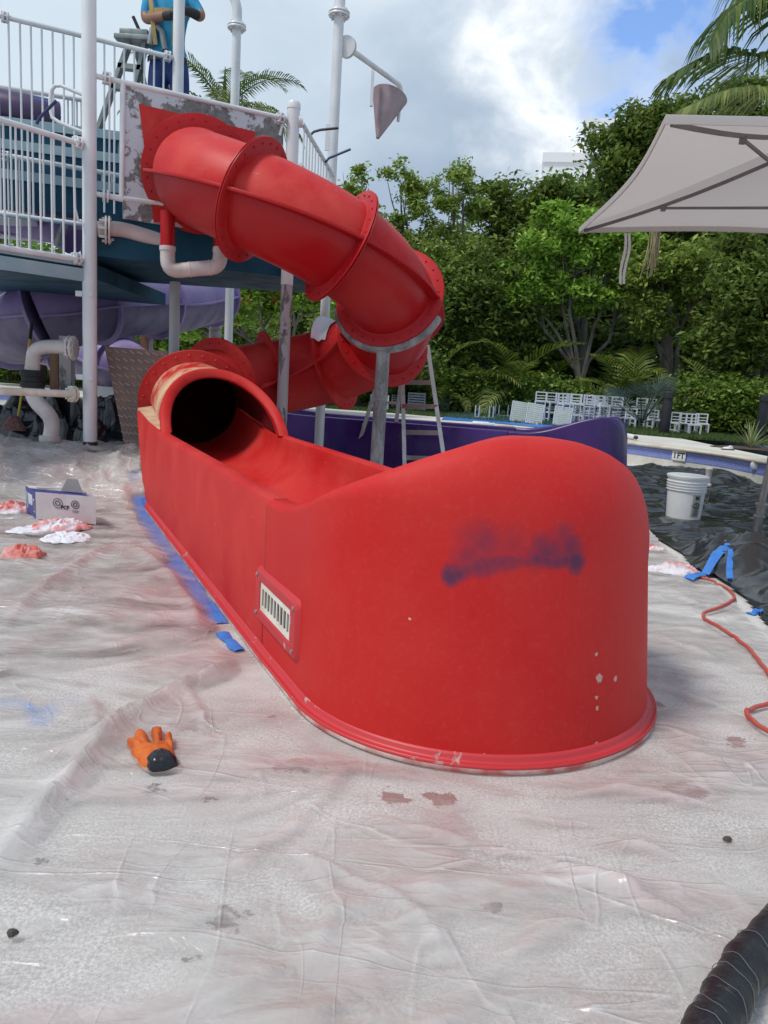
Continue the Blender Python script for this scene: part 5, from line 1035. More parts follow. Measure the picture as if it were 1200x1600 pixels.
# bucket
c_ = gtop(1067, 808); bk = thing('bucket', 'white plastic pail with a wire handle standing on the black plastic', 'bucket', (c_[0], c_[1], c_[2]-0.003)); bh = 0.385; r1, r0 = 0.172, 0.150
M['pail'] = pm('white_pail', (0.68, 0.70, 0.70), (0.62, 0.63, 0.64), 4, 0.4)
b = MB(); pr = [(r0-0.004, 0), (r0, 0.004)]
for f_ in (0.68, 0.745, 0.81, 0.875):
    r_ = r0+(r1-r0)*f_; z2 = bh*f_; pr += [(r_, z2-0.006), (r_+0.010, z2-0.003), (r_+0.010, z2+0.003), (r_, z2+0.006)]
pr += [(r1, bh-0.02), (r1+0.008, bh-0.018), (r1+0.008, bh), (r1-0.004, bh), (r0-0.004, 0.01), (0.001, 0.008)]
b.lathe(pr, (0, 0, 0), (0, 0, 1), 48); b.build('pail', M['pail'], bk, angle=30)
b = MB(); b.lathe([(r1+0.006, 0), (r1+0.012, 0.002), (r1+0.012, 0.016), (r1-0.002, 0.02), (r1-0.012, 0.014), (0.001, 0.013)], (0, 0, bh-0.008), (0, 0, 1), 48); b.build('lid', M['pail'], bk, angle=30)
b = MB(); hp = []
for a_ in np.linspace(0, PI, 25): x_ = math.cos(a_)*(r1+0.016); hp.append(Vector((0.25, -0.97, 0))*0+Vector((x_*0.86+0.03, -abs(math.sin(a_))*0.165-x_*0.1, bh*0.80-0.175*math.sin(a_))))
b.tube(hp, 0.0022, 6); b.build('wire_handle', M['steel'], bk)
lab = MB(); th0 = R(-92); G = []
for z2 in (0.03, 0.235): G.append([((r0+(r1-r0)*z2/bh+0.001)*math.cos(a_), (r0+(r1-r0)*z2/bh+0.001)*math.sin(a_), z2) for a_ in np.linspace(R(-88), R(-58), 9)])
lab.grid(G); lab.build('printed_label', pm('grey_green_print', (0.36, 0.38, 0.33), None, 5, 0.6), bk, fix=True)
def on_pail(o, ang, z2, off=0.0022): r_ = r0+(r1-r0)*z2/bh+off; o.parent = bk; o.matrix_local = Matrix.Translation((r_*math.cos(R(ang)), r_*math.sin(R(ang)), z2)) @ Matrix.Rotation(R(ang)+PI/2, 4, 'Z') @ Matrix.Rotation(PI/2, 4, 'X')
on_pail(ringmesh(0.022, 0.030, 'printed_ring', M['dark']), -73, 0.135, 0.004); on_pail(text_mesh('2', 0.04, M['dark'], bold=0.001), -73, 0.135, 0.004); on_pail(text_mesh('M', 0.05, M['dark'], bold=0.001), -73, 0.205, 0.004)
for k in range(5): b = MB(); b.box((0, 0, 0), (0.05, 0.004, 0.001)); on_pail(b.build('printed_line', M['dark'], smooth=False), -73, 0.045+0.012*k, 0.004)
# umbrella
M['canvas_in'] = None; t = MT('pale_canvas'); t.set(col=t.mix(t.noise(3, 5), (0.66, 0.62, 0.60), (0.60, 0.56, 0.54)), rough=0.85); wv = t.noise(160, 2); t.bump(wv, 0.12, 0.003)
tl = t.n('ShaderNodeBsdfTranslucent'); tl.inputs[0].default_value = (0.66, 0.58, 0.55, 1); mx = t.n('ShaderNodeMixShader'); mx.inputs[0].default_value = 0.34; t.l(t.b.outputs[0], mx.inputs[1]); t.l(tl.outputs[0], mx.inputs[2]); t.l(mx.outputs[0], t.out.inputs[0]); M['canvas'] = t.m
pb_ = gz(1182, 832, 0.03); um = thing('sun_umbrella', 'large square pale canvas sun umbrella on a steel pole', 'umbrella', (pb_[0], pb_[1], 0.03)); ub = Vector(um.location)
Nn = Vector(at(1040, 184, 4.55))-ub; Fa = Vector(at(905, 354, 7.67))-ub; ze = (Nn.z+Fa.z)/2; Nn.z = Fa.z = ze
sv = Vector((Fa.y-Nn.y, -(Fa.x-Nn.x), 0)); Nr = Nn+sv; Fr = Fa+sv; ctr = (Nn+Fa+Nr+Fr)/4; apex = Vector((ctr.x, ctr.y, 0)); apex.z = (Vector(at(1195, 176, ctr.y+ub.y))-ub).z
def panel(P, Q):
    G = []
    for f_ in np.linspace(0, 1, 14):
        row = []
        for g in np.linspace(0, 1, 22):
            e = P.lerp(Q, g); sagin = 0.14*math.sin(PI*g); e = e.lerp(Vector((ctr.x, ctr.y, ze)), sagin*0.55); e.z += 0.05*math.sin(PI*g)
            p = apex.lerp(e, f_); p.z -= 0.10*math.sin(PI*f_)*(0.4+0.6*math.sin(PI*g)); row.append(p)
        G.append(row)
    return G
M['rib'] = pm('dull_brown_rib', (0.17, 0.15, 0.145), None, 4, 0.5)
b = MB(); panels = [panel(Nn, Fa), panel(Fa, Fr), panel(Fr, Nr), panel(Nr, Nn)]
for G in panels: b.grid(G)
b.build('canopy', M['canvas'], um, angle=180)
b = MB()
for G in panels:                                   # hem
    E_ = G[-1]; b.grid([[p+Vector((0, 0, 0.004)) for p in E_], [p+Vector((0, 0, -0.045)) for p in E_], [p+(ctr-p).normalized()*0.012+Vector((0, 0, -0.045)) for p in E_], [p+(ctr-p).normalized()*0.012+Vector((0, 0, 0.0)) for p in E_]])
b.build('hem', M['canvas'], um)
for corner in (Nn, Fa, Fr, Nr):
    b = MB(); p1 = apex+Vector((0, 0, -0.10)); e = corner+Vector((0, 0, -0.04)); mid = [p1.lerp(e, f_)+Vector((0, 0, -0.10*math.sin(PI*f_)*0.55)) for f_ in np.linspace(0, 0.97, 9)]
    for q0_, q1_ in zip(mid[:-1], mid[1:]): b.beam(q0_, q1_, 0.018, 0.026)
    rb = b.build('rib', M['rib'], um, smooth=False); b = MB(); h0_ = Vector((ctr.x, ctr.y, apex.z-0.62)); b.beam(h0_, mid[5]+Vector((0, 0, -0.02)), 0.014, 0.020); b.box(mid[5]+Vector((0, 0, -0.025)), (0.035, 0.035, 0.04)); b.build('strut', M['rib'], rb, smooth=False)
b = MB(); pt0 = Vector((0, 0, 0.10)); pt1 = Vector((ctr.x, ctr.y, apex.z-0.05)); b.tube([pt0.lerp(pt1, 0.0), pt1], 0.027, 18); b.build('pole', M['steel'], um)
b = MB(); b.tube([(0, 0, -0.02), pt0.lerp(pt1, 0.05)], 0.034, 18); dd = (pt1-pt0).normalized(); b.lathe([(0.03, 0), (0.05, 0.004), (0.05, 0.018), (0.03, 0.022)], pt0+dd*0.13, dd, 18); b.lathe([(0.03, 0), (0.046, 0.004), (0.046, 0.014), (0.03, 0.018)], pt0+dd*0.03, dd, 18); b.build('base_sleeve', M['steel'], um)
b = MB(); b.lathe([(0.10, -0.03), (0.07, 0.03), (0.03, 0.07), (0.03, 0.11), (0.012, 0.13)], apex, (0, 0, 1), 14); b.build('finial', M['white'], um)
b = MB()
for du in (0, 6):                                   # hanging ties at the eave
    s0_ = Vector(at(978+du, 364, 7.2))-ub; b.grid([[s0_+Vector((0.012*q+0.012*math.sin(k*0.8+du), 0.01*math.cos(k*0.6), -0.44*k/8)) for q in (-1, 1)] for k in range(9)])
b.build('tie_strap', M['canvas'], um)
# aluminium ladder behind the bend
ld = thing('stepladder', 'aluminium folding ladder with red joints standing behind the red tube bend', 'ladder', at(632, 740, 8.7)*np.array([1, 1, 0])); lo = Vector(ld.location)
lp = lambda u, v, y_: Vector(at(u, v, y_))-lo
def ladder_leg(a, b_, name='leg'):
    m_ = MB(); d3 = (b_-a); e = a+d3*((0.0-a.z)/d3.z) if abs(d3.z) > 0.1 else b_; m_.beam(a, e, 0.045, 0.08, upv=(0, 1, 0.2)); m_.build(name, M['alu'], ld, smooth=False)
ladder_leg(lp(668, 540, 8.75), lp(692, 704, 8.6)); ladder_leg(lp(628, 540, 8.95), lp(632, 720, 8.75))
ladder_leg(lp(592, 590, 9.1), lp(554, 715, 9.35)); ladder_leg(lp(631, 560, 9.05), lp(612, 720, 9.3))
for (a, b_) in (((629, 597.5, 8.88), (676, 597.5, 8.7)), ((631, 634.5, 8.83), (681, 635.5, 8.66)), ((632, 675.5, 8.8), (687, 676.5, 8.63)), ((633, 715, 8.8), (693, 717, 8.6))):
    m_ = MB(); m_.beam(lp(*a), lp(*b_), 0.045, 0.05); rg = m_.build('rung', M['alu'], ld, smooth=False)
    for q in (a, b_): m_ = MB(); m_.box(lp(*q)+Vector((0, -0.012, 0)), (0.038, 0.05, 0.045)); m_.build('rung_joint', M['red_plastic'], rg, smooth=False)
for (a, b_) in (((576, 630, 9.18), (622, 629, 9.12)), ((566, 663, 9.25), (617, 663, 9.2)), ((558, 698, 9.3), (613, 698, 9.27))): m_ = MB(); m_.beam(lp(*a), lp(*b_), 0.03, 0.03); m_.build('rung', M['alu'], ld, smooth=False)
# stepladder on the platform and the worker on it
yl = 8.95; sl_ = thing('stepladder', 'grey aluminium stepladder on the tower platform under the worker', 'ladder', (*at(215, 130, yl)[:2], 2.34)); lo2 = Vector(sl_.location); l2 = lambda u, v, y_=yl: Vector(at(u, v, y_))-lo2
M['old_alu'] = pm('painted_old_aluminium', (0.30, 0.33, 0.32), (0.20, 0.23, 0.23), 9, 0.5, metal=0.4)
def leg2(a, b_, w_=0.04, h_=0.10): m_ = MB(); d3 = b_-a; e = a+d3*((0-a.z)/d3.z); m_.beam(a, e, w_, h_, upv=(0, 1, 0)); m_.build('leg', M['old_alu'], sl_, smooth=False)
leg2(l2(203, 66), l2(180, 130)); leg2(l2(228, 66), l2(212, 135)); leg2(l2(236, 60, 9.2), l2(262, 135, 9.4)); leg2(l2(212, 70, 9.2), l2(226, 135, 9.4))
m_ = MB(); c2 = (l2(192, 62)+l2(233, 66))/2; m_.box(c2, (0.40, 0.24, 0.05)); m_.box(c2+Vector((0, 0, 0.06)), (0.30, 0.18, 0.06)); m_.build('top_cap', M['old_alu'], sl_, bevel=0.008)
m_ = MB(); m_.tube([l2(234, 70, 8.85), l2(238, 46, 8.85), l2(246, 42, 8.85), l2(253, 50, 8.85), l2(258, 78, 8.85)], 0.032, 12); m_.build('hand_loop', M['old_alu'], sl_)
for (a, b_) in (((186, 104), (222, 108)), ((176, 136), (214, 141))): m_ = MB(); m_.beam(l2(*a), l2(*b_), 0.10, 0.05); m_.build('step', M['old_alu'], sl_, smooth=False)
m_ = MB(); m_.beam(l2(240, 118, 9.3), l2(268, 121, 9.35), 0.3, 0.03); m_.build('step', M['old_alu'], sl_, smooth=False)
m_ = MB(); m_.tube([l2(208, 26), l2(217, 46)], 0.018, 8); o = m_.build('hand_tool', M['dark']); o.location = lo2; tag(o, 'thin hand tool standing in the tray of the upper stepladder', 'tool')
# worker: one continuous skinned figure
yw = 9.0; hip = Vector(at(264, 104, yw)); kx = 1.22; w = thing('worker', 'person in a blue shirt and tan safety harness with dark gloves, on the stepladder', 'person', (hip.x, hip.y, hip.z-0.92*kx))
wo = Vector(w.location); H = hip-wo
wp = lambda u, v, y_=yw: Vector(at(u, v, y_))-wo
hv = lambda x, y, z: H+Vector((x, y, z))*kx
V = [H, hv(0, 0, 0.16), hv(0, 0, 0.36), hv(0, 0, 0.54), hv(0, -0.01, 0.64), hv(0, -0.03, 0.72),       # pelvis .. neck
     hv(-0.18, 0, 0.56), wp(227, 31, 8.92), wp(258, 25, 8.72), wp(272, 24, 8.66),                        # arm at the left of the picture
     hv(0.18, 0, 0.56), wp(316, 28, 8.92), wp(294, 17, 8.74), wp(284, 16, 8.68),                         # other arm
     hv(-0.10, 0, -0.06), hv(-0.11, -0.02, -0.46), hv(-0.11, 0.03, -0.86), hv(-0.11, -0.12, -0.90),
     hv(0.10, 0, -0.06), hv(0.11, -0.02, -0.46), hv(0.11, 0.03, -0.86), hv(0.11, -0.12, -0.90)]
E_ = [(0, 1), (1, 2), (2, 3), (3, 4), (4, 5), (3, 6), (6, 7), (7, 8), (8, 9), (3, 10), (10, 11), (11, 12), (12, 13), (0, 14), (14, 15), (15, 16), (16, 17), (0, 18), (18, 19), (19, 20), (20, 21)]
Rr = [(0.17, 0.13), (0.165, 0.125), (0.195, 0.14), (0.16, 0.12), 0.07, 0.065, 0.088, 0.060, 0.046, 0.050, 0.088, 0.060, 0.046, 0.050, 0.12, 0.09, 0.065, 0.05, 0.12, 0.09, 0.065, 0.05]
M['shirt'] = pm('blue_shirt', (0.02, 0.30, 0.52), (0.015, 0.22, 0.42), 6, 0.8, 0.3, 25); M['trousers'] = pm('blue_trousers', (0.02, 0.05, 0.20), (0.015, 0.04, 0.15), 6, 0.85); M['skin'] = pm('skin', (0.30, 0.15, 0.095), None, 6, 0.5); M['glove_dark'] = pm('dark_glove', (0.03, 0.03, 0.035), None, 6, 0.8)
def segd(c, a, b_): d = b_-a; k = max(0.0, min(1.0, (c-a).dot(d)/d.length_squared)); return (c-a-d*k).length, k
def wmat(c):
    c = Vector(c); dt = min(segd(c, V[0], V[3])[0]-0.10, segd(c, V[3], V[4])[0])
    for sh, el, wr, hd in ((6, 7, 8, 9), (10, 11, 12, 13)):
        dh = segd(c, V[wr], V[hd])[0]; df = segd(c, V[el], V[wr])[0]; du, ku = segd(c, V[sh], V[el])
        if min(dh, df, du) < dt:
            if dh <= df and dh <= du: return 3
            if df < du: return 2
            return 2 if ku > 0.80 else 0
    if c.z < H.z+0.02: return 1
    return 2 if c.z > H.z+0.66*kx else 0
skin('body', V, E_, Rr, [M['shirt'], M['trousers'], M['skin'], M['glove_dark']], w, 2, 0, wmat)
b = MB(); hc = hv(0, -0.03, 0.80); b.grid([[hc+Vector((0.078*math.sin(f_)*math.cos(a_), 0.098*math.sin(f_)*math.sin(a_), 0.118*math.cos(f_))) for a_ in np.linspace(0, 2*PI, 20, endpoint=False)] for f_ in np.linspace(0.02, PI-0.02, 14)], closed_v=True); b.lathe([(0.012, 0), (0.018, 0.01), (0.004, 0.03)], hc+Vector((0, -0.095, -0.01)), (0, -1, 0.2), 10); b.build('head', M['skin'], w)
b = MB(); b.grid([[hc+Vector((0.086*math.sin(f_)*math.cos(a_), 0.106*math.sin(f_)*math.sin(a_), 0.01+0.126*math.cos(f_))) for a_ in np.linspace(0, 2*PI, 20, endpoint=False)] for f_ in np.linspace(0.02, PI*0.5, 8)], closed_v=True); b.build('cap', M['trousers'], w)
M['strap'] = pm('tan_webbing', (0.42, 0.29, 0.12), None, 20, 0.8); b = MB()
def strap(P, w_=0.045):
    P = cr(P, 5); G = []
    for i, p in enumerate(P):
        T = (P[min(i+1, len(P)-1)]-P[max(i-1, 0)]).normalized(); X_ = T.cross(Vector((0, -1, 0))).normalized(); G.append([p+X_*w_/2, p+X_*w_/2+Vector((0, -0.006, 0)), p-X_*w_/2+Vector((0, -0.006, 0)), p-X_*w_/2])
    b.grid(G)
fy = -0.135
strap([hv(-0.13, -0.10, 0.56), hv(-0.12, fy-0.01, 0.46), hv(-0.10, fy-0.02, 0.30), hv(-0.08, fy, 0.12)]); strap([hv(0.13, -0.10, 0.56), hv(0.11, fy-0.01, 0.46), hv(0.09, fy-0.02, 0.30), hv(0.08, fy, 0.12)]); strap([hv(-0.17, -0.08, 0.38), hv(-0.08, fy-0.02, 0.385), hv(0.08, fy-0.02, 0.385), hv(0.17, -0.08, 0.38)])
b.build('harness', M['strap'], w)
b = MB(); strap([hv(-0.175, -0.05, 0.03), hv(-0.09, -0.135, 0.03), hv(0.09, -0.135, 0.03), hv(0.175, -0.05, 0.03)], 0.06); b.build('belt', M['glove_dark'], w)
# ------------------------------------------------------------------ vegetation
def leaf_mat(name, a, b_, c_=None, tr=0.35):
    t = MT(name); g = t.n('ShaderNodeNewGeometry'); r_ = g.outputs['Random Per Island']; oi = t.noise(0.55, 3)
    col = t.ramp(r_, [(0.0, b_), (0.55, a), (1.0, c_ or tuple(min(1, x*1.5) for x in a))])
    hv = t.n('ShaderNodeHueSaturation'); t.l(col, hv.inputs['Color']); t.l(t.math('ADD', 0.95, t.math('MULTIPLY', oi, 0.85)), hv.inputs['Value'])
    t.set(col=hv.outputs[0], rough=0.55, spec=0.3); tl = t.n('ShaderNodeBsdfTranslucent'); t.l(hv.outputs[0], tl.inputs[0])
    mx = t.n('ShaderNodeMixShader'); mx.inputs[0].default_value = tr; t.l(t.b.outputs[0], mx.inputs[1]); t.l(tl.outputs[0], mx.inputs[2]); t.l(mx.outputs[0], t.out.inputs[0]); return t.m
LM = {'bright': leaf_mat('bright_leaves', (0.192, 0.324, 0.042), (0.108, 0.204, 0.03), (0.3, 0.432, 0.072)),
      'mid': leaf_mat('mid_leaves', (0.126, 0.228, 0.036), (0.066, 0.132, 0.024), (0.192, 0.312, 0.06)),
      'dark': leaf_mat('dark_leaves', (0.105, 0.16, 0.03), (0.055, 0.09, 0.02), (0.17, 0.22, 0.045)),
      'olive': leaf_mat('olive_leaves', (0.18, 0.252, 0.048), (0.096, 0.144, 0.03), (0.276, 0.336, 0.072)),
      'hedge': leaf_mat('hedge_leaves', (0.11, 0.18, 0.028), (0.06, 0.11, 0.018), (0.19, 0.26, 0.05)),
      'palm': leaf_mat('palm_leaves', (0.055, 0.10, 0.02), (0.03, 0.06, 0.014), (0.12, 0.15, 0.03)),
      'palm_pale': leaf_mat('pale_palm_leaves', (0.13, 0.17, 0.045), (0.07, 0.10, 0.03), (0.24, 0.25, 0.08)),
      'areca': leaf_mat('areca_leaves', (0.085, 0.13, 0.02), (0.045, 0.08, 0.014), (0.20, 0.20, 0.03)),
      'flower': leaf_mat('red_flowers', (0.55, 0.05, 0.015), (0.4, 0.03, 0.02), (0.6, 0.16, 0.03)),
      'blue': leaf_mat('blue_green_fan', (0.085, 0.12, 0.10), (0.05, 0.08, 0.065), (0.14, 0.18, 0.15)),
      'agave': leaf_mat('variegated_blades', (0.24, 0.27, 0.12), (0.13, 0.18, 0.07), (0.42, 0.42, 0.24), 0.2)}
M['bark'] = pm('grey_bark', (0.17, 0.155, 0.135), (0.09, 0.08, 0.07), 5, 0.9, 0.5, 20, sc=(1, 1, 0.3)); M['bark_dark'] = pm('dark_bark', (0.07, 0.06, 0.05), (0.04, 0.035, 0.03), 5, 0.9, 0.5, 20, sc=(1, 1, 0.3))
M['palm_bark'] = pm('pale_palm_bark', (0.36, 0.34, 0.31), (0.24, 0.22, 0.2), 9, 0.9, 0.4, 20, sc=(1, 1, 3))
def leaves(cl, spread, per, size, asp=0.45, flat=0.5):
    # cl: clump centres (k,3); per leaves round each; every leaf is a small rhombus of its own
    k = len(cl); n_l = k*per; P = np.repeat(cl, per, 0)+rng.normal(0, 1, (n_l, 3))*np.repeat(spread, per)[:, None]*np.array([1, 1, 0.7])
    d1 = rng.normal(0, 1, (n_l, 3)); d1[:, 2] *= 0.6; d1 /= np.linalg.norm(d1, axis=1)[:, None]; nr = rng.normal(0, 1, (n_l, 3)); nr[:, 2] = np.abs(nr[:, 2])+flat*1.6; d2 = np.cross(nr, d1); d2 /= np.linalg.norm(d2, axis=1)[:, None]+1e-9
    s_ = size*(0.6+0.8*rng.random(n_l))[:, None]; V = np.stack([P-d1*s_*0.5, P+d2*s_*asp*0.5, P+d1*s_*0.5-np.array([0, 0, 1])*s_*0.12, P-d2*s_*asp*0.5], 1)
    return V.reshape(-1, 3), np.arange(n_l*4).reshape(-1, 4)
def clumps(blobs, n_c, hollow=0.55, gap=0.0):
    # every blob is broken into smaller tufts with gaps between them
    out = []; sp_ = []; vol = np.array([b_[3]*b_[4] for b_ in blobs]); vol = vol/vol.sum()
    for (cx, cy, cz, rx, rz), f_ in zip(blobs, vol):
        k = max(6, int(n_c*f_)); ns = max(6, int(k/6)); d = rng.normal(0, 1, (ns, 3)); d /= np.linalg.norm(d, axis=1)[:, None]; rr_ = (hollow+(1.12-hollow)*rng.random(ns))*(0.8+0.45*rng.random(ns)); sc_ = d*rr_[:, None]*np.array([rx, rx*0.8, rz]); sr = (0.22+0.30*rng.random(ns))*(rx*rz)**0.5
        pick = rng.integers(0, ns, k); d2 = rng.normal(0, 1, (k, 3)); d2[:, 2] = d2[:, 2]*0.7+0.25; d2 /= np.linalg.norm(d2, axis=1)[:, None]
        p = sc_[pick]+d2*(sr[pick]*(0.35+0.65*rng.random(k)))[:, None]*np.array([1.15, 1, 0.75])+np.array([cx, cy, cz]); out.append(p); sp_.append(0.07+0.30*sr[pick])
    return np.concatenate(out), np.concatenate(sp_)
def tree(name, label, base, blobs, mat, n_c, per, size, trunk=0.12, bark='bark', group=None, spread=1.0, cat='tree', fork=0.45, hollow=0.45, flowers=0):
    t_ = thing(name, label, cat, base, group); B0 = np.array(base)
    bl = [(b_[0]-B0[0], b_[1]-B0[1], b_[2]-B0[2], b_[3], b_[4]) for b_ in blobs]; cl, sp2 = clumps(bl, n_c, hollow)
    V, F4 = leaves(cl, sp2*spread, per, size); link('crown', raw_mesh('crown', V, F4, mat), t_)
    if flowers:
        q = cl[rng.choice(len(cl), flowers)]; q = q[q[:, 1] < np.median(cl[:, 1])]; V, F4 = leaves(q, np.full(len(q), 0.10), 26, 0.10, 0.8); f_ = link('blossoms', raw_mesh('blossoms', V, F4, LM['flower']), t_)
    b = MB(); top = np.mean([q[:3] for q in bl], axis=0); fk = Vector(top*np.array([0.35, 0.35, 0])+np.array([0, 0, max(0.3, top[2]*fork)])); b.tube([(0, 0, -0.05), Vector((0, 0, 0)).lerp(fk, 0.5)+Vector((trunk*0.6, 0, 0)), fk], [trunk*1.25, trunk, trunk*0.85], 10)
    bi = 0; kns = []
    for (cx, cy, cz, rx, rz) in bl:
        c0_ = Vector((cx, cy, cz)); main = bi % 2 == 0 or bi < 2; bi += 1; src = fk if main or not kns else min(kns, key=lambda q: (q-c0_).length)
        kn = src.lerp(c0_, 0.6 if main else 0.75)+Vector((random.uniform(-.2, .2)*rx, random.uniform(-.15, .15)*rx, -0.12*rz)); s0_ = Vector((0, 0, 0)).lerp(fk, random.uniform(0.70, 1.0)) if main else src; w0 = 0.5 if main else 0.26
        b.tube([s0_, s0_.lerp(kn, 0.35)+Vector((random.uniform(-.15, .15), 0, 0.10)), s0_.lerp(kn, 0.7)+Vector((random.uniform(-.15, .15), 0, 0.08)), kn], [trunk*w0, trunk*w0*.85, trunk*w0*.7, trunk*w0*.55], 7); kns.append(kn)
        for k in range(4):
            e = c0_+Vector((random.uniform(-.8, .8)*rx, random.uniform(-.6, .6)*rx, random.uniform(-0.3, .85)*rz)); mid = kn.lerp(e, 0.5)+Vector((random.uniform(-.15, .15)*rx, random.uniform(-.12, .12)*rx, 0.12*rz)); b.tube([kn, mid, e], [trunk*0.28, trunk*0.18, trunk*0.05], 5)
            e2 = mid+Vector((random.uniform(-.4, .4)*rx, random.uniform(-.4, .4)*rx, random.uniform(0, .5)*rz)); b.tube([mid, e2], [trunk*0.13, trunk*0.04], 4)
    b.build('trunk', M[bark], t_); return t_
def ib(u, v, y_, ru, rv): p = at(u, v, y_); return (p[0], p[1], p[2], ru*y_/1200, rv*y_/1200)
def base_at(u, y_): p = at(u, 600, y_); return (p[0], p[1], 0.36)
G1 = 'trees along the far side of the lawn'
TR = [('slim tall tree with thin sky-lit crown just right of the spray post', 560, 24, [(556, 300, 24, 28, 34), (570, 400, 24, 40, 60), (545, 480, 24, 50, 50)], 'olive', 260, 34, .15, .09),
 ('slender airy tree with the top rising above the red bend', 640, 23, [(622, 275, 23, 26, 22), (640, 330, 23, 34, 40), (610, 390, 23, 38, 44), (660, 420, 23, 40, 50)], 'olive', 260, 32, .14, .09),
 ('tall thin-leaved tree with bare twigs showing against the sky', 705, 22.5, [(715, 262, 22.5, 30, 18), (690, 300, 22.5, 34, 32), (735, 310, 22.5, 28, 36), (700, 390, 22.5, 44, 56), (740, 420, 22.5, 34, 50)], 'olive', 300, 32, .13, .08),
 ('dark bushy tree in the dip of the tree line', 790, 25, [(770, 330, 25, 42, 40), (818, 322, 25, 44, 40), (800, 400, 25, 66, 80), (860, 360, 25, 50, 60)], 'dark', 330, 46, .17, .13),
 ('dense mid-green tree rising under the white tower blocks', 905, 26, [(872, 338, 26, 48, 34), (948, 318, 26, 32, 40), (900, 355, 26, 66, 56), (960, 340, 26, 56, 60)], 'mid', 380, 48, .17, .15),
 ('tallest dark round-topped tree behind the umbrella', 1040, 24, [(1000, 232, 24, 36, 40), (1035, 200, 24, 48, 36), (1010, 270, 24, 80, 60), (1080, 230, 24, 70, 60), (1090, 320, 24, 90, 70), (1000, 340, 24, 66, 60)], 'dark', 620, 52, .17, .18),
 ('dark tree behind the right part of the umbrella', 1180, 23, [(1150, 220, 23, 60, 70), (1200, 300, 23, 80, 90), (1260, 240, 23, 90, 100), (1190, 420, 23, 70, 80)], 'dark', 460, 50, .17, .16),
 ('bright green tree with pale forked trunk in front of the hedge', 918, 20.6, [(815, 425, 20.6, 30, 28), (850, 395, 20.6, 36, 30), (890, 350, 20.6, 44, 34), (930, 395, 20.6, 44, 34), (975, 400, 20.6, 38, 34), (870, 455, 20.6, 46, 24), (990, 450, 20.6, 34, 24), (930, 470, 20.6, 44, 18), (815, 465, 20.6, 26, 18)], 'bright', 420, 40, .15, .125),
 ('yellow-green tree with drooping branches under the umbrella edge', 1056, 20.2, [(1020, 430, 20.2, 44, 44), (1080, 400, 20.2, 56, 44), (1050, 480, 20.2, 56, 30), (1120, 450, 20.2, 50, 44), (1010, 495, 20.2, 30, 20)], 'olive', 380, 42, .15, .12),
 ('dark glossy tree at the right edge of the lawn', 1190, 17.5, [(1160, 430, 17.5, 50, 60), (1210, 500, 17.5, 70, 60), (1150, 540, 17.5, 50, 40), (1250, 420, 17.5, 60, 70)], 'dark', 380, 52, .15, .12),
 ('shaded mid-height tree between the red bend and the bright tree', 760, 21, [(720, 460, 21, 50, 60), (780, 480, 21, 50, 60), (690, 520, 21, 40, 50), (830, 500, 21, 40, 50)], 'dark', 330, 50, .16, .10)]
for lb, u, y_, bl, mt, n_c, per, sz, tk in TR:
    airy = mt == 'olive' and y_ > 20
    tree('tree', lb, base_at(u, y_), [ib(*q) for q in bl], LM[mt], n_c*(1 if airy else 1.25).__ceil__() if False else int(n_c*(1.0 if airy else 1.3)), per, sz*(1.0 if airy else 1.08), tk, 'bark_dark' if mt == 'dark' else 'bark', G1, 0.75 if airy else 1.0, fork=0.30 if y_ < 20.9 else 0.5)
# a closed belt of far growth behind them
b0 = [ib(u, v, 33, 80, 95) for u, v in ((40, 470), (180, 480), (330, 480), (450, 480), (560, 500), (680, 500), (800, 500), (920, 500), (1040, 500), (1160, 500), (1280, 500))]
b0 += [ib(u, v, 34, 80, 70) for u, v in ((620, 440), (760, 430), (880, 420), (1000, 420), (1120, 420), (1240, 420))]
cl, sp2 = clumps(b0, 2600, 0.2); V, F4 = leaves(cl, sp2*1.2, 34, 0.34, 0.6); wd = link('far_trees', raw_mesh('far_trees', V, F4, LM['dark'])); tag(wd, 'belt of dark trees closing the view behind the lawn', 'trees', kind='stuff')
low = [ib(u, 560+(u-600)*0.03, 27, 60, 60) for u in range(-60, 1320, 70)]; cl, sp2 = clumps(low, 1700, 0.2); V, F4 = leaves(cl, sp2*1.1, 34, 0.28, 0.6); o = link('undergrowth', raw_mesh('undergrowth', V, F4, LM['dark'])); tag(o, 'dark undergrowth under the trees', 'undergrowth', kind='stuff')
# left side trees under and beyond the play tower
G2 = 'trees behind the play tower'
tree('flame_tree', 'spreading tree with red blossoms behind the lower red tube', base_at(470, 15.5), [ib(400, 450, 15.5, 60, 36), (ib(460, 440, 15.5, 60, 34)), ib(330, 470, 15.5, 54, 34), ib(510, 470, 15.5, 40, 30), ib(290, 500, 15.5, 36, 26)], LM['bright'], 330, 50, .12, .10, 'bark', G2, fork=0.25, flowers=22)
tree('tree', 'dark leafy tree behind the faded purple tube', base_at(60, 20), [ib(20, 470, 20, 80, 60), ib(130, 500, 20, 90, 50), ib(70, 540, 20, 80, 34)], LM['mid'], 420, 46, .16, .12, 'bark_dark', G2)
tree('tree', 'green tree seen under the platform next to the pale palm trunk', base_at(250, 18), [ib(240, 480, 18, 60, 50), ib(300, 520, 18, 60, 40), ib(200, 540, 18, 50, 30)], LM['mid'], 330, 46, .15, .10, 'bark_dark', G2)
tree('tree', 'dark tree between flame tree and red tube', base_at(560, 19), [ib(430, 530, 19, 60, 40), ib(540, 520, 19, 50, 60), ib(600, 560, 19, 60, 36), ib(500, 560, 19, 60, 30)], LM['dark'], 380, 46, .15, .10, 'bark_dark', G2)
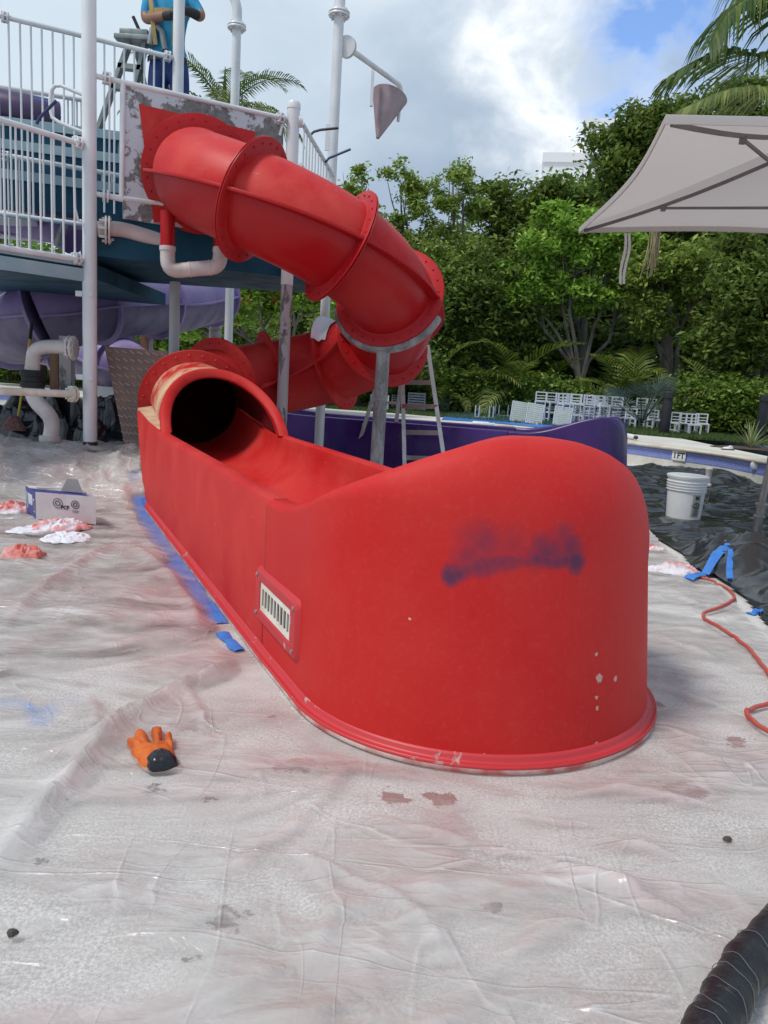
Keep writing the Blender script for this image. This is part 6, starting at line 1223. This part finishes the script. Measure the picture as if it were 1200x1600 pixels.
# clipped hedges
def hedge(label, u0, u1, y0, y1, h, n_c, mat='hedge', per=44, dep=1.2, size=0.11):
    a = np.array(base_at(u0, y0)); b_ = np.array(base_at(u1, y1)); k = n_c; f_ = rng.random(k); d = (b_-a); nn = np.array([-d[1], d[0], 0]); nn /= np.linalg.norm(nn); P = a+d*f_[:, None]+nn*(rng.random(k)[:, None]*dep); P[:, 2] = 0.38+h*(rng.random(k)**0.7)*(0.88+0.12*np.sin(f_*40)+0.06*rng.normal(size=k))
    V, F4 = leaves(P-a, np.full(k, 0.14), per, size, 0.55); t_ = thing('hedge', label, 'hedge', a); link('foliage', raw_mesh('foliage', V, F4, LM[mat]), t_)
    m_ = MB()
    for q in np.linspace(0.02, 0.98, 14): p = d*q+nn*dep*0.5; m_.tube([(p[0], p[1], -0.03), (p[0]+0.03, p[1], h*0.6)], 0.03, 6)
    m_.build('stems', M['bark_dark'], t_)['kind'] = 'stuff'
hedge('clipped green hedge behind the stacked chairs, left of the pale forked trunk', 655, 905, 20.2, 19.2, 1.0, 620)
hedge('loose low hedge at the right edge of the lawn', 1060, 1290, 17.2, 15.2, 1.15, 560)
hedge('low hedge beyond the pool at the far left', -60, 300, 23, 22, 0.9, 520, 'bright')
hedge('shaded hedge behind the ladder', 440, 670, 21.5, 20.6, 0.95, 460)
# palms
def frond_mesh(name, L_, droop, nl, ll, wd_, mat, lift=0.5, vshape=0.25, seed=0, back=0.35, hang=0.25):
    t_ = np.linspace(0, 1, 15); pts = []; x = z = 0.0; a_ = lift
    for i in range(15): pts.append(Vector((x, 0, z))); st = L_/14; x += math.cos(a_)*st; z += math.sin(a_)*st; a_ -= droop/14*(0.5+i/14)
    b = MB(); b.tube(pts, list(np.linspace(0.022, 0.004, 15)*L_/2.5), 5); V = []; F_ = []; rs = random.Random(seed)
    for i in range(nl):
        f_ = 0.16+0.84*i/(nl-1); k = min(13, int(f_*14)); q = f_*14-k; p = pts[k].lerp(pts[min(14, k+1)], q); T = (pts[min(14, k+1)]-pts[k]).normalized() if k < 14 else (pts[14]-pts[13]).normalized()
        ln = ll*(math.sin(PI*(0.15+0.80*f_))**0.7)*rs.uniform(0.85, 1.1); upv_ = Vector((0, 1, 0)).cross(T)*-1
        for sd in (-1, 1):
            dr = (Vector((0, sd, 0))+T*(back+0.9*f_)+upv_*(vshape+rs.uniform(-.1, .1))).normalized(); tip = p+dr*ln+Vector((0, 0, -hang*ln)); mid = p+dr*ln*0.5+Vector((0, 0, 0.02*ln)); wv = T*wd_*0.5
            o_ = len(b.v); b.v += [tuple(p-wv*.5), tuple(p+wv*.5), tuple(mid+wv), tuple(mid-wv), tuple(tip)]; b.f += [(o_, o_+1, o_+2, o_+3), (o_+3, o_+2, o_+4)]; b.mi += [0, 0]
    o = b.build(name, mat, smooth=False); me = o.data; bpy.data.objects.remove(o); return me
FM = [frond_mesh('frond', 2.6, 1.9, 36, 0.62, 0.045, LM['palm'], 0.9, 0.3, 1, hang=0.3), frond_mesh('frond', 2.4, 1.5, 34, 0.58, 0.045, LM['palm'], 0.7, 0.3, 2, hang=0.35), frond_mesh('frond', 2.2, 2.4, 32, 0.6, 0.045, LM['palm_pale'], 0.6, 0.1, 3, hang=0.5)]
AM = [frond_mesh('frond', 2.2, 1.6, 26, 0.55, 0.06, LM['areca'], 1.25, 0.35, 4, hang=0.2), frond_mesh('frond', 1.9, 1.9, 24, 0.5, 0.06, LM['areca'], 1.1, 0.3, 5, hang=0.3), frond_mesh('frond', 1.8, 2.2, 24, 0.5, 0.06, LM['palm_pale'], 1.0, 0.2, 6, hang=0.3)]
def put_frond(me, par, loc_, az, sc_=1.0, tilt=0.0):
    o = link('frond', me, par); o.location = loc_; o.rotation_euler = (random.uniform(-.25, .25), tilt, az); o.scale = (sc_,)*3; return o
def palm(label, base, h, r_, n_f, meshes, sc_, name='palm_tree', group=None, bend=0.0, rnd=1, spear=True):
    t_ = thing(name, label, 'palm tree', base, group); random.seed(rnd); b = MB(); b.tube([(bend*k*k, 0, h*k) for k in np.linspace(0, 1, 10)], list(np.linspace(r_*1.2, r_*0.85, 10)), 14); b.build('trunk', M['palm_bark'], t_)
    for i in range(n_f): put_frond(meshes[i % len(meshes)], t_, (bend, 0, h), i*2.4+random.uniform(-.2, .2), sc_*random.uniform(0.85, 1.1), random.uniform(-0.55, 0.45))
    if spear: b = MB(); b.tube([(bend, 0, h-0.3), (bend, 0, h+0.4), (bend, 0, h+1.1*sc_)], [0.06, 0.03, 0.004], 6); b.build('spear_leaf', LM['palm'], t_)
    return t_
pz = at(350, 182, 12.5); palm('palm with dark drooping fronds rising behind the red entry joint of the tower', (at(334, 600, 12.5)[0], 12.5, 0.36), pz[2]-0.36, 0.088, 15, FM, 0.64, rnd=4, bend=pz[0]-at(334, 600, 12.5)[0])
G3 = 'clustered palms in the shade under the trees'
for i, (u, y_, s_, lb) in enumerate(((620, 21, 1.0, 'clump palm half hidden behind the folding ladder'), (690, 20.5, 1.1, 'clump palm just right of the red bend'), (745, 21, 1.15, 'clump palm behind the left end of the hedge'), (800, 20.5, 1.2, 'clump palm with yellowing fronds over the hedge'), (850, 21, 1.0, 'clump palm left of the pale forked trunk'), (985, 19.5, 1.15, 'clump palm right of the pale forked trunk'), (1010, 20.2, 1.1, 'clump palm behind the black bollard'), (1110, 19, 1.15, 'clump palm with ochre fronds at the right of the lawn'), (1165, 17.8, 1.1, 'clump palm at the right edge behind the spiky plant'), (270, 19, 0.9, 'clump palm beside the pale palm trunk under the platform'), (20, 22, 1.0, 'clump palm at the far left beyond the pool'))):
    random.seed(20+i); t_ = thing('clump_palm', lb, 'palm', base_at(u, y_), G3)
    for j in range(13): put_frond(AM[(j*7+i) % 3 if j % 4 else 1], t_, (random.uniform(-.15, .15), random.uniform(-.15, .15), 0.0), j*2.4+i, s_*random.uniform(0.75, 1.15), random.uniform(-0.35, 0.25))
    b = MB()
    for j in range(6): a_ = j; b.tube([(0.1*math.cos(a_), 0.1*math.sin(a_), 0), (0.2*math.cos(a_), 0.2*math.sin(a_), 0.7*s_)], 0.025, 6)
    b.build('stems', M['bark'], t_)['kind'] = 'stuff'
# fan palm, blue-green
c_ = base_at(1010, 16.6); t_ = thing('fan_palm', 'low blue-green fan palm beside the black bollard', 'palm', c_); b = MB()
for j in range(16):
    a_ = j*2.4; el = 0.25+0.9*((j*0.37) % 1); L_ = 0.75; s0_ = Vector((math.cos(a_)*math.cos(el), math.sin(a_)*math.cos(el), math.sin(el))); e = s0_*L_+Vector((0, 0, 0.2)); b.tube([(0, 0, 0.15), e], 0.01, 4); sx = s0_.cross(Vector((0, 0, 1))).normalized()
    for k in range(13): q = (k-6)/6*1.25; dr = (s0_*math.cos(q)+sx*math.sin(q)); tip = e+dr*0.45; w_ = s0_.cross(dr); o_ = len(b.v); sd = (sx*math.cos(q)-s0_*math.sin(q))*0.014; b.v += [tuple(e), tuple(e+dr*0.25+sd), tuple(tip), tuple(e+dr*0.25-sd)]; b.f.append((o_, o_+1, o_+2, o_+3)); b.mi.append(0)
b.build('fans', LM['blue'], t_, smooth=False)
# coconut palm at the right, its crown just outside the frame
cb = Vector(at(1330, 62, 9.6)); t_ = thing('coconut_palm', 'coconut palm reaching long feathered fronds in over the umbrella at the upper right', 'palm tree', (cb.x, cb.y, 0.0)); hz = cb.z; b = MB(); b.tube([(0.3*(1-k)**2, 0, hz*k) for k in np.linspace(0, 1, 12)], list(np.linspace(0.2, 0.13, 12)), 14); b.build('trunk', M['palm_bark'], t_)
def path_frond(pts, ll, nl, mat, hang, wd_=0.05, seed=1, fwdk=0.7):
    P = cr([Vector(p)-Vector((cb.x, cb.y, 0)) for p in pts], 8); rs = random.Random(seed); b = MB(); b.tube(P, list(np.linspace(0.028, 0.006, len(P))), 6)
    for i in range(nl):
        f_ = 0.10+0.90*i/(nl-1); k = min(len(P)-2, int(f_*(len(P)-1))); p = P[k].lerp(P[k+1], f_*(len(P)-1)-k); T = (P[k+1]-P[k]).normalized(); sd0 = T.cross(Vector((0, 0, 1))).normalized(); upv_ = sd0.cross(T)
        ln = ll*(math.sin(PI*(0.18+0.76*f_))**0.6)*rs.uniform(0.85, 1.12)
        for sd in (-1, 1):
            dr = (sd0*sd+T*(fwdk+0.5*f_)+upv_*rs.uniform(-.12, .12)).normalized(); h_ = hang*rs.uniform(0.75, 1.25); Q = [p, p+dr*ln*0.4-Vector((0, 0, h_*ln*0.08)), p+dr*ln*0.75-Vector((0, 0, h_*ln*0.4)), p+dr*ln*0.92-Vector((0, 0, h_*ln*0.8))]; o_ = len(b.v); ws = (0.3, 1.0, 0.6, 0.08)
            for q, w_ in zip(Q, ws): b.v += [tuple(q-T*wd_*w_*0.5), tuple(q+T*wd_*w_*0.5)]
            for j in range(3): b.f.append((o_+2*j, o_+2*j+1, o_+2*j+3, o_+2*j+2)); b.mi.append(0)
    return b.build('frond', mat, t_, smooth=False)
cw = tuple(cb); path_frond([cw, at(1250, 60, 9.2), at(1190, 85, 8.9), at(1120, 82, 8.7), at(1052, 115, 8.6)], 0.66, 70, LM['palm'], 0.55, seed=1)
path_frond([cw, at(1260, 20, 9.0), at(1200, -12, 8.7), at(1140, 15, 8.5), at(1108, 70, 8.4)], 0.60, 62, LM['palm'], 0.75, seed=2)
path_frond([cw, at(1270, 110, 8.8), at(1210, 135, 8.4), at(1140, 140, 8.1), at(1062, 172, 7.9)], 0.46, 74, LM['palm_pale'], 0.55, seed=3)
path_frond([cw, at(1300, -60, 9.4), at(1240, -110, 9.2), at(1180, -60, 9.0), at(1165, 10, 8.9)], 0.6, 56, LM['palm'], 0.8, seed=4)
for k, (dx, dy, dz) in enumerate(((1.6, 0.6, 0.5), (1.3, -0.9, 0.9), (0.5, 1.6, 0.7), (1.9, 0.1, -0.5), (0.4, -1.5, 0.6))): path_frond([cw, tuple(cb+Vector((dx*.5, dy*.5, dz*.8))), tuple(cb+Vector((dx, dy, dz))), tuple(cb+Vector((dx*1.6, dy*1.6, dz-0.9)))], 0.6, 44, LM['palm'], 0.7, seed=10+k)
b = MB(); s0_ = Vector(at(1028, 330, 12.0))
for k in range(26): q = s0_+Vector((random.uniform(-.08, .08), random.uniform(-.08, .08), 0)); b.tube([q, q+Vector((random.uniform(-.04, .04), 0, -0.5)), q+Vector((random.uniform(-.09, .09), 0, -random.uniform(0.75, 0.98)))], [0.009, 0.007, 0.003], 4)
tag(b.build('dry_flower_stalk', pm('dry_straw', (0.34, 0.27, 0.17), (0.22, 0.17, 0.1), 5, 0.9)), 'dry straw-coloured palm tassel hanging behind the umbrella edge', 'palm tassel')
# variegated spiky plant in the planter
c_ = gz(1172, 701, 0.36); t_ = thing('spiky_plant', 'variegated spiky plant in the mulch bed on the pool deck', 'plant', (c_[0], c_[1], 0.36)); me = None
b = MB(); G = [];
L_ = 0.42
for f_ in np.linspace(0, 1, 6): w_ = 0.02*(1-f_)**0.7*(0.6+1.4*f_ if f_ < 0.3 else 1); G.append([(f_*L_, -w_, 0.05*f_*(1-f_)), (f_*L_, 0, 0.05*f_*(1-f_)-0.006), (f_*L_, w_, 0.05*f_*(1-f_))])
b.grid(G); proto = b.build('leaf', LM['agave'], t_); me = proto.data; random.seed(5)
for j in range(26):
    o = proto if j == 0 else link('leaf', me, t_); o.rotation_euler = (0, -R(random.uniform(28, 86)), j*2.4); o.scale = (random.uniform(0.7, 1.15),)*3; o.location = (0, 0, 0.02)
o = crumple_cloth('mulch', (c_[0]-0.05, c_[1]+0.05, 0.352), 0.55, 0.22, 0.03, pm('mulch', (0.06, 0.04, 0.03), (0.1, 0.07, 0.05), 60, 0.95, 0.5, 80), 2.2, 20); o['kind'] = 'structure'

# ------------------------------------------------------------------ far buildings
M['render_white'] = pm('white_render', (0.80, 0.80, 0.80), (0.76, 0.76, 0.77), 0.2, 0.6); M['glass'] = pm('window_glass', (0.16, 0.22, 0.28), None, 1, 0.15)
def tower(lb, u0, u1, vt, y_, dep=14):
    a = at(u0, vt, y_); b_ = at(u1, vt, y_); w_ = b_[0]-a[0]; cx_ = (a[0]+b_[0])/2; rz_ = -math.atan2(cx_, y_); t_ = thing('tower_block', lb, 'building', (cx_-math.sin(rz_)*dep/2, y_+math.cos(rz_)*dep/2, 0), None, rz_); h_ = a[2]
    m_ = MB(); m_.box((0, 0, h_/2-0.6), (w_, dep, h_-1.2)); m_.build('wall', M['render_white'], t_, smooth=False); m_ = MB(); m_.box((0, 0, h_-0.6), (w_+0.5, dep+0.5, 1.2)); m_.build('parapet', M['render_white'], t_, smooth=False)
    wm = None
    for fl_ in range(int((h_-6)//4)):
        for k in range(4):
            if wm is None: m_ = MB(); m_.box((0, 0, 0), (w_*0.16, 0.12, 1.8)); o = m_.build('window', M['glass'], t_, smooth=False); wm = o.data
            else: o = link('window', wm, t_)
            o.location = (w_*(-0.33+0.22*k), -dep/2-0.05, h_-6.5-4*fl_)
tower('white tower block, the lower and nearer one, behind the trees', 852, 912, 237, 110); tower('white tower block, the taller one, behind the trees', 919, 1035, 181, 135)

# ------------------------------------------------------------------ furniture on the lawn
M['chair_white'] = pm('white_chair_paint', (0.60, 0.63, 0.66), (0.54, 0.57, 0.60), 3, 0.4)
b = MB(); b.prism([tuple(gz(u, v, 0.365)[:2]) for u, v in ((690, 655), (760, 659), (860, 669), (985, 676), (1000, 668), (900, 657), (760, 646), (700, 645))], 0.357, 0.363); tag(b.build('groundsheet', pm('blue_groundsheet', (0.03, 0.15, 0.50), (0.05, 0.2, 0.55), 3, 0.5), smooth=False), 'bright blue groundsheet under the lounger panels on the lawn', 'groundsheet')
def chair_mesh(hs=0.22, hb=0.43, w_=0.23):
    m_ = MB(); r_ = 0.014
    for sx in (-1, 1):
        m_.box((sx*w_/2, -w_/2, hs/2), (0.028, 0.028, hs)); m_.box((sx*w_/2, w_/2, hb/2), (0.028, 0.028, hb)); m_.box((sx*w_/2, 0, 0.07), (0.018, w_-0.022, 0.018)); m_.box((sx*w_/2, 0, hs-0.012), (0.02, w_-0.022, 0.02))
    for z, t_ in ((hb-0.012, 0.024), (hb-0.09, 0.018), (hs+0.06, 0.018)): m_.box((0, w_/2, z), (w_-0.022, 0.018, t_))
    m_.box((0, -w_/2, hs-0.012), (w_-0.022, 0.02, 0.02)); m_.box((0, 0, hs+0.006), (w_, w_, 0.014)); o = m_.build('chair', M['chair_white'], smooth=False); return o
c0 = chair_mesh(); first = True; random.seed(9)
rows_ = [(u, 0) for u in (842, 853, 864, 876, 888, 901, 914, 927, 940, 953, 966)]+[(u, 1) for u in (884, 898, 912, 926, 940, 956)]+[(994, 0), (1009, 0), (1024, 2)]+[(1056, 2), (1068, 2), (1082, 2), (1094, 2)]+[(972, 2), (985, 2)]
for u, k in rows_:
    u = u+random.uniform(-3.5, 3.5); vb = random.uniform(-1.5, 1.5)+592+0.063*(u-600)+(54 if k == 1 else 50 if k == 0 else 52 if u < 1040 else 56); p = gz(u, vb, 0.37); rz = random.choice((0, PI))+random.uniform(-.35, .35)
    for lv in range(1 if k == 2 else 2):
        o = c0 if first else c0.copy()
        if not first: C.objects.link(o)
        first = False; o.location = (p[0], p[1], 0.364+0.235*lv); o.rotation_euler = (0, 0, rz)
        grp = ('single white metal chairs at the right end of the row', 'white metal chair standing singly near the right end of the row on the lawn') if k == 2 else (('upper chairs of the stacked row', 'white metal chair stacked on top of another in the row on the lawn') if lv else ('lower chairs of the stacked row', 'white metal chair carrying a second chair in the row on the lawn'))
        tag(o, grp[1], 'chair', grp[0])
def lounge(u0, u1, vt, vb, lb):
    pb2 = gz((u0+u1)/2, vb, 0.37); w_ = (u1-u0)*pb2[1]/1200; h_ = (vb-vt)*pb2[1]/1200; t_ = thing('lounger', lb, 'sun lounger', (pb2[0], pb2[1], 0.366), 'sun loungers stood on end on the groundsheet'); Rm = Matrix.Rotation(R(-14), 3, 'X') @ Matrix.Rotation(R(6), 3, 'Y')
    m_ = MB()
    for sx in (-1, 1): m_.box(Rm @ Vector((sx*(w_/2-0.01), 0, h_/2)), (0.02, 0.03, h_), Rm)
    for z in (0.01, h_-0.01): m_.box(Rm @ Vector((0, 0, z)), (w_-0.04, 0.03, 0.02), Rm)
    m_.build('frame', M['chair_white'], t_, smooth=False); m_ = MB(); k = 9
    for i in range(k): m_.box(Rm @ Vector((0, -0.004, 0.02+(h_-0.04)*(i+0.5)/k)), (w_-0.05, 0.012, (h_-0.04)/k*0.86), Rm)
    m_.build('slats', pm('pale_green_sling', (0.52, 0.56, 0.50), (0.46, 0.5, 0.44), 5, 0.6) if 'pale_green_sling' not in bpy.data.materials else bpy.data.materials['pale_green_sling'], t_, smooth=False)['kind'] = 'stuff'
lounge(796, 821, 627, 659, 'leftmost of the three pale lounger panels on the blue groundsheet'); lounge(820, 846, 630, 662, 'middle one of the three pale lounger panels on the blue groundsheet'); lounge(863, 891, 635, 665, 'rightmost of the three pale lounger panels on the blue groundsheet')
for u, lb in ((756, 'white upturned table frame left of the lounger panels'), (786, 'white upturned table frame just beside the leftmost lounger panel')):
    p = gz(u, 653 if u < 780 else 650, 0.37); m_ = MB()
    for sx in (-1, 1):
        for sy in (-1, 1): m_.box((sx*0.17, sy*0.12, 0.14), (0.022, 0.022, 0.28))
        m_.box((sx*0.17, 0, 0.02), (0.02, 0.22, 0.02))
    for sy in (-1, 1): m_.box((0, sy*0.12, 0.02), (0.32, 0.02, 0.02))
    o = m_.build('table_frame', M['chair_white'], smooth=False); o.location = (p[0], p[1], 0.364); o.rotation_euler.z = 0.25; tag(o, lb, 'table')
for (u, v, y_, w_, h_, n_s, lb) in ((592, 640, 17.5, 0.42, 0.34, 6, 'reclined white slatted lounger behind the grey support post'), (622, 637, 18.5, 0.34, 0.34, 6, 'dark-framed lounger between ladder legs'), (650, 641, 17.5, 0.42, 0.44, 7, 'stack of white slatted chairs seen through the ladder'), (672, 640, 18.5, 0.34, 0.40, 6, 'white slatted chair left of the grey-green cabinet')):
    p = gz(u, v, 0.37); t_ = thing('slatted_lounger', lb, 'sun lounger', (p[0], p[1], 0.366)); m_ = MB(); q = 0.35 if u == 592 else 0.12
    for sx in (-1, 1): m_.beam((sx*w_/2, 0, 0), (sx*w_/2, q*h_*2, h_), 0.022, 0.03); m_.beam((sx*w_/2, -0.3, 0.0), (sx*w_/2, -0.3, 0.13), 0.02, 0.02); m_.beam((sx*w_/2, -0.32, 0.14), (sx*w_/2, 0.02, 0.14), 0.022, 0.03)
    m_.build('frame', M['chair_white'], t_, smooth=False); m_ = MB()
    for i in range(n_s): f_ = (i+0.6)/n_s; m_.beam((-w_/2, q*h_*2*f_-0.012, h_*f_), (w_/2, q*h_*2*f_-0.012, h_*f_), 0.02, h_/n_s*0.6)
    m_.build('slats', M['chair_white'], t_, smooth=False)['kind'] = 'stuff'
p = gz(694, 642, 0.37); t_ = thing('cabinet', 'grey-green louvred cabinet on the lawn right of the ladder', 'cabinet', (p[0], p[1], 0.36)); m_ = MB(); m_.box((0, 0, 0.26), (0.27, 0.25, 0.50)); m_.build('case', pm('grey_green_paint', (0.17, 0.21, 0.18), None, 4, 0.6), t_, bevel=0.008); m_ = MB(); m_.box((0, 0, 0.525), (0.30, 0.28, 0.025)); m_.build('top', bpy.data.materials['grey_green_paint'], t_, smooth=False); m_ = MB(); m_.box((0, -0.128, 0.26), (0.21, 0.012, 0.42)); m_.build('door', bpy.data.materials['grey_green_paint'], t_, smooth=False)
for (u, v, h_, lb) in ((1037, 679, 0.84, 'black bollard lamp on the lawn beside the fan palm'), (1186, 690, 0.9, 'black bollard lamp by the right hedge behind the spiky plant'), (716, 643, 0.75, 'black bollard lamp half hidden at the hedge left of the chairs')):
    p = gz(u, v, 0.36); t_ = thing('bollard', lb, 'bollard lamp', (p[0], p[1], 0.35)); m_ = MB(); m_.lathe([(0.095, 0), (0.098, 0.01), (0.098, h_*0.78), (0.085, h_*0.785)], (0, 0, 0), (0, 0, 1), 20); m_.build('shaft', M['dark'], t_); m_ = MB(); m_.lathe([(0.085, h_*0.785), (0.085, h_*0.86)], (0, 0, 0), (0, 0, 1), 20); m_.build('louvre', M['black_matte'], t_); m_ = MB(); m_.lathe([(0.098, h_*0.86), (0.098, h_*0.985), (0.085, h_), (0.01, h_+0.004)], (0, 0, 0), (0, 0, 1), 20); m_.build('cap', M['dark'], t_)
# odds and ends on the coping
def lying(u0, v0, u1, v1, r_, mt, name, lb, cat, z=0.36, capc=None):
    a = Vector(gz(u0, v0, z)); b_ = Vector(gz(u1, v1, z)); a.z = b_.z = 0.353+r_; m_ = MB(); d3 = (b_-a); ln = d3.length; m_.lathe([(r_*0.8, 0), (r_, 0.01), (r_, ln*0.8), (r_*0.6, ln*0.92), (r_*0.55, ln)], a, d3, 14); o = tag(m_.build(name, M[mt]), lb, cat)
    if capc: m_ = MB(); m_.lathe([(r_*0.7, 0), (r_*0.7, 0.05), (r_*0.6, 0.055)], b_, d3, 14); m_.build('cap', M[capc], o)
lying(972, 683, 992, 687, 0.045, 'white', 'bottle', 'white bottle with black cap lying on the pool edge right of the purple slide end', 'bottle', capc='black')
lying(738, 663, 768, 665, 0.035, 'white', 'bottle', 'white bottle lying on the pool edge below the table frames', 'bottle', capc='white')
a = gz(790, 668, 0.36); m_ = MB(); m_.box((a[0], a[1], 0.375), (0.30, 0.16, 0.045)); tag(m_.build('tray', M['cream'], bevel=0.01), 'tan tray on the pool edge beside the lying white bottle', 'tray')
a = gz(868, 675, 0.36); b_ = gz(835, 672, 0.36); m_ = MB(); m_.tube([(b_[0], b_[1], 0.37), (a[0]-0.08, a[1], 0.375)], 0.012, 8); o = tag(m_.build('paint_roller', pm('brown_wood', (0.16, 0.11, 0.07), None, 5, 0.7)), 'paint roller with brown sleeve lying on the pool edge behind the purple hump', 'paint roller'); m_ = MB(); m_.tube([(a[0]-0.1, a[1], 0.392), (a[0]+0.1, a[1]-0.01, 0.392)], 0.038, 12); m_.build('sleeve', M['rust'], o)
a = gz(1139, 702, 0.36); m_ = MB(); m_.grid([[(a[0]+(0.085*math.cos(q)+(-0.02))*s_, a[1]+0.04*math.sin(q)*s_, 0.354+z2+0.02*(math.cos(q) > 0.2)*(s_ < 0.9)) for q in np.linspace(0, 2*PI, 20, endpoint=False)] for s_, z2 in ((1.0, 0), (1.02, 0.02), (0.8, 0.035), (0.3, 0.045), (0.05, 0.046))], closed_v=True); o = tag(m_.build('shoe', M['white']), 'white shoe with dark sole left on the coping beside the spiky plant', 'shoe'); m_ = MB(); m_.box((a[0]-0.03, a[1]-0.02, 0.359), (0.19, 0.07, 0.012)); m_.build('sole', M['black_matte'], o, bevel=0.004)
a = gz(1105, 757, 0.05); m_ = MB(); m_.lathe([(0.05, 0), (0.052, 0.02), (0.036, 0.04), (0.036, 0.19), (0.042, 0.20), (0.042, 0.225), (0.034, 0.23)], (a[0], a[1], 0.03), (0, 0, 1), 18); tag(m_.build('pipe_stub', M['pvc']), 'short white pipe stub standing on the black plastic behind the bucket', 'pipe')
p = gz(1182, 733, 0.16); a = at(1184, 727, 10.3); m_ = MB(); m_.lathe([(0.05, 0), (0.06, 0.01), (0.06, 0.05), (0.04, 0.06)], (a[0]-0.03, a[1]+0.02, a[2]), (-0.3, -1, 0), 18); m_.box((a[0]+0.03, a[1]-0.02, a[2]), (0.09, 0.05, 0.10)); tag(m_.build('wall_fitting', M['white']), 'white plastic fitting on the blue tile band beside the umbrella pole', 'pool fitting')
